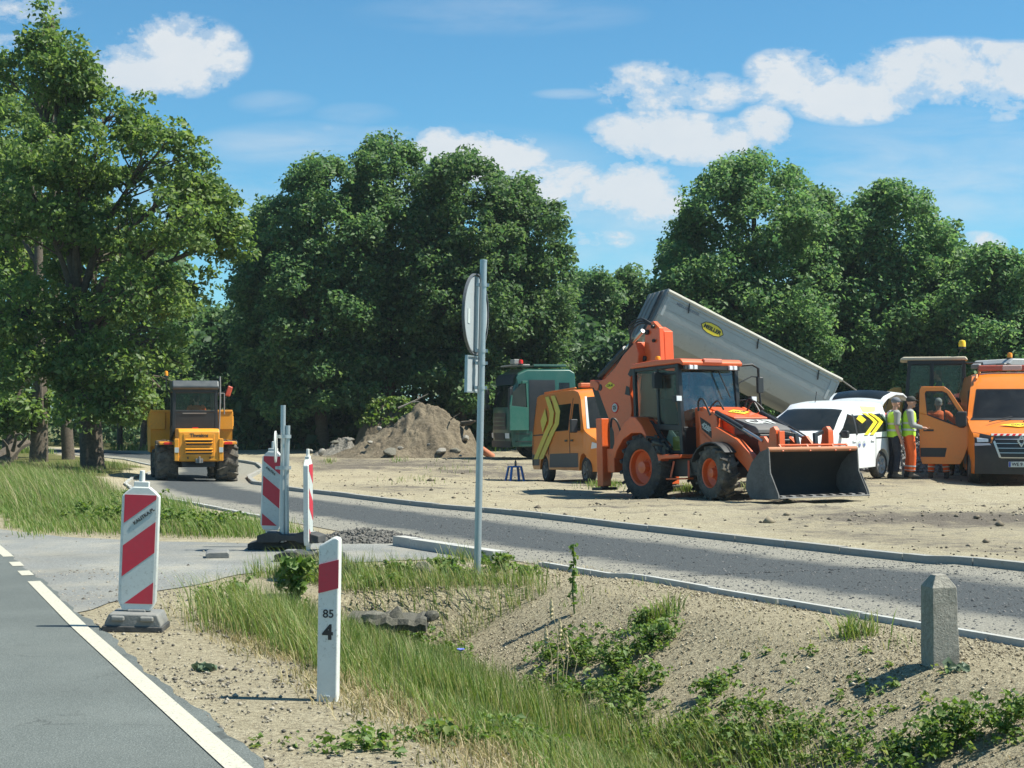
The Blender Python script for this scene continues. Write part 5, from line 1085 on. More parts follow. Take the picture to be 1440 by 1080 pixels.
mb = MB(); mb.tube([(1.6, -.62, 2.4), (1.65, -1.0, 2.6)], .018, 6); mb.build('lamp_stalk', BLKM, t)
mb = MB(); mb.box((1.63, -1.06, 2.58), (.1, .15, .30), rot=(R(18), 0, 0)); mb.build('mirror', paint('red_mirror', (.55, .07, .03), .35), t, bevel=.03)
# skip at the front
W_ = 1.17
prof = [(1.72, 1.95), (1.85, .95), (2.1, .82), (3.3, .82), (3.75, 1.35), (3.75, 1.62), (3.2, 1.85)]
mb = MB(); mb.prism([(1.72, 2.02), (1.82, .98), (2.05, .80), (3.3, .80), (3.80, 1.40), (3.74, 1.42), (3.26, .86), (2.08, .86), (1.88, 1.0), (1.78, 2.02)], -W_, W_); sk = mb.build('skip', YLW, t, bevel=.01)
for s in (-1, 1):
    mb = MB(); mb.prism([(1.72, 2.02), (1.82, .98), (2.05, .80), (3.3, .80), (3.80, 1.40), (3.2, 1.92)], s*(W_-.03), s*W_); mb.build('skip_side', YLW, sk, bevel=.006)
    mb = MB(); mb.box((1.74, s*(W_-.20), 1.72), (.10, .44, .52)); mb.box((2.3, s*(W_+.02), 1.7), (1.0, .05, .3)); mb.build('skip_rib', YLW, sk, bevel=.02)
mb = MB(); mb.bar((1.70, -W_, 2.0), (1.70, W_, 2.0), .08, .07); mb.build('skip_rim', YLW, sk, bevel=.015)

# ------------------------------------------------------------------ green tractor unit
t = thing('truck_tractor', 'green lorry cab with dark open doorway behind the orange panel van', 'truck', (-.42, 54., .18), -163)
mb = MB(); mb.box((-3.2, 0, .82), (5.6, .8, .28)); mb.box((-1.2, 0, .6), (2.0, 2.0, .3)); mb.build('chassis', BLKM, t, bevel=.02)
for x, ys in ((-1.42, (1.02,)), (-5.0, (1.02, .72))):
    for s in (-1, 1):
        for y_ in ys: wheel(t, (x, s*y_, .50), .50, .30, .29, s, STL, TYRE, dish=.05)
CW = 1.24
prof = [(0, .42), (.03, .95), (.02, 1.75), (-.12, 2.62), (-.30, 2.95), (-.62, 3.14), (-2.2, 3.16), (-2.38, 3.05), (-2.40, .95), (-1.98, .95)]+arch(-1.42, .56, .80, zc=.5)[::1]+[(-.82, .42)]
prof = [(0, .42), (.03, .95), (.02, 1.75), (-.12, 2.62), (-.30, 2.95), (-.62, 3.14), (-2.2, 3.16), (-2.38, 3.05), (-2.40, 1.0)]+[(p[0], p[1]) for p in arch(-1.42, .60, .80, zc=.5)[::-1]]+[(-.78, .42)]
sh = Shell(prof, lambda x, z: CW-(.10*max(0, z-2.5)/.6 if z > 2.5 else 0)-(.07 if x > -.15 else 0), xc=(-.15, -.3), zc=(1.0, 1.75, 2.5, 2.8), bow=lambda x, q, z: (x-.10*q*q*(1 if x > -.2 else 0), z-.06*q**4*(1 if z > 3 else 0)))
mb = MB(); sh.body(mb); mb.build('cab', GRN, t, bevel=.05, seg=3)
xf = lambda z: float(np.interp(z, [.42, .95, 1.75, 2.62, 2.95], [0, .03, .02, -.12, -.30]))
mb = MB(); sh.front(mb, [(-.90, 1.80), (.90, 1.80), (.87, 2.56), (-.87, 2.56)], xf, .015); mb.build('windscreen', GLD, t)
mb = MB(); sh.front(mb, [(-.93, 2.58), (.93, 2.58), (.9, 2.95), (-.9, 2.95)], xf, .05); mb.build('sun_visor', BLKP, t)
mb = MB(); sh.front(mb, [(-.62, 1.02), (.62, 1.02), (.60, 1.60), (-.60, 1.60)], xf, .02); mb.build('grille', BLKM, t)
mb = MB()
for z_ in (1.15, 1.28, 1.41): sh.front(mb, [(-.58, z_), (.58, z_), (.58, z_+.04), (-.58, z_+.04)], xf, .045)
mb.build('grille_bar', GRN, t)
mb = MB(); sh.front(mb, [(-.98, .40), (.98, .40), (.98, .62), (-.98, .62)], xf, .05); sh.front(mb, [(-.5, .66), (.5, .66), (.5, .9), (-.5, .9)], xf, .03); mb.build('bumper', BLKP, t)
for s in (-1, 1):
    mb = MB(); sh.front(mb, [(s*.62, .72), (s*.92, .72), (s*.92, .90), (s*.62, .90)], xf, .05); mb.build('headlight', LAMPW, t)
    mb = MB(); sh.patch(mb, [(-.20, 1.86), (-.58, 1.84), (-.58, 2.60), (-.30, 2.60)], s, .012); mb.build('quarter_window', GLD, t)
    mb = MB(); sh.patch(mb, [(-.68, .98), (-1.62, .98), (-1.62, 2.74), (-.68, 2.74)], s, .014); mb.build('doorway_black_panel', BLKM, t)  # black patch over the closed cab, the doorway's inner shade as colour
    mb = MB(); sh.patch(mb, [(-1.78, 2.30), (-2.15, 2.30), (-2.15, 2.65), (-1.78, 2.65)], s, .012); mb.build('sleeper_window', GLD, t)
    mb = MB()
    for z_ in (.60, .86): sh.patch(mb, [(-.84+.1*(z_ > .7), z_), (-.1, z_), (-.1, z_+.03), (-.84+.1*(z_ > .7), z_+.03)], s, .02)
    mb.build('step', BLKP, t)
    mb = MB(); mb.box((.06, s*1.42, 2.2), (.12, .2, .5)); mb.box((.06, s*1.42, 1.82), (.12, .2, .2)); mb.bar((-.1, s*1.2, 2.5), (.06, s*1.42, 2.46), .04, .04); mb.build('mirror', BLKP, t, bevel=.03)
# the open door swings towards the front
for s in (1,):
    dM = Matrix.Translation((-.64, s*1.27, 0)) @ Matrix.Rotation(R(24), 4, 'Z')
    mb = MB(); mb.prism([(0, 1.0), (.86, 1.0), (.86, 1.85), (0, 1.78)], -.03, .03, M=dM @ Matrix.Scale(-1, 4, (1, 0, 0)) if False else dM)
    mb.prism([(0, 1.78), (.08, 1.78), (.14, 2.66), (.04, 2.70)], -.03, .03, M=dM); mb.prism([(.78, 1.84), (.86, 1.85), (.80, 2.2), (.74, 2.2)], -.03, .03, M=dM); mb.prism([(.04, 2.62), (.3, 2.6), (.3, 2.70), (.04, 2.70)], -.03, .03, M=dM)
    d_ = mb.build('door', GRN, t, bevel=.01)
    mb = MB(); mb.prism([(.08, 1.80), (.80, 1.84), (.72, 2.3), (.3, 2.62), (.12, 2.62)], -.008, .008, M=dM); mb.build('door_glass', GLD, d_, smooth=False)
mb = MB(); mb.box((-1.6, 0, 3.24), (1.2, 1.5, .05)); mb.tube([(-1.0, .7, 3.28), (-2.2, .7, 3.28)], .025, 6); mb.build('roof_hatch', GRN, t, bevel=.02)
mb = MB(); mb.box((-.55, 0, 3.26), (.5, 1.9, .05)); mb.box((-.35, .6, 3.38), (.18, .5, .16)); o = mb.build('lamp_bar', paint('lamp_bar_grey', (.35, .35, .33), .5), t, bevel=.015); beacon(t, (-.45, 1.0, 3.30), .08, REDL)

# tipping semi-trailer, body raised on its tail hinge
t = thing('tipper_trailer', 'grey aluminium tipper trailer with its long body raised high, black and yellow oval badge', 'trailer', (10.72, 55.9, .18), -169)
mb = MB(); mb.box((3.0, 0, 1.0), (7.2, .9, .2)); mb.box((1.2, 0, .8), (2.6, 1.6, .2)); mb.build('chassis', BLKM, t, bevel=.02)
for x in (3.0, 1.7, .4):
    for s in (-1, 1): wheel(t, (x, s*1.05, .5), .50, .36, .30, s, STL, TYRE, dish=.05)
tilt = R(25.6); hinge = Vector((-.1, 0, 1.20))
bM = Matrix.Translation(hinge) @ Matrix.Rotation(-tilt, 4, 'Y')       # local x forward up the body
BL, BH, BW = 7.14, 1.62, 1.25
def sec(x, top, w=1.): # rounded trough section
    return [bM @ Vector((x, y*w, z*top)) for y, z in ((-.62, 0), (.62, 0), (.98, .10), (1.16, .26), (1.25, .48), (1.25, .97), (1.29, .97), (1.29, 1.03), (1.17, 1.03), (1.17, .5), (1.08, .3), (.9, .16), (.6, .06), (-.6, .06), (-.9, .16), (-1.08, .3), (-1.17, .5), (-1.17, 1.03), (-1.29, 1.03), (-1.29, .97), (-1.25, .97), (-1.25, .48), (-1.16, .26), (-.98, .10))]
mb = MB(); mb.loft([sec(x, BH) for x in np.linspace(.15, BL, 9)]); body = mb.build('tipper_body', TIPM, t, ang=30)
mb = MB(); mb.prism([(-.62, 0), (.62, 0), (.98, .18), (1.16, .46), (1.25, .84), (1.25, 1.80), (-1.25, 1.80), (-1.25, .84), (-1.16, .46), (-.98, .18)], BL, BL+.06, axis='x', M=bM); 
for y in (-.8, -.3, .3, .8): mb.prism([(y-.06, .1), (y+.06, .1), (y+.06, 1.75), (y-.06, 1.75)], BL+.06, BL+.11, axis='x', M=bM)
mb.build('front_wall', paint('grey_front_wall', (.27, .285, .285), .6, metal=.2, dirt=.4, dcol=(.2, .2, .19), var=.06), body, bevel=.01)
mb = MB(); mb.prism([(-.9, .05), (.9, .05), (1.25, .84), (1.25, 1.80), (-1.25, 1.80), (-1.25, .84)], .08, .14, axis='x', M=bM); mb.build('tail_gate', TIPM, body)
for s in (-1, 1):
    for x in (.35, BL-.1):
        mb = MB(); mb.prism([(x-.05, .84), (x+.05, .84), (x+.05, 1.72), (x-.05, 1.72)], s*1.25, s*1.275, M=bM); mb.build('side_post', TIPM, body)
    mb = MB()
    for z_ in (.86, 1.12, 1.42): mb.prism([(.42, z_), (BL-.2, z_), (BL-.2, z_+.012), (.42, z_+.012)], s*1.25, s*1.254, M=bM)
    mb.build('side_seam', paint('dull_seam', (.28, .27, .26), .6), body)
    mb = MB(); ring = []
    for i in range(40):
        x = .05+(BL+.02-.05)*i/39; r_ = .075+.018*_mn.noise(Vector((x*2.2, s*3., 0))); c_ = bM @ Vector((x, s*1.27, BH*1.03+.05)); ax = bM.to_3x3()
        ring.append([c_+ax @ Vector((0, r_*math.cos(a), r_*math.sin(a))) for a in np.linspace(0, 2*math.pi, 9)[:-1]])
    mb.loft(ring); mb.build('rolled_tarpaulin', paint('pale_tarpaulin', (.52, .50, .43), .8, dirt=.4, dcol=(.36, .33, .27)), body)
    mb = MB()
    for x in (1.0, 3.5, 6.3): mb.bar(bM @ Vector((x, s*1.30, BH+.05)), bM @ Vector((x-.12, s*1.28, BH-.28)), .05, .03)
    mb.build('tarpaulin_strap', BLKM, body)
    Mb = bM @ frame((5.15, s*1.256, 1.22), (-s, 0, 0), (0, 0, 1)) @ Matrix.Scale(.74, 4)
    hexa = [(-.62, 0), (-.46, .19), (-.2, .27), (.2, .27), (.46, .19), (.62, 0), (.46, -.19), (.2, -.27), (-.2, -.27), (-.46, -.19)]
    mb = MB(); mb.prism(hexa, -.004, .004, axis='z', M=Mb); o = mb.build('badge', BLK, body, smooth=False); mb = MB(); mb.prism([(a*.92, b_*.88) for a, b_ in hexa], .004, .008, axis='z', M=Mb); mb.build('badge_field', LOGO, body, smooth=False)
    text('MEILLER', .25, BLK, body, Mb @ Matrix.Translation((0, 0, .011)), bold=.012)
    text('MEILLER KIPPER', .13, paint('blue_grey_lettering', (.18, .20, .24), .5), body, bM @ frame((6.25, s*1.258, 1.46), (-s, 0, 0), (0, 0, 1)), bold=.003)
mb = MB(); mb.tube([bM @ Vector((7.0, 0, .1)), Vector((5.6, 0, 1.0))], [.07, .1], 12); mb.build('tipping_ram', CHR, t)
mb = MB(); mb.tube([bM @ Vector((BL+.2, 1.05, .1)), bM @ Vector((BL+.2, 1.05, 1.62))], .03, 6); mb.tube([bM @ Vector((BL+.2, 1.2, .1)), bM @ Vector((BL+.2, 1.2, 1.62))], .03, 6)
for k in range(6): mb.tube([bM @ Vector((BL+.2, 1.05, .2+.26*k)), bM @ Vector((BL+.2, 1.2, .2+.26*k))], .02, 6)
mb.build('ladder', BLKM, body)
mb = MB(); mb.box((3.9, 1.2, .78), (1.1, .5, .6)); mb.build('storage_box', paint('cream_box', (.55, .54, .46), .5, dirt=.3), t, bevel=.03)
mb = MB(); mb.tube([bM @ Vector((.2, 1.2, 1.75)), bM @ Vector((-.8, 1.2, 1.62))], .025, 6); mb.build('tail_rod', STL, t)

# ------------------------------------------------------------------ wheel loader and red tractor in the back row
t = thing('wheel_loader', 'black-cabbed wheel loader with cream roof and yellow arm, behind the workers', 'loader', (10.52, 38.4, .27), 166)
for x in (-1.3, 1.4):
    for s in (-1, 1): wheel(t, (x, s*.85, .66), .66, .46, .34, s, LDRY, TYREM, lugs=16, dish=.1)
mb = MB(); mb.box((0, 0, .85), (3.6, .8, .5)); mb.build('chassis', BLKM, t, bevel=.03)
mb = MB(); mb.prism([(-2.3, .8), (-2.3, 1.5), (-2.1, 1.65), (-.75, 1.75), (-.75, .8)], -.72, .72); mb.build('engine_cover', LDRY, t, bevel=.05)
mb = MB(); cw = .68
for s in (-1, 1):
    for xa, xb in ((-.72, -.70), (.05, .05), (.72, .58)): mb.bar((xa, s*cw, 1.0), (xb, s*cw, 2.72), .08, .08)
    mb.bar((-.7, s*cw, 1.62), (.7, s*cw, 1.62), .05, .08); mb.bar((-.7, s*cw, 2.68), (.58, s*cw, 2.68), .07, .09); mb.prism([(-.7, 1.0), (.7, 1.0), (.7, 1.6), (-.7, 1.6)], s*(cw-.03), s*cw)
for xa in (-.7, .6): mb.bar((xa, -cw, 2.68), (xa, cw, 2.68), .07, .09); mb.bar((xa, -cw, 1.6), (xa, cw, 1.6), .07, .09)
mb.prism([(-cw, 1.0), (cw, 1.0), (cw, 1.6), (-cw, 1.6)], .66, .70, axis='x'); mb.prism([(-cw, 1.0), (cw, 1.0), (cw, 1.6), (-cw, 1.6)], -.72, -.68, axis='x'); mb.build('cab_frame', BLKM, t, bevel=.012)
mb = MB()
for s in (-1, 1): mb.prism([(-.66, 1.68), (.0, 1.68), (.0, 2.62), (-.66, 2.62)], s*cw-.004, s*cw+.004); mb.prism([(.1, 1.68), (.64, 1.68), (.56, 2.62), (.1, 2.62)], s*cw-.004, s*cw+.004)
mb.prism([(-.62, 1.68), (.62, 1.68), (.62, 2.62), (-.62, 2.62)], .61, .618, axis='x'); mb.build('cab_glass', glass('tinted_loader_glass', (.70, .76, .75), .04, refl=.03), t, smooth=False)
mb = MB(); mb.prism([(-.80, 2.73), (.76, 2.73), (.82, 2.76), (.74, 2.82), (-.74, 2.82)], -.74, .74); mb.build('cab_roof', CREAM, t, bevel=.03)
mb = MB(); mb.tube([(-.55, .55, 2.84), (-.66, .60, 3.05)], .012, 6); mb.build('lamp_stalk', BLKM, t); beacon(t, (-.66, .60, 3.06), .085, AMBY, .17)
mb = MB(); mb.tube([(-.72, .74, 2.66), (-1.12, .78, 2.66), (-1.15, .78, 1.7), (-.72, .74, 1.65)], .025, 6); mb.tube([(-.72, .76, 2.2), (-1.14, .78, 2.2)], .02, 6); mb.build('hand_rail', BLKM, t)
mb = MB(); mb.prism([(.74, 1.75), (.78, 2.08), (.98, 2.08), (1.65, 1.62), (2.3, .75), (2.2, .5), (1.4, 1.2), (.76, 1.4)], .30, .50); mb.prism([(.74, 1.75), (.78, 2.08), (.98, 2.08), (1.65, 1.62), (2.3, .75), (2.2, .5), (1.4, 1.2), (.76, 1.4)], -.50, -.30); mb.bar((1.5, -.3, 1.15), (1.5, .3, 1.15), .2, .2); mb.build('loader_arm', LDRY, t, bevel=.02)
mb = MB(); mb.tube([(.7, 0, 1.5), (1.9, 0, 1.35)], .07, 10); mb.build('tilt_cylinder', BLKM, t)
mb = MB(); mb.prism([(2.55, .25), (2.5, .9), (2.62, 1.25), (2.7, 1.22), (2.62, .9), (2.66, .34), (3.25, .26), (3.25, .22)], -1.15, 1.15); mb.build('bucket', STLD, t)
mb = MB(); mb.prism([(-.3, 1.35), (.15, 1.35), (.15, 1.45), (-.2, 1.5), (-.3, 2.15), (-.4, 2.15)], -.25, .25); mb.build('operator_seat', SEATM, t, bevel=.03)

t = thing('red_tractor', 'red-bonneted tractor with grey cab roof, mostly hidden behind the orange van', 'tractor', (14.0, 42.6, .30), 200)
for s in (-1, 1):
    wheel(t, (-.0, s*.85, .8), .80, .46, .45, s, RDP, TYREM, lugs=18, dish=.1); wheel(t, (2.5, s*.8, .58), .58, .38, .32, s, RDP, TYREM, lugs=14, dish=.08)
mb = MB(); mb.box((1.3, 0, .85), (3.2, .5, .4)); mb.build('chassis', BLKM, t, bevel=.03)
mb = MB(); mb.prism([(.75, 1.0), (.75, 2.02), (1.1, 2.08), (2.3, 1.86), (3.05, 1.6), (3.2, 1.3), (3.18, 1.0)], -.48, .48); bo = mb.build('bonnet', RDP, t, bevel=.08, seg=3)
mb = MB()
for s in (-1, 1):
    for k in range(3): mb.prism([(1.05+.22*k, 1.66), (1.13+.22*k, 1.66), (1.19+.22*k, 1.86), (1.11+.22*k, 1.86)], s*.478, s*.488)
    mb.prism([(1.9, 1.30), (3.0, 1.22), (3.0, 1.28), (1.9, 1.38)], s*.478, s*.49)
mb.build('bonnet_vent', BLKM, bo)
mb = MB()
for s in (-1, 1):
    for xa, xb in ((-.8, -.75), (.75, .6)): mb.bar((xa, s*.72, 1.2), (xb, s*.70, 2.7), .09, .09)
    mb.prism([(-.75, 1.1), (.75, 1.1), (.75, 1.5), (-.75, 1.5)], s*.68, s*.72)
mb.bar((.62, -.7, 2.66), (.62, .7, 2.66), .08, .1); mb.bar((-.75, -.7, 2.66), (-.75, .7, 2.66), .08, .1); mb.build('cab_frame', BLKM, t, bevel=.015)
mb = MB()
for s in (-1, 1): mb.prism([(-.72, 1.52), (.72, 1.52), (.6, 2.62), (-.7, 2.62)], s*.70-.004, s*.70+.004)
mb.build('cab_glass', GLS, t, smooth=False)
mb = MB(); mb.prism([(-.95, 2.70), (.85, 2.70), (.95, 2.76), (.8, 2.90), (-.85, 2.90)], -.82, .82); mb.build('cab_roof', paint('pale_grey_roof', (.42, .43, .43), .5, dirt=.3), t, bevel=.04)
mb = MB(); mb.box((.95, .55, 2.72), (.14, .35, .12)); mb.box((.95, -.55, 2.72), (.14, .35, .12)); mb.build('work_lamp', STL, t, bevel=.02)
beacon(t, (.75, .62, 2.93), .07, AMB, .14)

# ------------------------------------------------------------------ blue stool with a bottle on it
x, y, z = G(724, 676)
BLU = paint('blue_plastic', (.02, .16, .50), .4, dirt=.25, dcol=(.25, .28, .3))
t = thing('plastic_stool', 'small blue plastic stool on the sand left of the orange panel van', 'stool', (x, y, z), 20)
mb = MB(); mb.prism([(-.17, -.17), (.17, -.17), (.17, .17), (-.17, .17)], .41, .45, axis='z'); mb.build('seat', BLU, t, bevel=.02)
for sx in (-1, 1):
    for sy in (-1, 1): mb = MB(); mb.bar((sx*.14, sy*.14, .42), (sx*.21, sy*.21, 0), .065, .05); mb.build('leg', BLU, t, bevel=.008)
mb = MB(); mb.lathe([(.03, 0), (.032, .01), (.032, .11), (.014, .15), (.014, .17), (.001, .171)], (x+.02, y, z+.452), 'z', 12); o = mb.build('bottle', paint('dark_bottle', (.04, .04, .05), .25)); tag(o, 'small dark bottle standing on the blue stool', 'bottle')
# ------------------------------------------------------------------ people
SKIN = paint('skin', (.46, .24, .165), .55, dirt=0, var=.06); HAIRG = paint('grey_hair', (.30, .29, .28), .8, dirt=0, var=.3, scale=20); HAIRD = paint('dark_hair', (.03, .022, .018), .7, dirt=0, var=.3, scale=20)
VEST = paint('hi_vis_yellow', (.50, .78, .05), .7, dirt=.12, var=.06); HVO = paint('hi_vis_orange', (.80, .13, .02), .75, dirt=.12, dcol=(.4, .15, .08), var=.08); GREYC = paint('grey_cloth', (.27, .28, .27), .9, dirt=.1, var=.08)
NAVY = paint('navy_cloth', (.018, .022, .035), .9, dirt=.2, var=.15); OLIV = paint('olive_cloth', (.05, .06, .03), .9, dirt=.2, var=.15); REFL = paint('reflective_tape', (.55, .57, .56), .4, dirt=.15); BOOT = paint('boot_leather', (.03, .027, .025), .6, dirt=.6, var=.2); CAPG = paint('grey_cap', (.13, .14, .16), .8, dirt=.1); CAPD = paint('dark_cap', (.03, .032, .03), .8, dirt=.1); EYE_M = paint('eye', (.02, .015, .012), .2, dirt=0)
def remeshed(mb, name, m, par, vox):
    o = mb.build(name, m, par); r = o.modifiers.new('fuse', 'REMESH'); r.mode = 'VOXEL'; r.voxel_size = vox; r.use_smooth_shade = True
    s_ = o.modifiers.new('soft', 'SMOOTH'); s_.factor = .5; s_.iterations = 2; return o
def torso_rings(J, lv):
    """lv: (fraction from pelvis to neck, half depth, half width)"""
    P, Nk = Vector(J['pelvis']), Vector(J['neck']); ax = (Nk-P).normalized(); lt = Vector((0, 1, 0)); fw = lt.cross(ax).normalized()
    return [[P+(Nk-P)*f+fw*d*math.cos(a)+lt*w*math.sin(a) for a in np.linspace(0, 2*math.pi, 17)[:-1]] for f, d, w in lv]
def person(label, loc, yaw, J, sleeve='short', top=None, vest=None, legs=NAVY, cap=None, hair=None, tape=True, scale=1., headyaw=0, group=None):
    """J: joint positions; body is one fused surface, clothes are children"""
    pe, nk, hd = Vector(J['pelvis']), Vector(J['neck']), Vector(J['head'])
    mb = MB()
    mb.loft(torso_rings(J, [(-.12, .08, .12), (0, .105, .155), (.3, .095, .135), (.6, .11, .155), (.85, .10, .16), (.97, .07, .09), (1.0, .055, .06)]))
    mb.tube([nk-(hd-nk)*.15, hd], [.058, .052], 12)
    Rh = Matrix.Rotation(R(headyaw), 3, 'Z')
    def hb(c, r): mb.ball(hd+Rh @ Vector(c), r, n=16, m=12)
    hb((0, 0, .03), (.098, .076, .105)); hb((.03, 0, -.05), (.062, .056, .06)); hb((.10, 0, -.005), (.018, .014, .025)); hb((.06, 0, -.085), (.03, .03, .025)); hb((-.005, .077, -.005), (.02, .010, .032)); hb((-.005, -.077, -.005), (.02, .010, .032)); hb((.083, 0, -.045), (.016, .03, .01)); hb((.085, 0, .035), (.015, .05, .012))
    for s, k in ((1, 'L'), (-1, 'R')):
        sh_, el, wr = (Vector(J[n+k]) for n in ('sh', 'el', 'wr')); hp, kn, an = (Vector(J[n+k]) for n in ('hip', 'kn', 'an'))
        mb.tube([sh_+(nk-sh_)*.35, sh_, (sh_+el)/2, el, (el*.6+wr*.4), wr], [.06, .062, .05, .041, .042, .028], 12)
        mb.tube([pe*.3+hp*.7, hp, (hp+kn)/2, kn, kn*.65+an*.35, an], [.09, .088, .072, .054, .057, .036], 12)
        fwd = Vector(J.get('toe'+k, (1, 0, 0))); mb.tube([an+fwd*-.05-Vector((0, 0, .04)), an+fwd*.06-Vector((0, 0, .05)), an+fwd*.16-Vector((0, 0, .062))], [.04, .042, .025], 10)
        hd_ = (wr-el).normalized(); sd_ = Vector(J.get('palm'+k, (1, 0, 0))); sd_ = (sd_-hd_*sd_.dot(hd_)).normalized(); nm = hd_.cross(sd_)
        mb.tube([wr, wr+hd_*.045, wr+hd_*.09], [.026, .036, .034], 10, sq=(1., .75))
        for i, (o_, ln) in enumerate(((.030, .068), (.011, .078), (-.009, .073), (-.028, .058))):
            b0 = wr+hd_*.085+sd_*o_; cv = nm*(.018+.006*i); mb.tube([b0, b0+hd_*ln*.5+cv*.5, b0+hd_*ln*.85+cv*1.6], [.0098, .009, .0075], 7)
        b0 = wr+hd_*.03+sd_*.03; mb.tube([b0, b0+sd_*.025+hd_*.028, b0+sd_*.03+hd_*.062+nm*.01], [.013, .011, .009], 7)
    body = remeshed(mb, 'person', SKIN, None, .0085); tag(body, label, 'person', group)
    body.location = loc; body.rotation_euler = (0, 0, R(yaw)); body.scale = (scale,)*3
    for s in (1, -1):
        mb = MB(); mb.ball(hd+Rh @ Vector((.088, s*.032, .018)), (.009, .013, .009)); mb.build('eye', EYE_M, body)
    # trousers
    mb = MB(); mb.loft(torso_rings(J, [(-.14, .10, .14), (0, .125, .175), (.14, .12, .165)]))
    for k in 'LR':
        hp, kn, an = (Vector(J[n+k]) for n in ('hip', 'kn', 'an')); mb.tube([pe*.4+hp*.6, hp, (hp+kn)/2, kn, kn*.5+an*.5, kn*.12+an*.88], [.11, .115, .098, .078, .076, .07], 14)
    remeshed(mb, 'trousers', legs, body, .014)
    if tape and legs is HVO:
        mb = MB()
        for k in 'LR':
            kn, an = Vector(J['kn'+k]), Vector(J['an'+k])
            for f in (.55, .78): a = kn.lerp(an, f); mb.tube([a, a.lerp(an, .16)], [.082, .08], 14)
        mb.build('leg_tape', REFL, body)
    mb = MB()
    for k in 'LR':
        an = Vector(J['an'+k]); fwd = Vector(J.get('toe'+k, (1, 0, 0))); mb.tube([an+Vector((0, 0, .07)), an-Vector((0, 0, .02))], [.058, .052], 12); mb.tube([an+fwd*-.07-Vector((0, 0, .05)), an+fwd*.05-Vector((0, 0, .045)), an+fwd*.13-Vector((0, 0, .06)), an+fwd*.19-Vector((0, 0, .07))], [.048, .054, .048, .03], 12)
    remeshed(mb, 'boots', BOOT, body, .012)
    if top:
        mb = MB(); mb.loft(torso_rings(J, [(-.05, .125, .18), (.1, .13, .175), (.35, .122, .16), (.62, .132, .178), (.86, .12, .178), (.97, .085, .11), (1.02, .07, .075)]))
        for k in 'LR':
            sh_, el, wr = (Vector(J[n+k]) for n in ('sh', 'el', 'wr')); P_ = [sh_+(nk-sh_)*.4, sh_, (sh_+el)/2, el*.9+sh_*.1]; r_ = [.075, .082, .07, .064]
            if sleeve == 'long': P_ += [el, el*.5+wr*.5, el*.06+wr*.94]; r_ += [.062, .055, .045]
            mb.tube(P_, r_, 12)
        remeshed(mb, 'jacket' if sleeve == 'long' else 'shirt', top, body, .014)
    if vest:
        mb = MB(); mb.loft(torso_rings(J, [(-.08, .155, .205), (.1, .15, .20), (.35, .142, .185), (.62, .15, .19), (.84, .135, .175), (.95, .10, .12)])); v = remeshed(mb, 'vest', vest, body, .014)
        mb = MB(); mb.loft(torso_rings(J, [(.16, .158, .208), (.24, .156, .204)]), cap=False); mb.loft(torso_rings(J, [(.42, .152, .196), (.50, .156, .198)]), cap=False); mb.build('vest_tape', REFL, v)
    if cap:
        mb = MB(); mb.ball(hd+Rh @ Vector((-.005, 0, .065)), (.108, .088, .085), n=18, m=10); v1 = hd+Rh @ Vector((.075, 0, .055)); v2 = hd+Rh @ Vector((.165, 0, .035)); mb.tube([v1, (v1+v2)/2+Vector((0, 0, .008)), v2], [.07, .066, .05], 14, sq=(.12, 1.)); remeshed(mb, 'cap', cap, body, .009)
    if hair:
        mb = MB(); mb.ball(hd+Rh @ Vector((-.022, 0, .052)), (.092, .083, .095), n=18, m=10); mb.ball(hd+Rh @ Vector((-.05, 0, -.005)), (.06, .07, .06)); remeshed(mb, 'hair', hair, body, .01)
    return body
def stand(**k):
    J = dict(pelvis=(0, 0, .95), neck=(.02, 0, 1.50), head=(.05, 0, 1.655), shL=(0, .185, 1.43), shR=(0, -.185, 1.43), elL=(-.03, .25, 1.13), elR=(-.03, -.25, 1.13), wrL=(.07, .25, .88), wrR=(.07, -.25, .88),
             hipL=(0, .095, .92), hipR=(0, -.095, .92), knL=(.03, .11, .50), knR=(.03, -.11, .50), anL=(-.02, .12, .09), anR=(-.02, -.12, .09)); J.update(k); return J
def seat(**k):
    J = dict(pelvis=(0, 0, .10), neck=(-.02, 0, .64), head=(.03, 0, .80), shL=(-.02, .185, .57), shR=(-.02, -.185, .57), elL=(.14, .25, .33), elR=(.14, -.25, .33), wrL=(.36, .17, .45), wrR=(.36, -.17, .45),
             hipL=(.02, .1, .09), hipR=(.02, -.1, .09), knL=(.43, .14, .12), knR=(.43, -.14, .12), anL=(.50, .14, -.26), anR=(.50, -.14, -.26)); J.update(k); return J
def spot(px, D): x = (px-CX)/F*D; return (x, D, H(x, D)-.005)
person('man in grey cap, yellow vest and dark trousers beside the white van', spot(1257, 33.95), 12, stand(wrL=(.10, .24, .90), elR=(-.05, -.24, 1.14), wrR=(.05, -.235, .87), toeR=(.95, -.3, 0)), top=GREYC, vest=VEST, legs=NAVY, cap=CAPG, scale=.99)
person('man in dark cap, grey sweatshirt, yellow vest and orange trousers, forearm held out', spot(1278, 33.9), -6, stand(elR=(.03, -.24, 1.16), wrR=(.27, -.20, 1.10), elL=(.04, .24, 1.16), wrL=(.28, .14, 1.12), anR=(.05, -.12, .09), knR=(.07, -.12, .5), palmR=(0, 1, 0)), sleeve='long', top=GREYC, vest=VEST, legs=HVO, cap=CAPD, scale=1.0)
person('grey-haired man in orange jacket with hands on hips, behind the open van door', spot(1320, 34.3), 82, stand(elL=(-.06, .44, 1.18), elR=(-.06, -.46, 1.17), wrL=(.09, .24, 1.04), wrR=(.09, -.25, 1.04), anL=(0, .17, .09), anR=(0, -.17, .09), knL=(.02, .14, .5), knR=(.02, -.14, .5)), sleeve='long', top=HVO, legs=HVO, hair=HAIRG, scale=1.0)
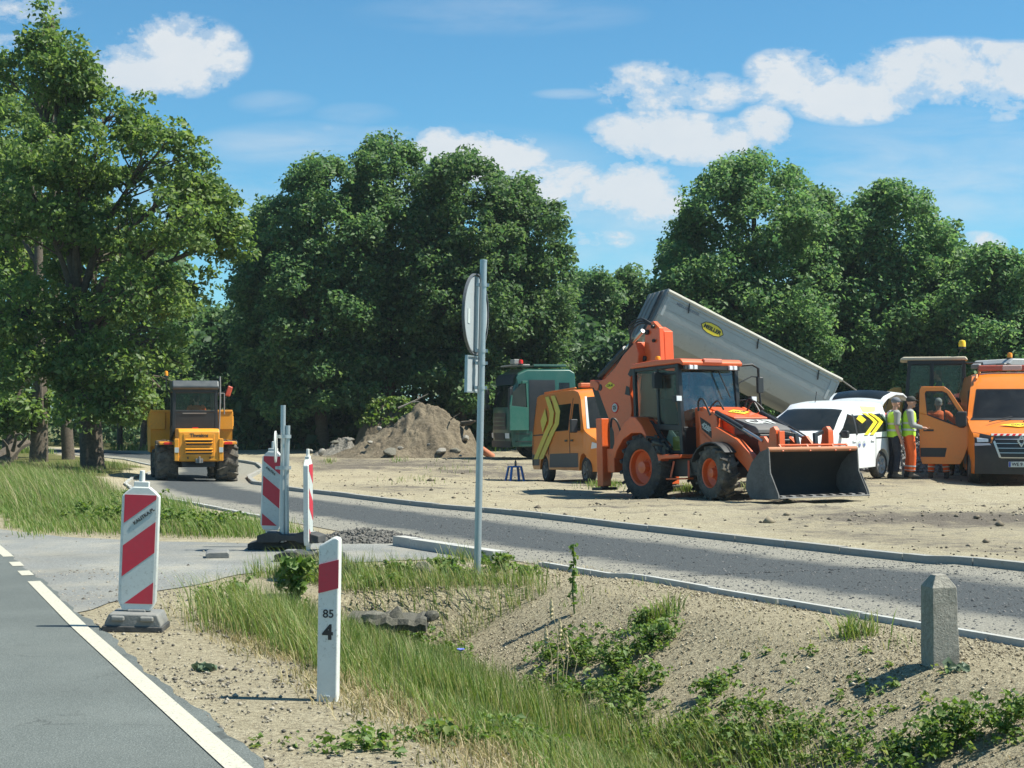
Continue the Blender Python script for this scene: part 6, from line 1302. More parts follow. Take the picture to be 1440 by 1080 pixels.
person('man in dark cap and olive clothes seen through the open door window', spot(1346, 35.3), -110, stand(elL=(.06, .25, 1.16), wrL=(.26, .12, 1.10)), sleeve='long', top=OLIV, legs=OLIV, cap=CAPD, scale=.99)
person('man in orange jacket between the open door and the orange van', spot(1367, 35.0), -150, stand(), sleeve='long', top=HVO, legs=HVO, hair=HAIRG, scale=1.02)
def seated(veh, p, label, yaw_off=0, **k):
    vo = bpy.data.objects[veh]; bpy.context.view_layer.update(); w = vo.matrix_world @ Vector(p); e = vo.matrix_world.to_euler()
    return person(label, w, math.degrees(e.z)+yaw_off, k.pop('J', seat()), **k)
seated('backhoe_loader', (.12, .05, 1.42), 'driver in orange vest sitting in the backhoe loader cab', sleeve='long', top=HVO, legs=HVO, hair=HAIRD, tape=False, scale=.95)
seated('site_dumper', (.98, -.08, 1.52), 'driver in orange top sitting in the dumper cab, seen from behind', sleeve='long', top=HVO, legs=NAVY, hair=HAIRD, tape=False, scale=.95)
seated('wheel_loader', (-.12, -.1, 1.62), 'driver in yellow vest sitting in the black-cabbed loader', sleeve='long', top=NAVY, vest=VEST, legs=NAVY, hair=HAIRD, scale=.95)
# ------------------------------------------------------------------ trees
LEAF_A = leafmat('lime_leaves', [(.065, .125, .038), (.098, .17, .048), (.14, .22, .06), (.20, .27, .09)], .50, .5)
LEAF_B = leafmat('oak_leaves', [(.052, .115, .046), (.078, .155, .060), (.112, .20, .072), (.165, .25, .094)], .48, .55, obj_var=.2)
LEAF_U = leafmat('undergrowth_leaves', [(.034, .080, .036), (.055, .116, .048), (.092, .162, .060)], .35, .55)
def leaves(centres, radii, per, size, rs, up=.35, flat=.7, out=None):
    """rhombic leaf faces, folded along the midrib, scattered round each clump centre"""
    C = np.repeat(centres, per, 0); Rd = np.repeat(radii, per)[:, None]; n = len(C)
    d = rs.normal(size=(n, 3)); d /= np.linalg.norm(d, axis=1)[:, None]; d[:, 2] *= flat
    P = C+d*Rd*rs.uniform(.25, 1, (n, 1))**.6
    nm = rs.normal(size=(n, 3)); nm[:, 2] = np.abs(nm[:, 2])+up
    nm += .5*d; nm /= np.linalg.norm(nm, axis=1)[:, None]
    a = np.cross(nm, rs.normal(size=(n, 3))); a /= np.linalg.norm(a, axis=1)[:, None]; b = np.cross(nm, a)
    s = size*np.clip(rs.lognormal(0, .35, (n, 1)), .45, 2.1); f = rs.uniform(.1, .35, (n, 1))*s
    V = np.stack([P-a*s*.55, P+b*s*.38+nm*f, P+a*s*.55, P-b*s*.38+nm*f], 1).reshape(-1, 3)
    i = np.arange(n)*4; idx = np.stack([i, i+1, i+2, i, i+2, i+3], 1).reshape(-1)
    return V, np.full(2*n, 3), idx
def clumps(lobes, n, rs, shell=.45, gap=.55, gcut=-.12):
    """lobes: (x,y,z, rx,ry,rz); clump centres mostly towards the outside of each lobe"""
    L_ = np.array(lobes, float); w = (L_[:, 3]*L_[:, 4]*L_[:, 5])**.67; pick = rs.choice(len(L_), n, p=w/w.sum())
    d = rs.normal(size=(n, 3)); d /= np.linalg.norm(d, axis=1)[:, None]; r = shell+(1-shell)*rs.uniform(0, 1, n)**.55
    low = d[:, 2] < -.55; d[low, 2] *= .6
    P = L_[pick, :3]+d*L_[pick, 3:]*r[:, None]
    keep = np.array([_mn.noise(Vector(p)*gap) for p in P]) > gcut
    return P[keep], pick[keep]
def wood(mb, base, top, r0, lobes, cl, pick, rs, nlimb=5, ntw=90, bend=.25, fork=.3):
    base, top = Vector(base), Vector(top); n = 7; tr = []
    off = Vector((rs.uniform(-bend, bend), rs.uniform(-bend, bend), 0))
    for i in range(n): f = i/(n-1); tr.append(base.lerp(top, f)+off*math.sin(f*math.pi)+Vector((rs.uniform(-.08, .08), rs.uniform(-.08, .08), 0))*(i > 0))
    rr = [r0*(1.35 if i == 0 else 1.08 if i == 1 else 1)*(1-.78*i/(n-1)) for i in range(n)]
    tr.insert(1, tr[0].lerp(tr[1], .18)); rr.insert(1, r0*1.12)
    mb.tube(tr, rr, 12)
    ends = {}
    for li, l in enumerate(lobes):
        c = Vector(l[:3]); f = min(.9, max(fork, (c.z-base.z)/(top.z-base.z)-.30)); s = base.lerp(top, f)+off*math.sin(f*math.pi); rb = r0*(1-.78*f)*(.55 if li < 12 or r0 > .28 else .3)
        m_ = s.lerp(c, .5)+Vector((0, 0, .12*(c-s).length)); ends[li] = (s, m_, c, rb)
        if r0 < .28 and li > 9: continue
        mb.tube([s, s.lerp(m_, .55)+Vector((rs.uniform(-.15, .15), 0, 0)), m_, m_.lerp(c, .55), c], [rb, rb*.8, rb*.6, rb*.42, rb*.25], 7)
    for k in rs.choice(len(cl), min(ntw, len(cl)), replace=False):
        s, m_, c, rb = ends[pick[k]]; a = m_.lerp(c, rs.uniform(.1, 1)); e = Vector(cl[k]); q = a.lerp(e, .5)+Vector((rs.uniform(-.2, .2), rs.uniform(-.2, .2), rs.uniform(0, .3))); mb.tube([a, q, e], [rb*.24, rb*.16, .012], 5)
def tree(name, label, base, topf, r0, lobes, nclump, per, crad, leaf, m, seed, group=None, ntw=90, shell=.45, up=.35, bend=.25, flat=.7, gap=.55, gcut=-.12):
    rs = np.random.default_rng(seed); t = thing(name, label, 'tree', base, group=group)
    lb = [(l[0]-base[0], l[1]-base[1], l[2]-base[2], *l[3:]) for l in lobes]
    cl, pick = clumps(lb, nclump, rs, shell, gap, gcut); rad = crad*rs.uniform(.6, 1.3, len(cl))
    V, n, idx = leaves(cl, rad, per, leaf, rs, up, flat); mesh_np('crown', V, n, idx, m, t)
    mb = MB(); zt = max(l[2]+l[5]*.5 for l in lb); wood(mb, (0, 0, -.3), (topf[0], topf[1], zt), r0, lb, cl, pick, rs, ntw=ntw, bend=bend); mb.build('trunk', BARK, t)
    return t
def lob(px, py, rx, ry, D, dy=0, depth=None):
    k = (D+dy)/F; return ((px-CX)*k, D+dy, EYE-(py-HY)*k, rx*k, (depth or (rx+ry)/2)*k, ry*k)
# big lime by the road, left
x, y, z = G(131, 660); D = y
LB = [lob(60, 45, 30, 45, D), lob(95, 105, 55, 55, D, -.5), lob(40, 120, 70, 60, D, .5), lob(150, 165, 75, 55, D, .3), lob(205, 225, 75, 60, D, -1), lob(255, 255, 55, 50, D, .5), lob(110, 225, 90, 65, D, -1.6), lob(290, 305, 55, 48, D, .4), lob(225, 320, 85, 60, D, -1.4), lob(318, 335, 36, 42, D, 1),
      lob(150, 330, 90, 65, D, 1.6), lob(60, 300, 90, 90, D, -1), lob(185, 420, 85, 60, D, -1.2), lob(255, 400, 42, 40, D, 0), lob(100, 430, 85, 60, D, 1.3), lob(30, 440, 80, 70, D, -.8), lob(215, 490, 50, 45, D, .8), lob(150, 520, 70, 50, D, -1.3), lob(60, 530, 75, 50, D, -.8), lob(170, 575, 42, 32, D, -1.6), lob(225, 545, 38, 36, D, -.5), lob(110, 590, 45, 30, D, -1.8)]
tree('lime_tree', 'tallest leafy tree, thick dark trunk standing at the left of the path', (x, y, z), (-1.3, .3), .33, LB, 1900, 62, .48, .118, LEAF_A, 21, ntw=460, up=.2, bend=.15, gap=.75, gcut=-.02)
x, y, z = G(97, 646)
LB = [lob(20, 200, 90, 80, y, 2), lob(-40, 300, 90, 90, y), lob(90, 330, 80, 70, y, 2), lob(20, 420, 90, 70, y, 1), lob(70, 510, 80, 50, y, 1), lob(-40, 500, 80, 60, y, 0)]
tree('lime_tree', 'tree with slimmer trunk directly behind the thickest roadside trunk', (x, y, z), (-.8, .5), .22, LB, 520, 80, .7, .15, LEAF_A, 22, ntw=90)
x, y, z = G(54, 640); y = 54; x = (54-CX)/F*y; z = H(x, y)
LB = [lob(-30, 240, 90, 90, y, 2), lob(20, 350, 80, 70, y, 2), lob(-40, 430, 90, 70, y, 1), lob(40, 500, 60, 46, y, 1), lob(60, 575, 50, 26, y, -.5), lob(10, 590, 46, 24, y, -1)]
tree('lime_tree', 'dark trunk rising behind the tall grass, third from the path', (x, y, z), (-.5, .5), .30, LB, 420, 80, .7, .16, LEAF_A, 23, ntw=70)
y = 57; x = (14-CX)/F*y; z = H(x, y)
LB = [lob(-60, 300, 90, 90, y, 2), lob(-20, 420, 80, 70, y, 2), lob(-40, 520, 80, 60, y, 1), lob(20, 560, 46, 26, y, -.5)]
tree('lime_tree', 'leftmost dark trunk at the photo edge behind the fallen log', (x, y, z), (-.5, .5), .26, LB, 320, 80, .8, .17, LEAF_A, 24, ntw=50)
# slim trunks beyond the dumper's left
for px_, D_, lb in ((200, 70, 'slim young trunk beyond the path, left one of the row behind the dumper'), (211, 73, 'slim young trunk nearest the dumper skip, behind it'), (168, 74, 'slim young trunk farthest left of the row, right of the thick roadside trunk')):
    x = (px_-CX)/F*D_; z = H(x, D_); y = D_
    LBs = [lob(px_+8, 470, 60, 70, D_, 1), lob(px_-18, 540, 46, 42, D_, 0), lob(px_+24, 560, 42, 40, D_, 0), lob(px_+4, 400, 50, 60, D_, 1)]
    tree('young_tree', lb, (x, y, z), (.3, 0), .14, LBs, 170, 60, .8, .24, LEAF_B, 30+px_, ntw=40)
# the wood behind the lot
def blobs(px, top, bot, w, D, rs, n=13, lean=0):
    """a full dome: one broad core and smaller lobes breaking its outline"""
    h = bot-top; out = [lob(px, top+h*.40, w*.74, h*.34, D), lob(px, top+h*.68, w*.95, h*.30, D), lob(px, top+h*.26, w*.52, h*.22, D, -1.), lob(px-w*.5, top+h*.5, w*.5, h*.25, D, -1.5), lob(px+w*.5, top+h*.5, w*.5, h*.25, D, -1.5)]
    n = int(n*1.7)
    for i in range(n):
        a = math.pi*(i+rs.uniform(-.35, .35))/(n-1); a = min(max(a, 0), math.pi); ey = math.sin(a); r_ = w*rs.uniform(.11, .27)
        out.append(lob(px-math.cos(a)*(w-r_*.7), top+h*.45-ey*(h*.45-r_*.75), r_, r_*.9, D, rs.uniform(-2.5, 1.5)))
    for i in range(n):
        r_ = w*rs.uniform(.14, .30); out.append(lob(px+rs.uniform(-.85, .85)*w, top+h*rs.uniform(.4, .95), r_, r_*.85, D, rs.uniform(-3.2, -1.2)))
    return out
WD = [(455, 222, 602, 78, 66, 'rounded tree at the left of the dark wood, behind the dumper'), (548, 190, 602, 74, 67, 'tallest pointed tree of the dark wood, above the soil heap'), (652, 216, 612, 82, 66, 'broad tree of the wood directly behind the tall sign pole'), (738, 248, 622, 66, 68, 'tree at the right end of the left wood, above the green lorry cab'),
      (388, 282, 602, 58, 68, 'low tree between the roadside trees and the dark wood'), (1058, 220, 632, 118, 66, 'largest rounded tree, behind the raised tipper body'), (1256, 260, 632, 92, 68, 'rounded tree above the loader and the workers'), (1150, 266, 632, 62, 70, 'narrow tree filling the gap between two big rounded trees on the right'), (1400, 350, 642, 76, 66, 'lowest tree at the right edge, above the open van'),
      (1335, 318, 642, 52, 70, 'small tree stepping down to the right edge tree'), (828, 378, 642, 58, 84, 'distant tree seen low between the two woods, left of the tipper'), (893, 380, 642, 52, 86, 'distant tree low between the woods, right behind the tipper front'), (305, 440, 642, 60, 80, 'distant tree low behind the dumper cab'), (965, 330, 642, 46, 72, 'slender tree at the left flank of the largest right tree'), (1480, 400, 642, 70, 68, 'tree cut by the right photo edge')]
for i, (px_, tp, bt, w_, D_, lb) in enumerate(WD):
    rs = np.random.default_rng(500+i); x = (px_-CX)/F*D_; z = H(x, D_); L_ = blobs(px_, tp, bt, w_, D_, rs, n=12+int(w_/10))
    tree('oak_tree', lb, (x, D_, z), (rs.uniform(-.4, .4), 0), .27, L_, int(760+w_*16), 44, .56*D_/66, .145*D_/66, LEAF_B, 600+i, group='trees of the wood behind the lot', ntw=50, shell=.3, up=.4, gap=.8, gcut=-.16)
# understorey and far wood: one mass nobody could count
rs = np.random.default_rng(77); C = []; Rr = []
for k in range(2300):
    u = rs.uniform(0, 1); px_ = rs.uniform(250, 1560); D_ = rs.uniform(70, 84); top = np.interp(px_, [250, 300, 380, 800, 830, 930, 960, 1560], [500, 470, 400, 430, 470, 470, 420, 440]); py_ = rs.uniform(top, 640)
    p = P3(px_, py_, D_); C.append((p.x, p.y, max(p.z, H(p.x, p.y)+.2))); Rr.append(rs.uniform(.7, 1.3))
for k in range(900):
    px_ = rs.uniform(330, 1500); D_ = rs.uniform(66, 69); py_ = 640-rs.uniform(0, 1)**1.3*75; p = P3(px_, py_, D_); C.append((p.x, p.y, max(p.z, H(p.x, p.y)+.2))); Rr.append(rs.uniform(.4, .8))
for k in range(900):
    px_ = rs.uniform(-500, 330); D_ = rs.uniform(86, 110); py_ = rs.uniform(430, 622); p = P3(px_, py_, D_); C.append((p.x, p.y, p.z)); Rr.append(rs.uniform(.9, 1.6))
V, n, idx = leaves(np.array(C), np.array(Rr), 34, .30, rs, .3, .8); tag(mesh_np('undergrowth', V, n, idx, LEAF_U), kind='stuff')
# ------------------------------------------------------------------ grass, weeds, loose stones
GR_G = leafmat('green_grass', [(.075, .135, .026), (.11, .185, .038), (.16, .23, .055), (.24, .26, .09), (.38, .34, .17)], .35, .6)
GR_D = leafmat('dry_grass', [(.10, .12, .035), (.22, .20, .085), (.36, .30, .16), (.48, .41, .25)], .3, .7)
GR_T = leafmat('meadow_grass', [(.070, .150, .026), (.105, .195, .036), (.145, .225, .050), (.21, .25, .08), (.38, .35, .19)], .4, .6)
WEED = leafmat('weed_leaves', [(.055, .11, .024), (.09, .165, .034), (.14, .22, .05), (.23, .27, .09)], .38, .55)
def blades(xy_, h, w, rs, lean=.5, wind=(-.25, .05)):
    n = len(xy_); X, Y = xy_[:, 0], xy_[:, 1]; Z = hgt(X, Y)-.02
    a = rs.uniform(0, 2*math.pi, n); d = np.stack([np.cos(a), np.sin(a), np.zeros(n)], 1); sd = np.stack([-d[:, 1], d[:, 0], np.zeros(n)], 1)
    h = np.asarray(h)*rs.uniform(.55, 1.25, n); ln = (d*rs.uniform(.1, 1, (n, 1))*lean+np.array([wind[0], wind[1], 0]))*h[:, None]
    B = np.stack([X, Y, Z], 1); up = np.zeros((n, 3)); up[:, 2] = h; wv = sd*(np.asarray(w)*rs.uniform(.6, 1.3, n))[:, None]
    M1 = B+up*.5+ln*.25; M2 = B+up*.82+ln*.6; T = B+up+ln
    V = np.stack([B-wv, B+wv, M1-wv*.85, M1+wv*.85, M2-wv*.5, M2+wv*.5, T], 1).reshape(-1, 3)
    i = (np.arange(n)*7)[:, None]; idx = (i+np.array([[0, 1, 3, 2, 2, 3, 5, 4, 4, 5, 6]])).reshape(-1)
    return V, np.tile([4, 4, 3], n), idx
def scatter(n, smin, smax, tmin, tmax, rs, keep):
    s = rs.uniform(smin, smax, n); t = rs.uniform(tmin, tmax, n); x, y = xy(s, t); k = keep(s, t, x, y) > rs.uniform(0, 1, n); return np.stack([x, y], 1)[k]
rs = np.random.default_rng(11)
def join(*parts):
    V = []; N_ = []; I = []; o = 0
    for v, n, i in parts: V.append(v); N_.append(n); I.append(i+o); o += len(v)
    return np.concatenate(V), np.concatenate(N_), np.concatenate(I)
# ditch: lush green, tallest by the culvert
dk = lambda s, t, x, y: ss(1.0-.35*ss(3, 6, s), 1.6, t+.25*nz(x, y, 3, 1))*(1-ss(2.9, 3.9, t+.35*nz(x, y, 2, 4)+.16*np.clip(s, 0, 6)))*(1-ss(5.95, 6.25, s))*(.25+.75*ss(-.3, .4, nz(x, y, 2.2, 6)))*(1-.72*ss(4.2, 5.2, s)*(1-ss(2.0, 2.6, t)))
A = scatter(120000, -3, 6.3, .6, 4.0, rs, dk)
hh = .17+.19*ss(2, 5, st(A[:, 0], A[:, 1])[0])
tag(mesh_np('ditch_grass', *blades(A, hh, .0030, rs, .85, (-.15, -.05)), GR_G), kind='stuff')
A = scatter(26000, 1.2, 6.3, 1.5, 3.1, rs, lambda s, t, x, y: ss(1.2, 2.6, s)*ss(1.6, 2.0, t+.2*nz(x, y, 3, 3))*(1-ss(2.6, 3.05, t+.2*nz(x, y, 2, 4)))*(.3+.7*ss(-.2, .4, nz(x, y, 2.8, 2))))
tag(mesh_np('tall_ditch_grass', *blades(A, np.full(len(A), .36), .0034, rs, .45, (-.08, -.02)), GR_G), kind='stuff')
# straw and clippings on the shoulder, sparse tufts on the bank and along the driveway edge
A = scatter(26000, -2, 6.2, .75, 2.1, rs, lambda s, t, x, y: np.exp(-((t-1.3)/.36)**2)*ss(-.6, .3, nz(x, y, 2.6, 3)+.2)*(1-ss(4.2, 6, s)*.6))
B = scatter(5200, -4, 8.4, 2.6, 5.5, rs, lambda s, t, x, y: .75*ss(.25, .75, nz(x, y, 2.4, 8))+.10)
C_ = scatter(16000, 6.1, 9.2, 1.1, 4.7, rs, lambda s, t, x, y: ss(.0, .5, nz(x, y, 1.8, 5)+.25)*(1-ss(.0, .5, s-np.interp(t, [1.1, 2, 2.9, 3.8, 4.7], [7.0, 7.95, 8.7, 8.85, 8.9])))*(1-ss(5.9, 6.3, -s+12.2)))
tag(mesh_np('dry_grass', *join(blades(A, np.full(len(A), .075), .0035, rs, 1.6, (-.2, -.1)), blades(B, np.full(len(B), .06), .003, rs, 1.4, (-.1, 0))), GR_D), kind='stuff')
B2 = scatter(2600, -4, 8.2, 3.3, 5.4, rs, lambda s, t, x, y: ss(.35, .8, nz(x, y, 2.9, 12)))
tag(mesh_np('bank_grass', *join(blades(C_, .11+.16*rs.uniform(0, 1, len(C_))**2, .0032, rs, .9, (-.15, 0)), blades(B2, np.full(len(B2), .085), .004, rs, 1.0, (-.1, 0))), GR_G), kind='stuff')
# meadow left of the path
mk = lambda s, t, x, y: ss(.45, .9, t+.2*nz(x, y, 2, 2))*(1-ss(-1.3, -.5, t-pl(s)+.35*nz(x, y, 1.2, 5)))*ss(14.0, 15.4, s-.0*t+.45*nz(x, y, 1.5, 8)+1.1*np.clip(t-1.5, 0, 3)*.9)*(1-.9*ss(27, 33, s)*ss(2.9, 3.9, t))
A = scatter(130000, 13, 46, .4, 7, rs, mk); s_, t_ = st(A[:, 0], A[:, 1])
hh = .12+.28*ss(17, 25, s_)*(1-ss(1.9, 3.4, t_+.4*nz(A[:, 0], A[:, 1], .8, 3)))*(.7+.3*nz(A[:, 0], A[:, 1], 1.5, 2))+.10*ss(.9, 2, t_)
tag(mesh_np('verge_grass', *blades(A, hh, .0050, rs, .8, (-.3, .05)), GR_T), kind='stuff')
A = scatter(900, 19, 40, 1, 3.2, rs, lambda s, t, x, y: (1-ss(2.2, 3.4, t))*.8+.1); hh = np.full(len(A), .58)
V, n, idx = blades(A, hh, .004, rs, .5, (-.35, .0)); tag(mesh_np('seeding_grass', V, n, idx, GR_D), kind='stuff')
# thin green along the wood edge and round the parked machines
A = []
for px_, py_, rx, ry, c in ((850, 684, 26, 5, 380), (962, 690, 22, 4, 260), (1072, 688, 26, 5, 260), (1120, 655, 14, 3, 60), (585, 676, 40, 6, 60), (560, 648, 12, 3, 50), (462, 650, 9, 3, 80), (640, 660, 60, 8, 60)):
    for k in range(c):
        x, y, z = G(px_+rs.normal()*rx*.5, py_+rs.normal()*ry*.5); A.append((x, y))
A = np.array(A); V1 = blades(A, np.full(len(A), .17), .008, rs, .9, (0, 0))
Bx = rs.uniform(-26, 34, 26000); By = rs.uniform(64, 74, 26000); B = np.stack([Bx, By], 1); B = B[(ss(64.5, 67, By+1.2*nz(Bx, By, .5, 2)) > rs.uniform(0, 1, len(B)))]
sB, tB = st(B[:, 0], B[:, 1]); B = B[(tB > pr(sB)+.6) | (tB < pl(sB)-.5)]
tag(mesh_np('lot_grass', *join(V1, blades(B, np.full(len(B), .3), .02, rs, .7, (0, 0))), GR_T), kind='stuff')
# turf on the darker heap
HT = bpy.data.objects['turf_heap'].data; tv = np.empty(len(HT.vertices)*3, np.float32); HT.vertices.foreach_get('co', tv); tv = tv.reshape(-1, 3); zt = tv[:, 2].max(); sel = tv[tv[:, 2] > zt-1.1]; P = sel[rs.integers(0, len(sel), 900)]+rs.normal(size=(900, 3))*np.array([.12, .12, .05])
V, n, idx = leaves(P, np.full(len(P), .12), 5, .13, rs, .3, .8); tag(mesh_np('turf', V, n, idx, WEED), kind='stuff')
# low leafy weeds
def weeds(name, spots, per, leaf, m=WEED, kind='stuff'):
    C = []; Rr = []
    for px_, py_, rx, hgt_, k in spots:
        x0, y0, z0 = G(px_, py_)
        for j in range(k):
            x = x0+rs.normal()*rx*.5; y = y0+rs.normal()*rx*.42; C.append((x, y, H(x, y)+hgt_*rs.uniform(.05, 1))); Rr.append(.055*rs.uniform(.6, 1.4))
    V, n, idx = leaves(np.array(C), np.array(Rr), per, leaf, rs, .6, .7); return mesh_np(name, V, n, idx, m)
tag(weeds('ground_weeds', [(690, 985, .3, .12, 30), (740, 1050, .35, .12, 50), (830, 1060, .35, .12, 50), (930, 1070, .4, .12, 44), (520, 1050, .3, .06, 24), (780, 920, .25, .14, 34), (850, 975, .3, .14, 40), (985, 1010, .3, .1, 30), (1180, 1060, .35, .1, 30), (815, 935, .20, .16, 42), (870, 935, .22, .20, 56), (925, 905, .18, .16, 46), (900, 975, .22, .14, 44), (800, 985, .22, .12, 36), (880, 1010, .25, .14, 44), (760, 965, .2, .1, 22), (700, 1030, .26, .10, 36), (640, 1045, .2, .08, 22), (1040, 1035, .28, .14, 60), (1090, 1060, .24, .12, 44), (1005, 975, .12, .15, 22), (1130, 1030, .2, .06, 18), (1340, 1045, .22, .20, 64), (1425, 1030, .14, .18, 32), (1300, 1070, .25, .14, 34), (960, 1040, .3, .07, 26), (590, 905, .2, .36, 60), (560, 930, .18, .36, 40), (622, 885, .14, .26, 44), (640, 935, .16, .16, 24), (1230, 1075, .3, .08, 24), (905, 880, .12, .12, 20), (1220, 980, .5, .03, 14), (1100, 930, .5, .03, 10), (930, 880, .1, .06, 8)], 17, .027), kind='stuff')
tag(weeds('edge_weeds', [(415, 838, .14, .2, 40), (440, 850, .12, .16, 26), (560, 812, .16, .14, 36), (620, 806, .14, .14, 34), (700, 803, .18, .16, 40), (740, 808, .12, .10, 16), (545, 846, .22, .08, 18), (640, 858, .14, .1, 20), (330, 838, .14, .14, 22), (295, 848, .1, .12, 14), (160, 742, .3, .3, 60), (240, 748, .4, .3, 80), (300, 750, .35, .26, 70), (195, 722, .4, .4, 60), (120, 735, .3, .3, 40), (330, 742, .3, .2, 40)], 10, .04), kind='stuff')
# plants one can point at
def plant(name, label, px_, py_, build, cat='plant'):
    x, y, z = G(px_, py_); t = thing(name, label, cat, (x, y, z-.01)); build(t, Vector((0, 0, 0))); return t
STEM = paint('plant_stem', (.09, .13, .04), .7, dirt=.1); STRAW = paint('straw_stem', (.42, .35, .20), .8, dirt=.1)
def tall_weed(t, o):
    mb = MB(); mb.tube([(0, 0, 0), (-.02, .0, .22), (-.005, .01, .44), (-.02, 0, .60)], [.008, .007, .005, .002], 6); mb.build('stem', STEM, t)
    C = np.array([(-.01+.02*math.sin(k), .02*math.cos(k*2.1), .06+.54*k/26) for k in range(27)]); V, n, idx = leaves(C, np.full(27, .028), 3, .042, rs, .2, .6); mesh_np('leaves', V, n, idx, WEED, t)
plant('tall_weed', 'tall thin leafy weed standing alone on the sandy bank right of the sign pole', 808, 862, tall_weed)
def straw(t, o):
    mb = MB()
    for k, (dx, h_) in enumerate(((0, .78), (.05, .62), (-.03, .56), (.09, .50), (.03, .46))): mb.tube([(dx, .02*k, 0), (dx*1.6+.01, .02*k, h_*.6), (dx*1.2-.05, .02*k, h_)], [.004, .003, .0025], 5)
    mb.build('stalks', STRAW, t)
    for k, (dx, h_) in enumerate(((0, .78), (.05, .62), (-.03, .56), (.09, .50))):
        mb = MB(); n_ = 12; mb.tube([(dx*1.3-.04+.004*math.sin(j*3), .02*k+.004*math.cos(j*3), h_-.17+.015*j) for j in range(n_)], [.004+.010*math.sin(math.pi*j/(n_-1))*(1+.35*math.sin(j*2.6)) for j in range(n_)], 7); mb.build('seed_head', STRAW, t)
plant('dry_stalks', 'pale dry grass stalks with seed heads among the ditch weeds', 783, 985, straw)
def tuft(t, o):
    n_ = 170; A = rs.normal(size=(n_, 2))*np.array([.09, .07]); w = t.location; V, n, idx = blades(A+np.array([w.x, w.y]), np.full(n_, .16), .005, rs, 1.2, (0, 0)); mesh_np('blades', V-np.array([w.x, w.y, w.z]), n, idx, GR_G, t)
plant('grass_tuft', 'bright green grass tuft at the path edging left of the stone post', 1205, 893, tuft)
plant('grass_tuft', 'small green tuft on the bank between the sign pole and the stone post', 925, 868, tuft)
def rosette(t, o):
    C = np.array([(0, 0, .02)]); V, n, idx = leaves(C, np.array([.08]), 30, .05, rs, .5, .35); mesh_np('leaves', V, n, idx, leafmat('grey_green_leaves', [(.08, .12, .07), (.13, .18, .11)], .2), t)
plant('rosette_weed', 'small grey-green leaf rosette on bare sand left of the marker post', 288, 942, rosette)
plant('rosette_weed', 'flat green leaf rosette at the foot of the stone post', 1345, 942, rosette)
def thistle(t, o):
    mb = MB()
    for k in range(7): a = k*.9; mb.tube([(0, 0, 0), (.06*math.cos(a), .06*math.sin(a), .14), (.11*math.cos(a), .11*math.sin(a), .27)], [.006, .005, .002], 5)
    mb.build('stems', STEM, t); C = np.array([(.10*f*math.cos(k*.9), .10*f*math.sin(k*.9), .05+.25*f) for k in range(7) for f in (.3, .6, .9, 1.1)]); V, n, idx = leaves(C, np.full(len(C), .05), 9, .06, rs, .3, .7); mesh_np('leaves', V, n, idx, WEED, t)
plant('leafy_weed', 'bushy dark green weed at the driveway edge just left of the marker post top', 418, 838, thistle)
def cornflower(t, o):
    mb = MB(); mb.tube([(0, 0, 0), (.01, 0, .2), (0, 0, .42)], [.004, .003, .002], 5); mb.build('stem', STEM, t); mb = MB()
    for k in range(9): a = k*.7; mb.bar((0, 0, .42), (.025*math.cos(a), .025*math.sin(a), .435), .012, .003)
    mb.build('flower', paint('blue_petal', (.16, .20, .62), .6, dirt=0), t)
plant('blue_flower', 'single small blue flower in the ditch greenery', 648, 1000, cornflower, 'flower')
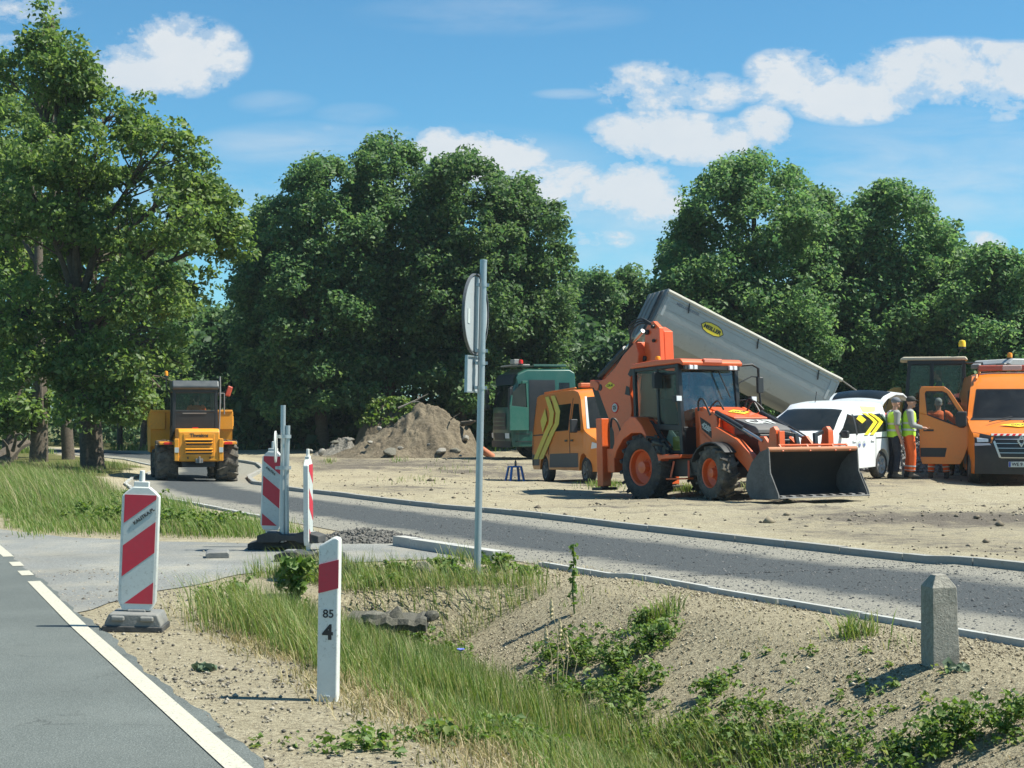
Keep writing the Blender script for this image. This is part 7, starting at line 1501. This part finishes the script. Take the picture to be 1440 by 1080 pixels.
# loose stones: grit on bank, shoulder, driveway, path and lot
def grit(name, P, r, m, seed):
    q = np.random.default_rng(seed); n = len(P); base = np.array([(1, 0, 0), (-1, 0, 0), (0, 1, 0), (0, -1, 0), (0, 0, .7), (0, 0, -.7)])
    z = hgt(P[:, 0], P[:, 1]); sz = r*np.clip(q.lognormal(0, .45, n), .4, 3.2); a = q.uniform(0, 6.28, n); B = base[None]*q.uniform(.6, 1.35, (n, 6, 1))*sz[:, None, None]
    X = B[..., 0]*np.cos(a)[:, None]-B[..., 1]*np.sin(a)[:, None]; Y = B[..., 0]*np.sin(a)[:, None]+B[..., 1]*np.cos(a)[:, None]
    V = np.stack([X+P[:, 0, None], Y+P[:, 1, None], B[..., 2]+(z+sz*.15)[:, None]], -1).reshape(-1, 3)
    F_ = np.array([0, 2, 4, 2, 1, 4, 1, 3, 4, 3, 0, 4, 2, 0, 5, 1, 2, 5, 3, 1, 5, 0, 3, 5]); idx = (np.arange(n)[:, None]*6+F_[None]).reshape(-1)
    return tag(mesh_np(name, V, np.full(n*8, 3), idx, m), kind='stuff')
gm = lambda nm, cols: leafmat(nm, cols, .0, .9)
P = scatter(60000, -4, 8.6, 2.4, 5.6, rs, lambda s, t, x, y: .35+.65*ss(-.3, .6, nz(x, y, 1.7, 3)))
grit('bank_pebbles', P, .0056, gm('bank_pebble', [(.10, .08, .05), (.20, .165, .11), (.36, .31, .21), (.50, .44, .33)]), 1)
P = np.concatenate([scatter(6500, -3, 9.5, .12, 1.5, rs, lambda s, t, x, y: .3+.7*ss(-.2, .5, nz(x, y, 2.4, 5))), scatter(700, -1, 16, -.9, .2, rs, lambda s, t, x, y: .12*np.ones_like(s)), scatter(1500, 5, 17, .2, 4.6, rs, lambda s, t, x, y: .25+.5*ss(0, .6, nz(x, y, 1.6, 6)))])
grit('shoulder_pebbles', P, .0075, gm('shoulder_pebble', [(.06, .055, .05), (.20, .18, .14), (.38, .34, .27)]), 2)
P = scatter(110000, -8, 22, 4, 9.8, rs, lambda s, t, x, y: ((t > pl(s)+.08) & (t < pr(s)-.08))*(.25+.75*np.exp(-((s-3)/9)**2)))
grit('path_gravel', P, .0066, gm('path_stone', [(.035, .04, .043), (.06, .066, .068), (.07, .075, .075), (.10, .102, .10), (.20, .195, .185)]), 3)
P = scatter(14000, 0, 45, 8, 28, rs, lambda s, t, x, y: (t > pr(s)+.3)*(.12+.9*ss(.1, .7, nz(x, y, .8, 9))+.8*np.exp(-((y-23.3-.12*x)/1.2)**2)*ss(2.5, 5, x)))
grit('lot_stones', P, .016, gm('lot_stone', [(.05, .045, .038), (.13, .11, .085), (.30, .25, .18), (.42, .37, .28)]), 4)
P = scatter(1500, 0, 45, 9, 30, rs, lambda s, t, x, y: (t > pr(s)+.4)*(.05+.6*ss(.2, .8, nz(x, y, .9, 4))+.9*np.exp(-((y-23.3-.12*x)/1.1)**2)*ss(2.5, 5, x)))
grit('lot_clods', P, .042, gm('lot_clod', [(.06, .052, .04), (.15, .125, .09), (.26, .22, .15)]), 5)
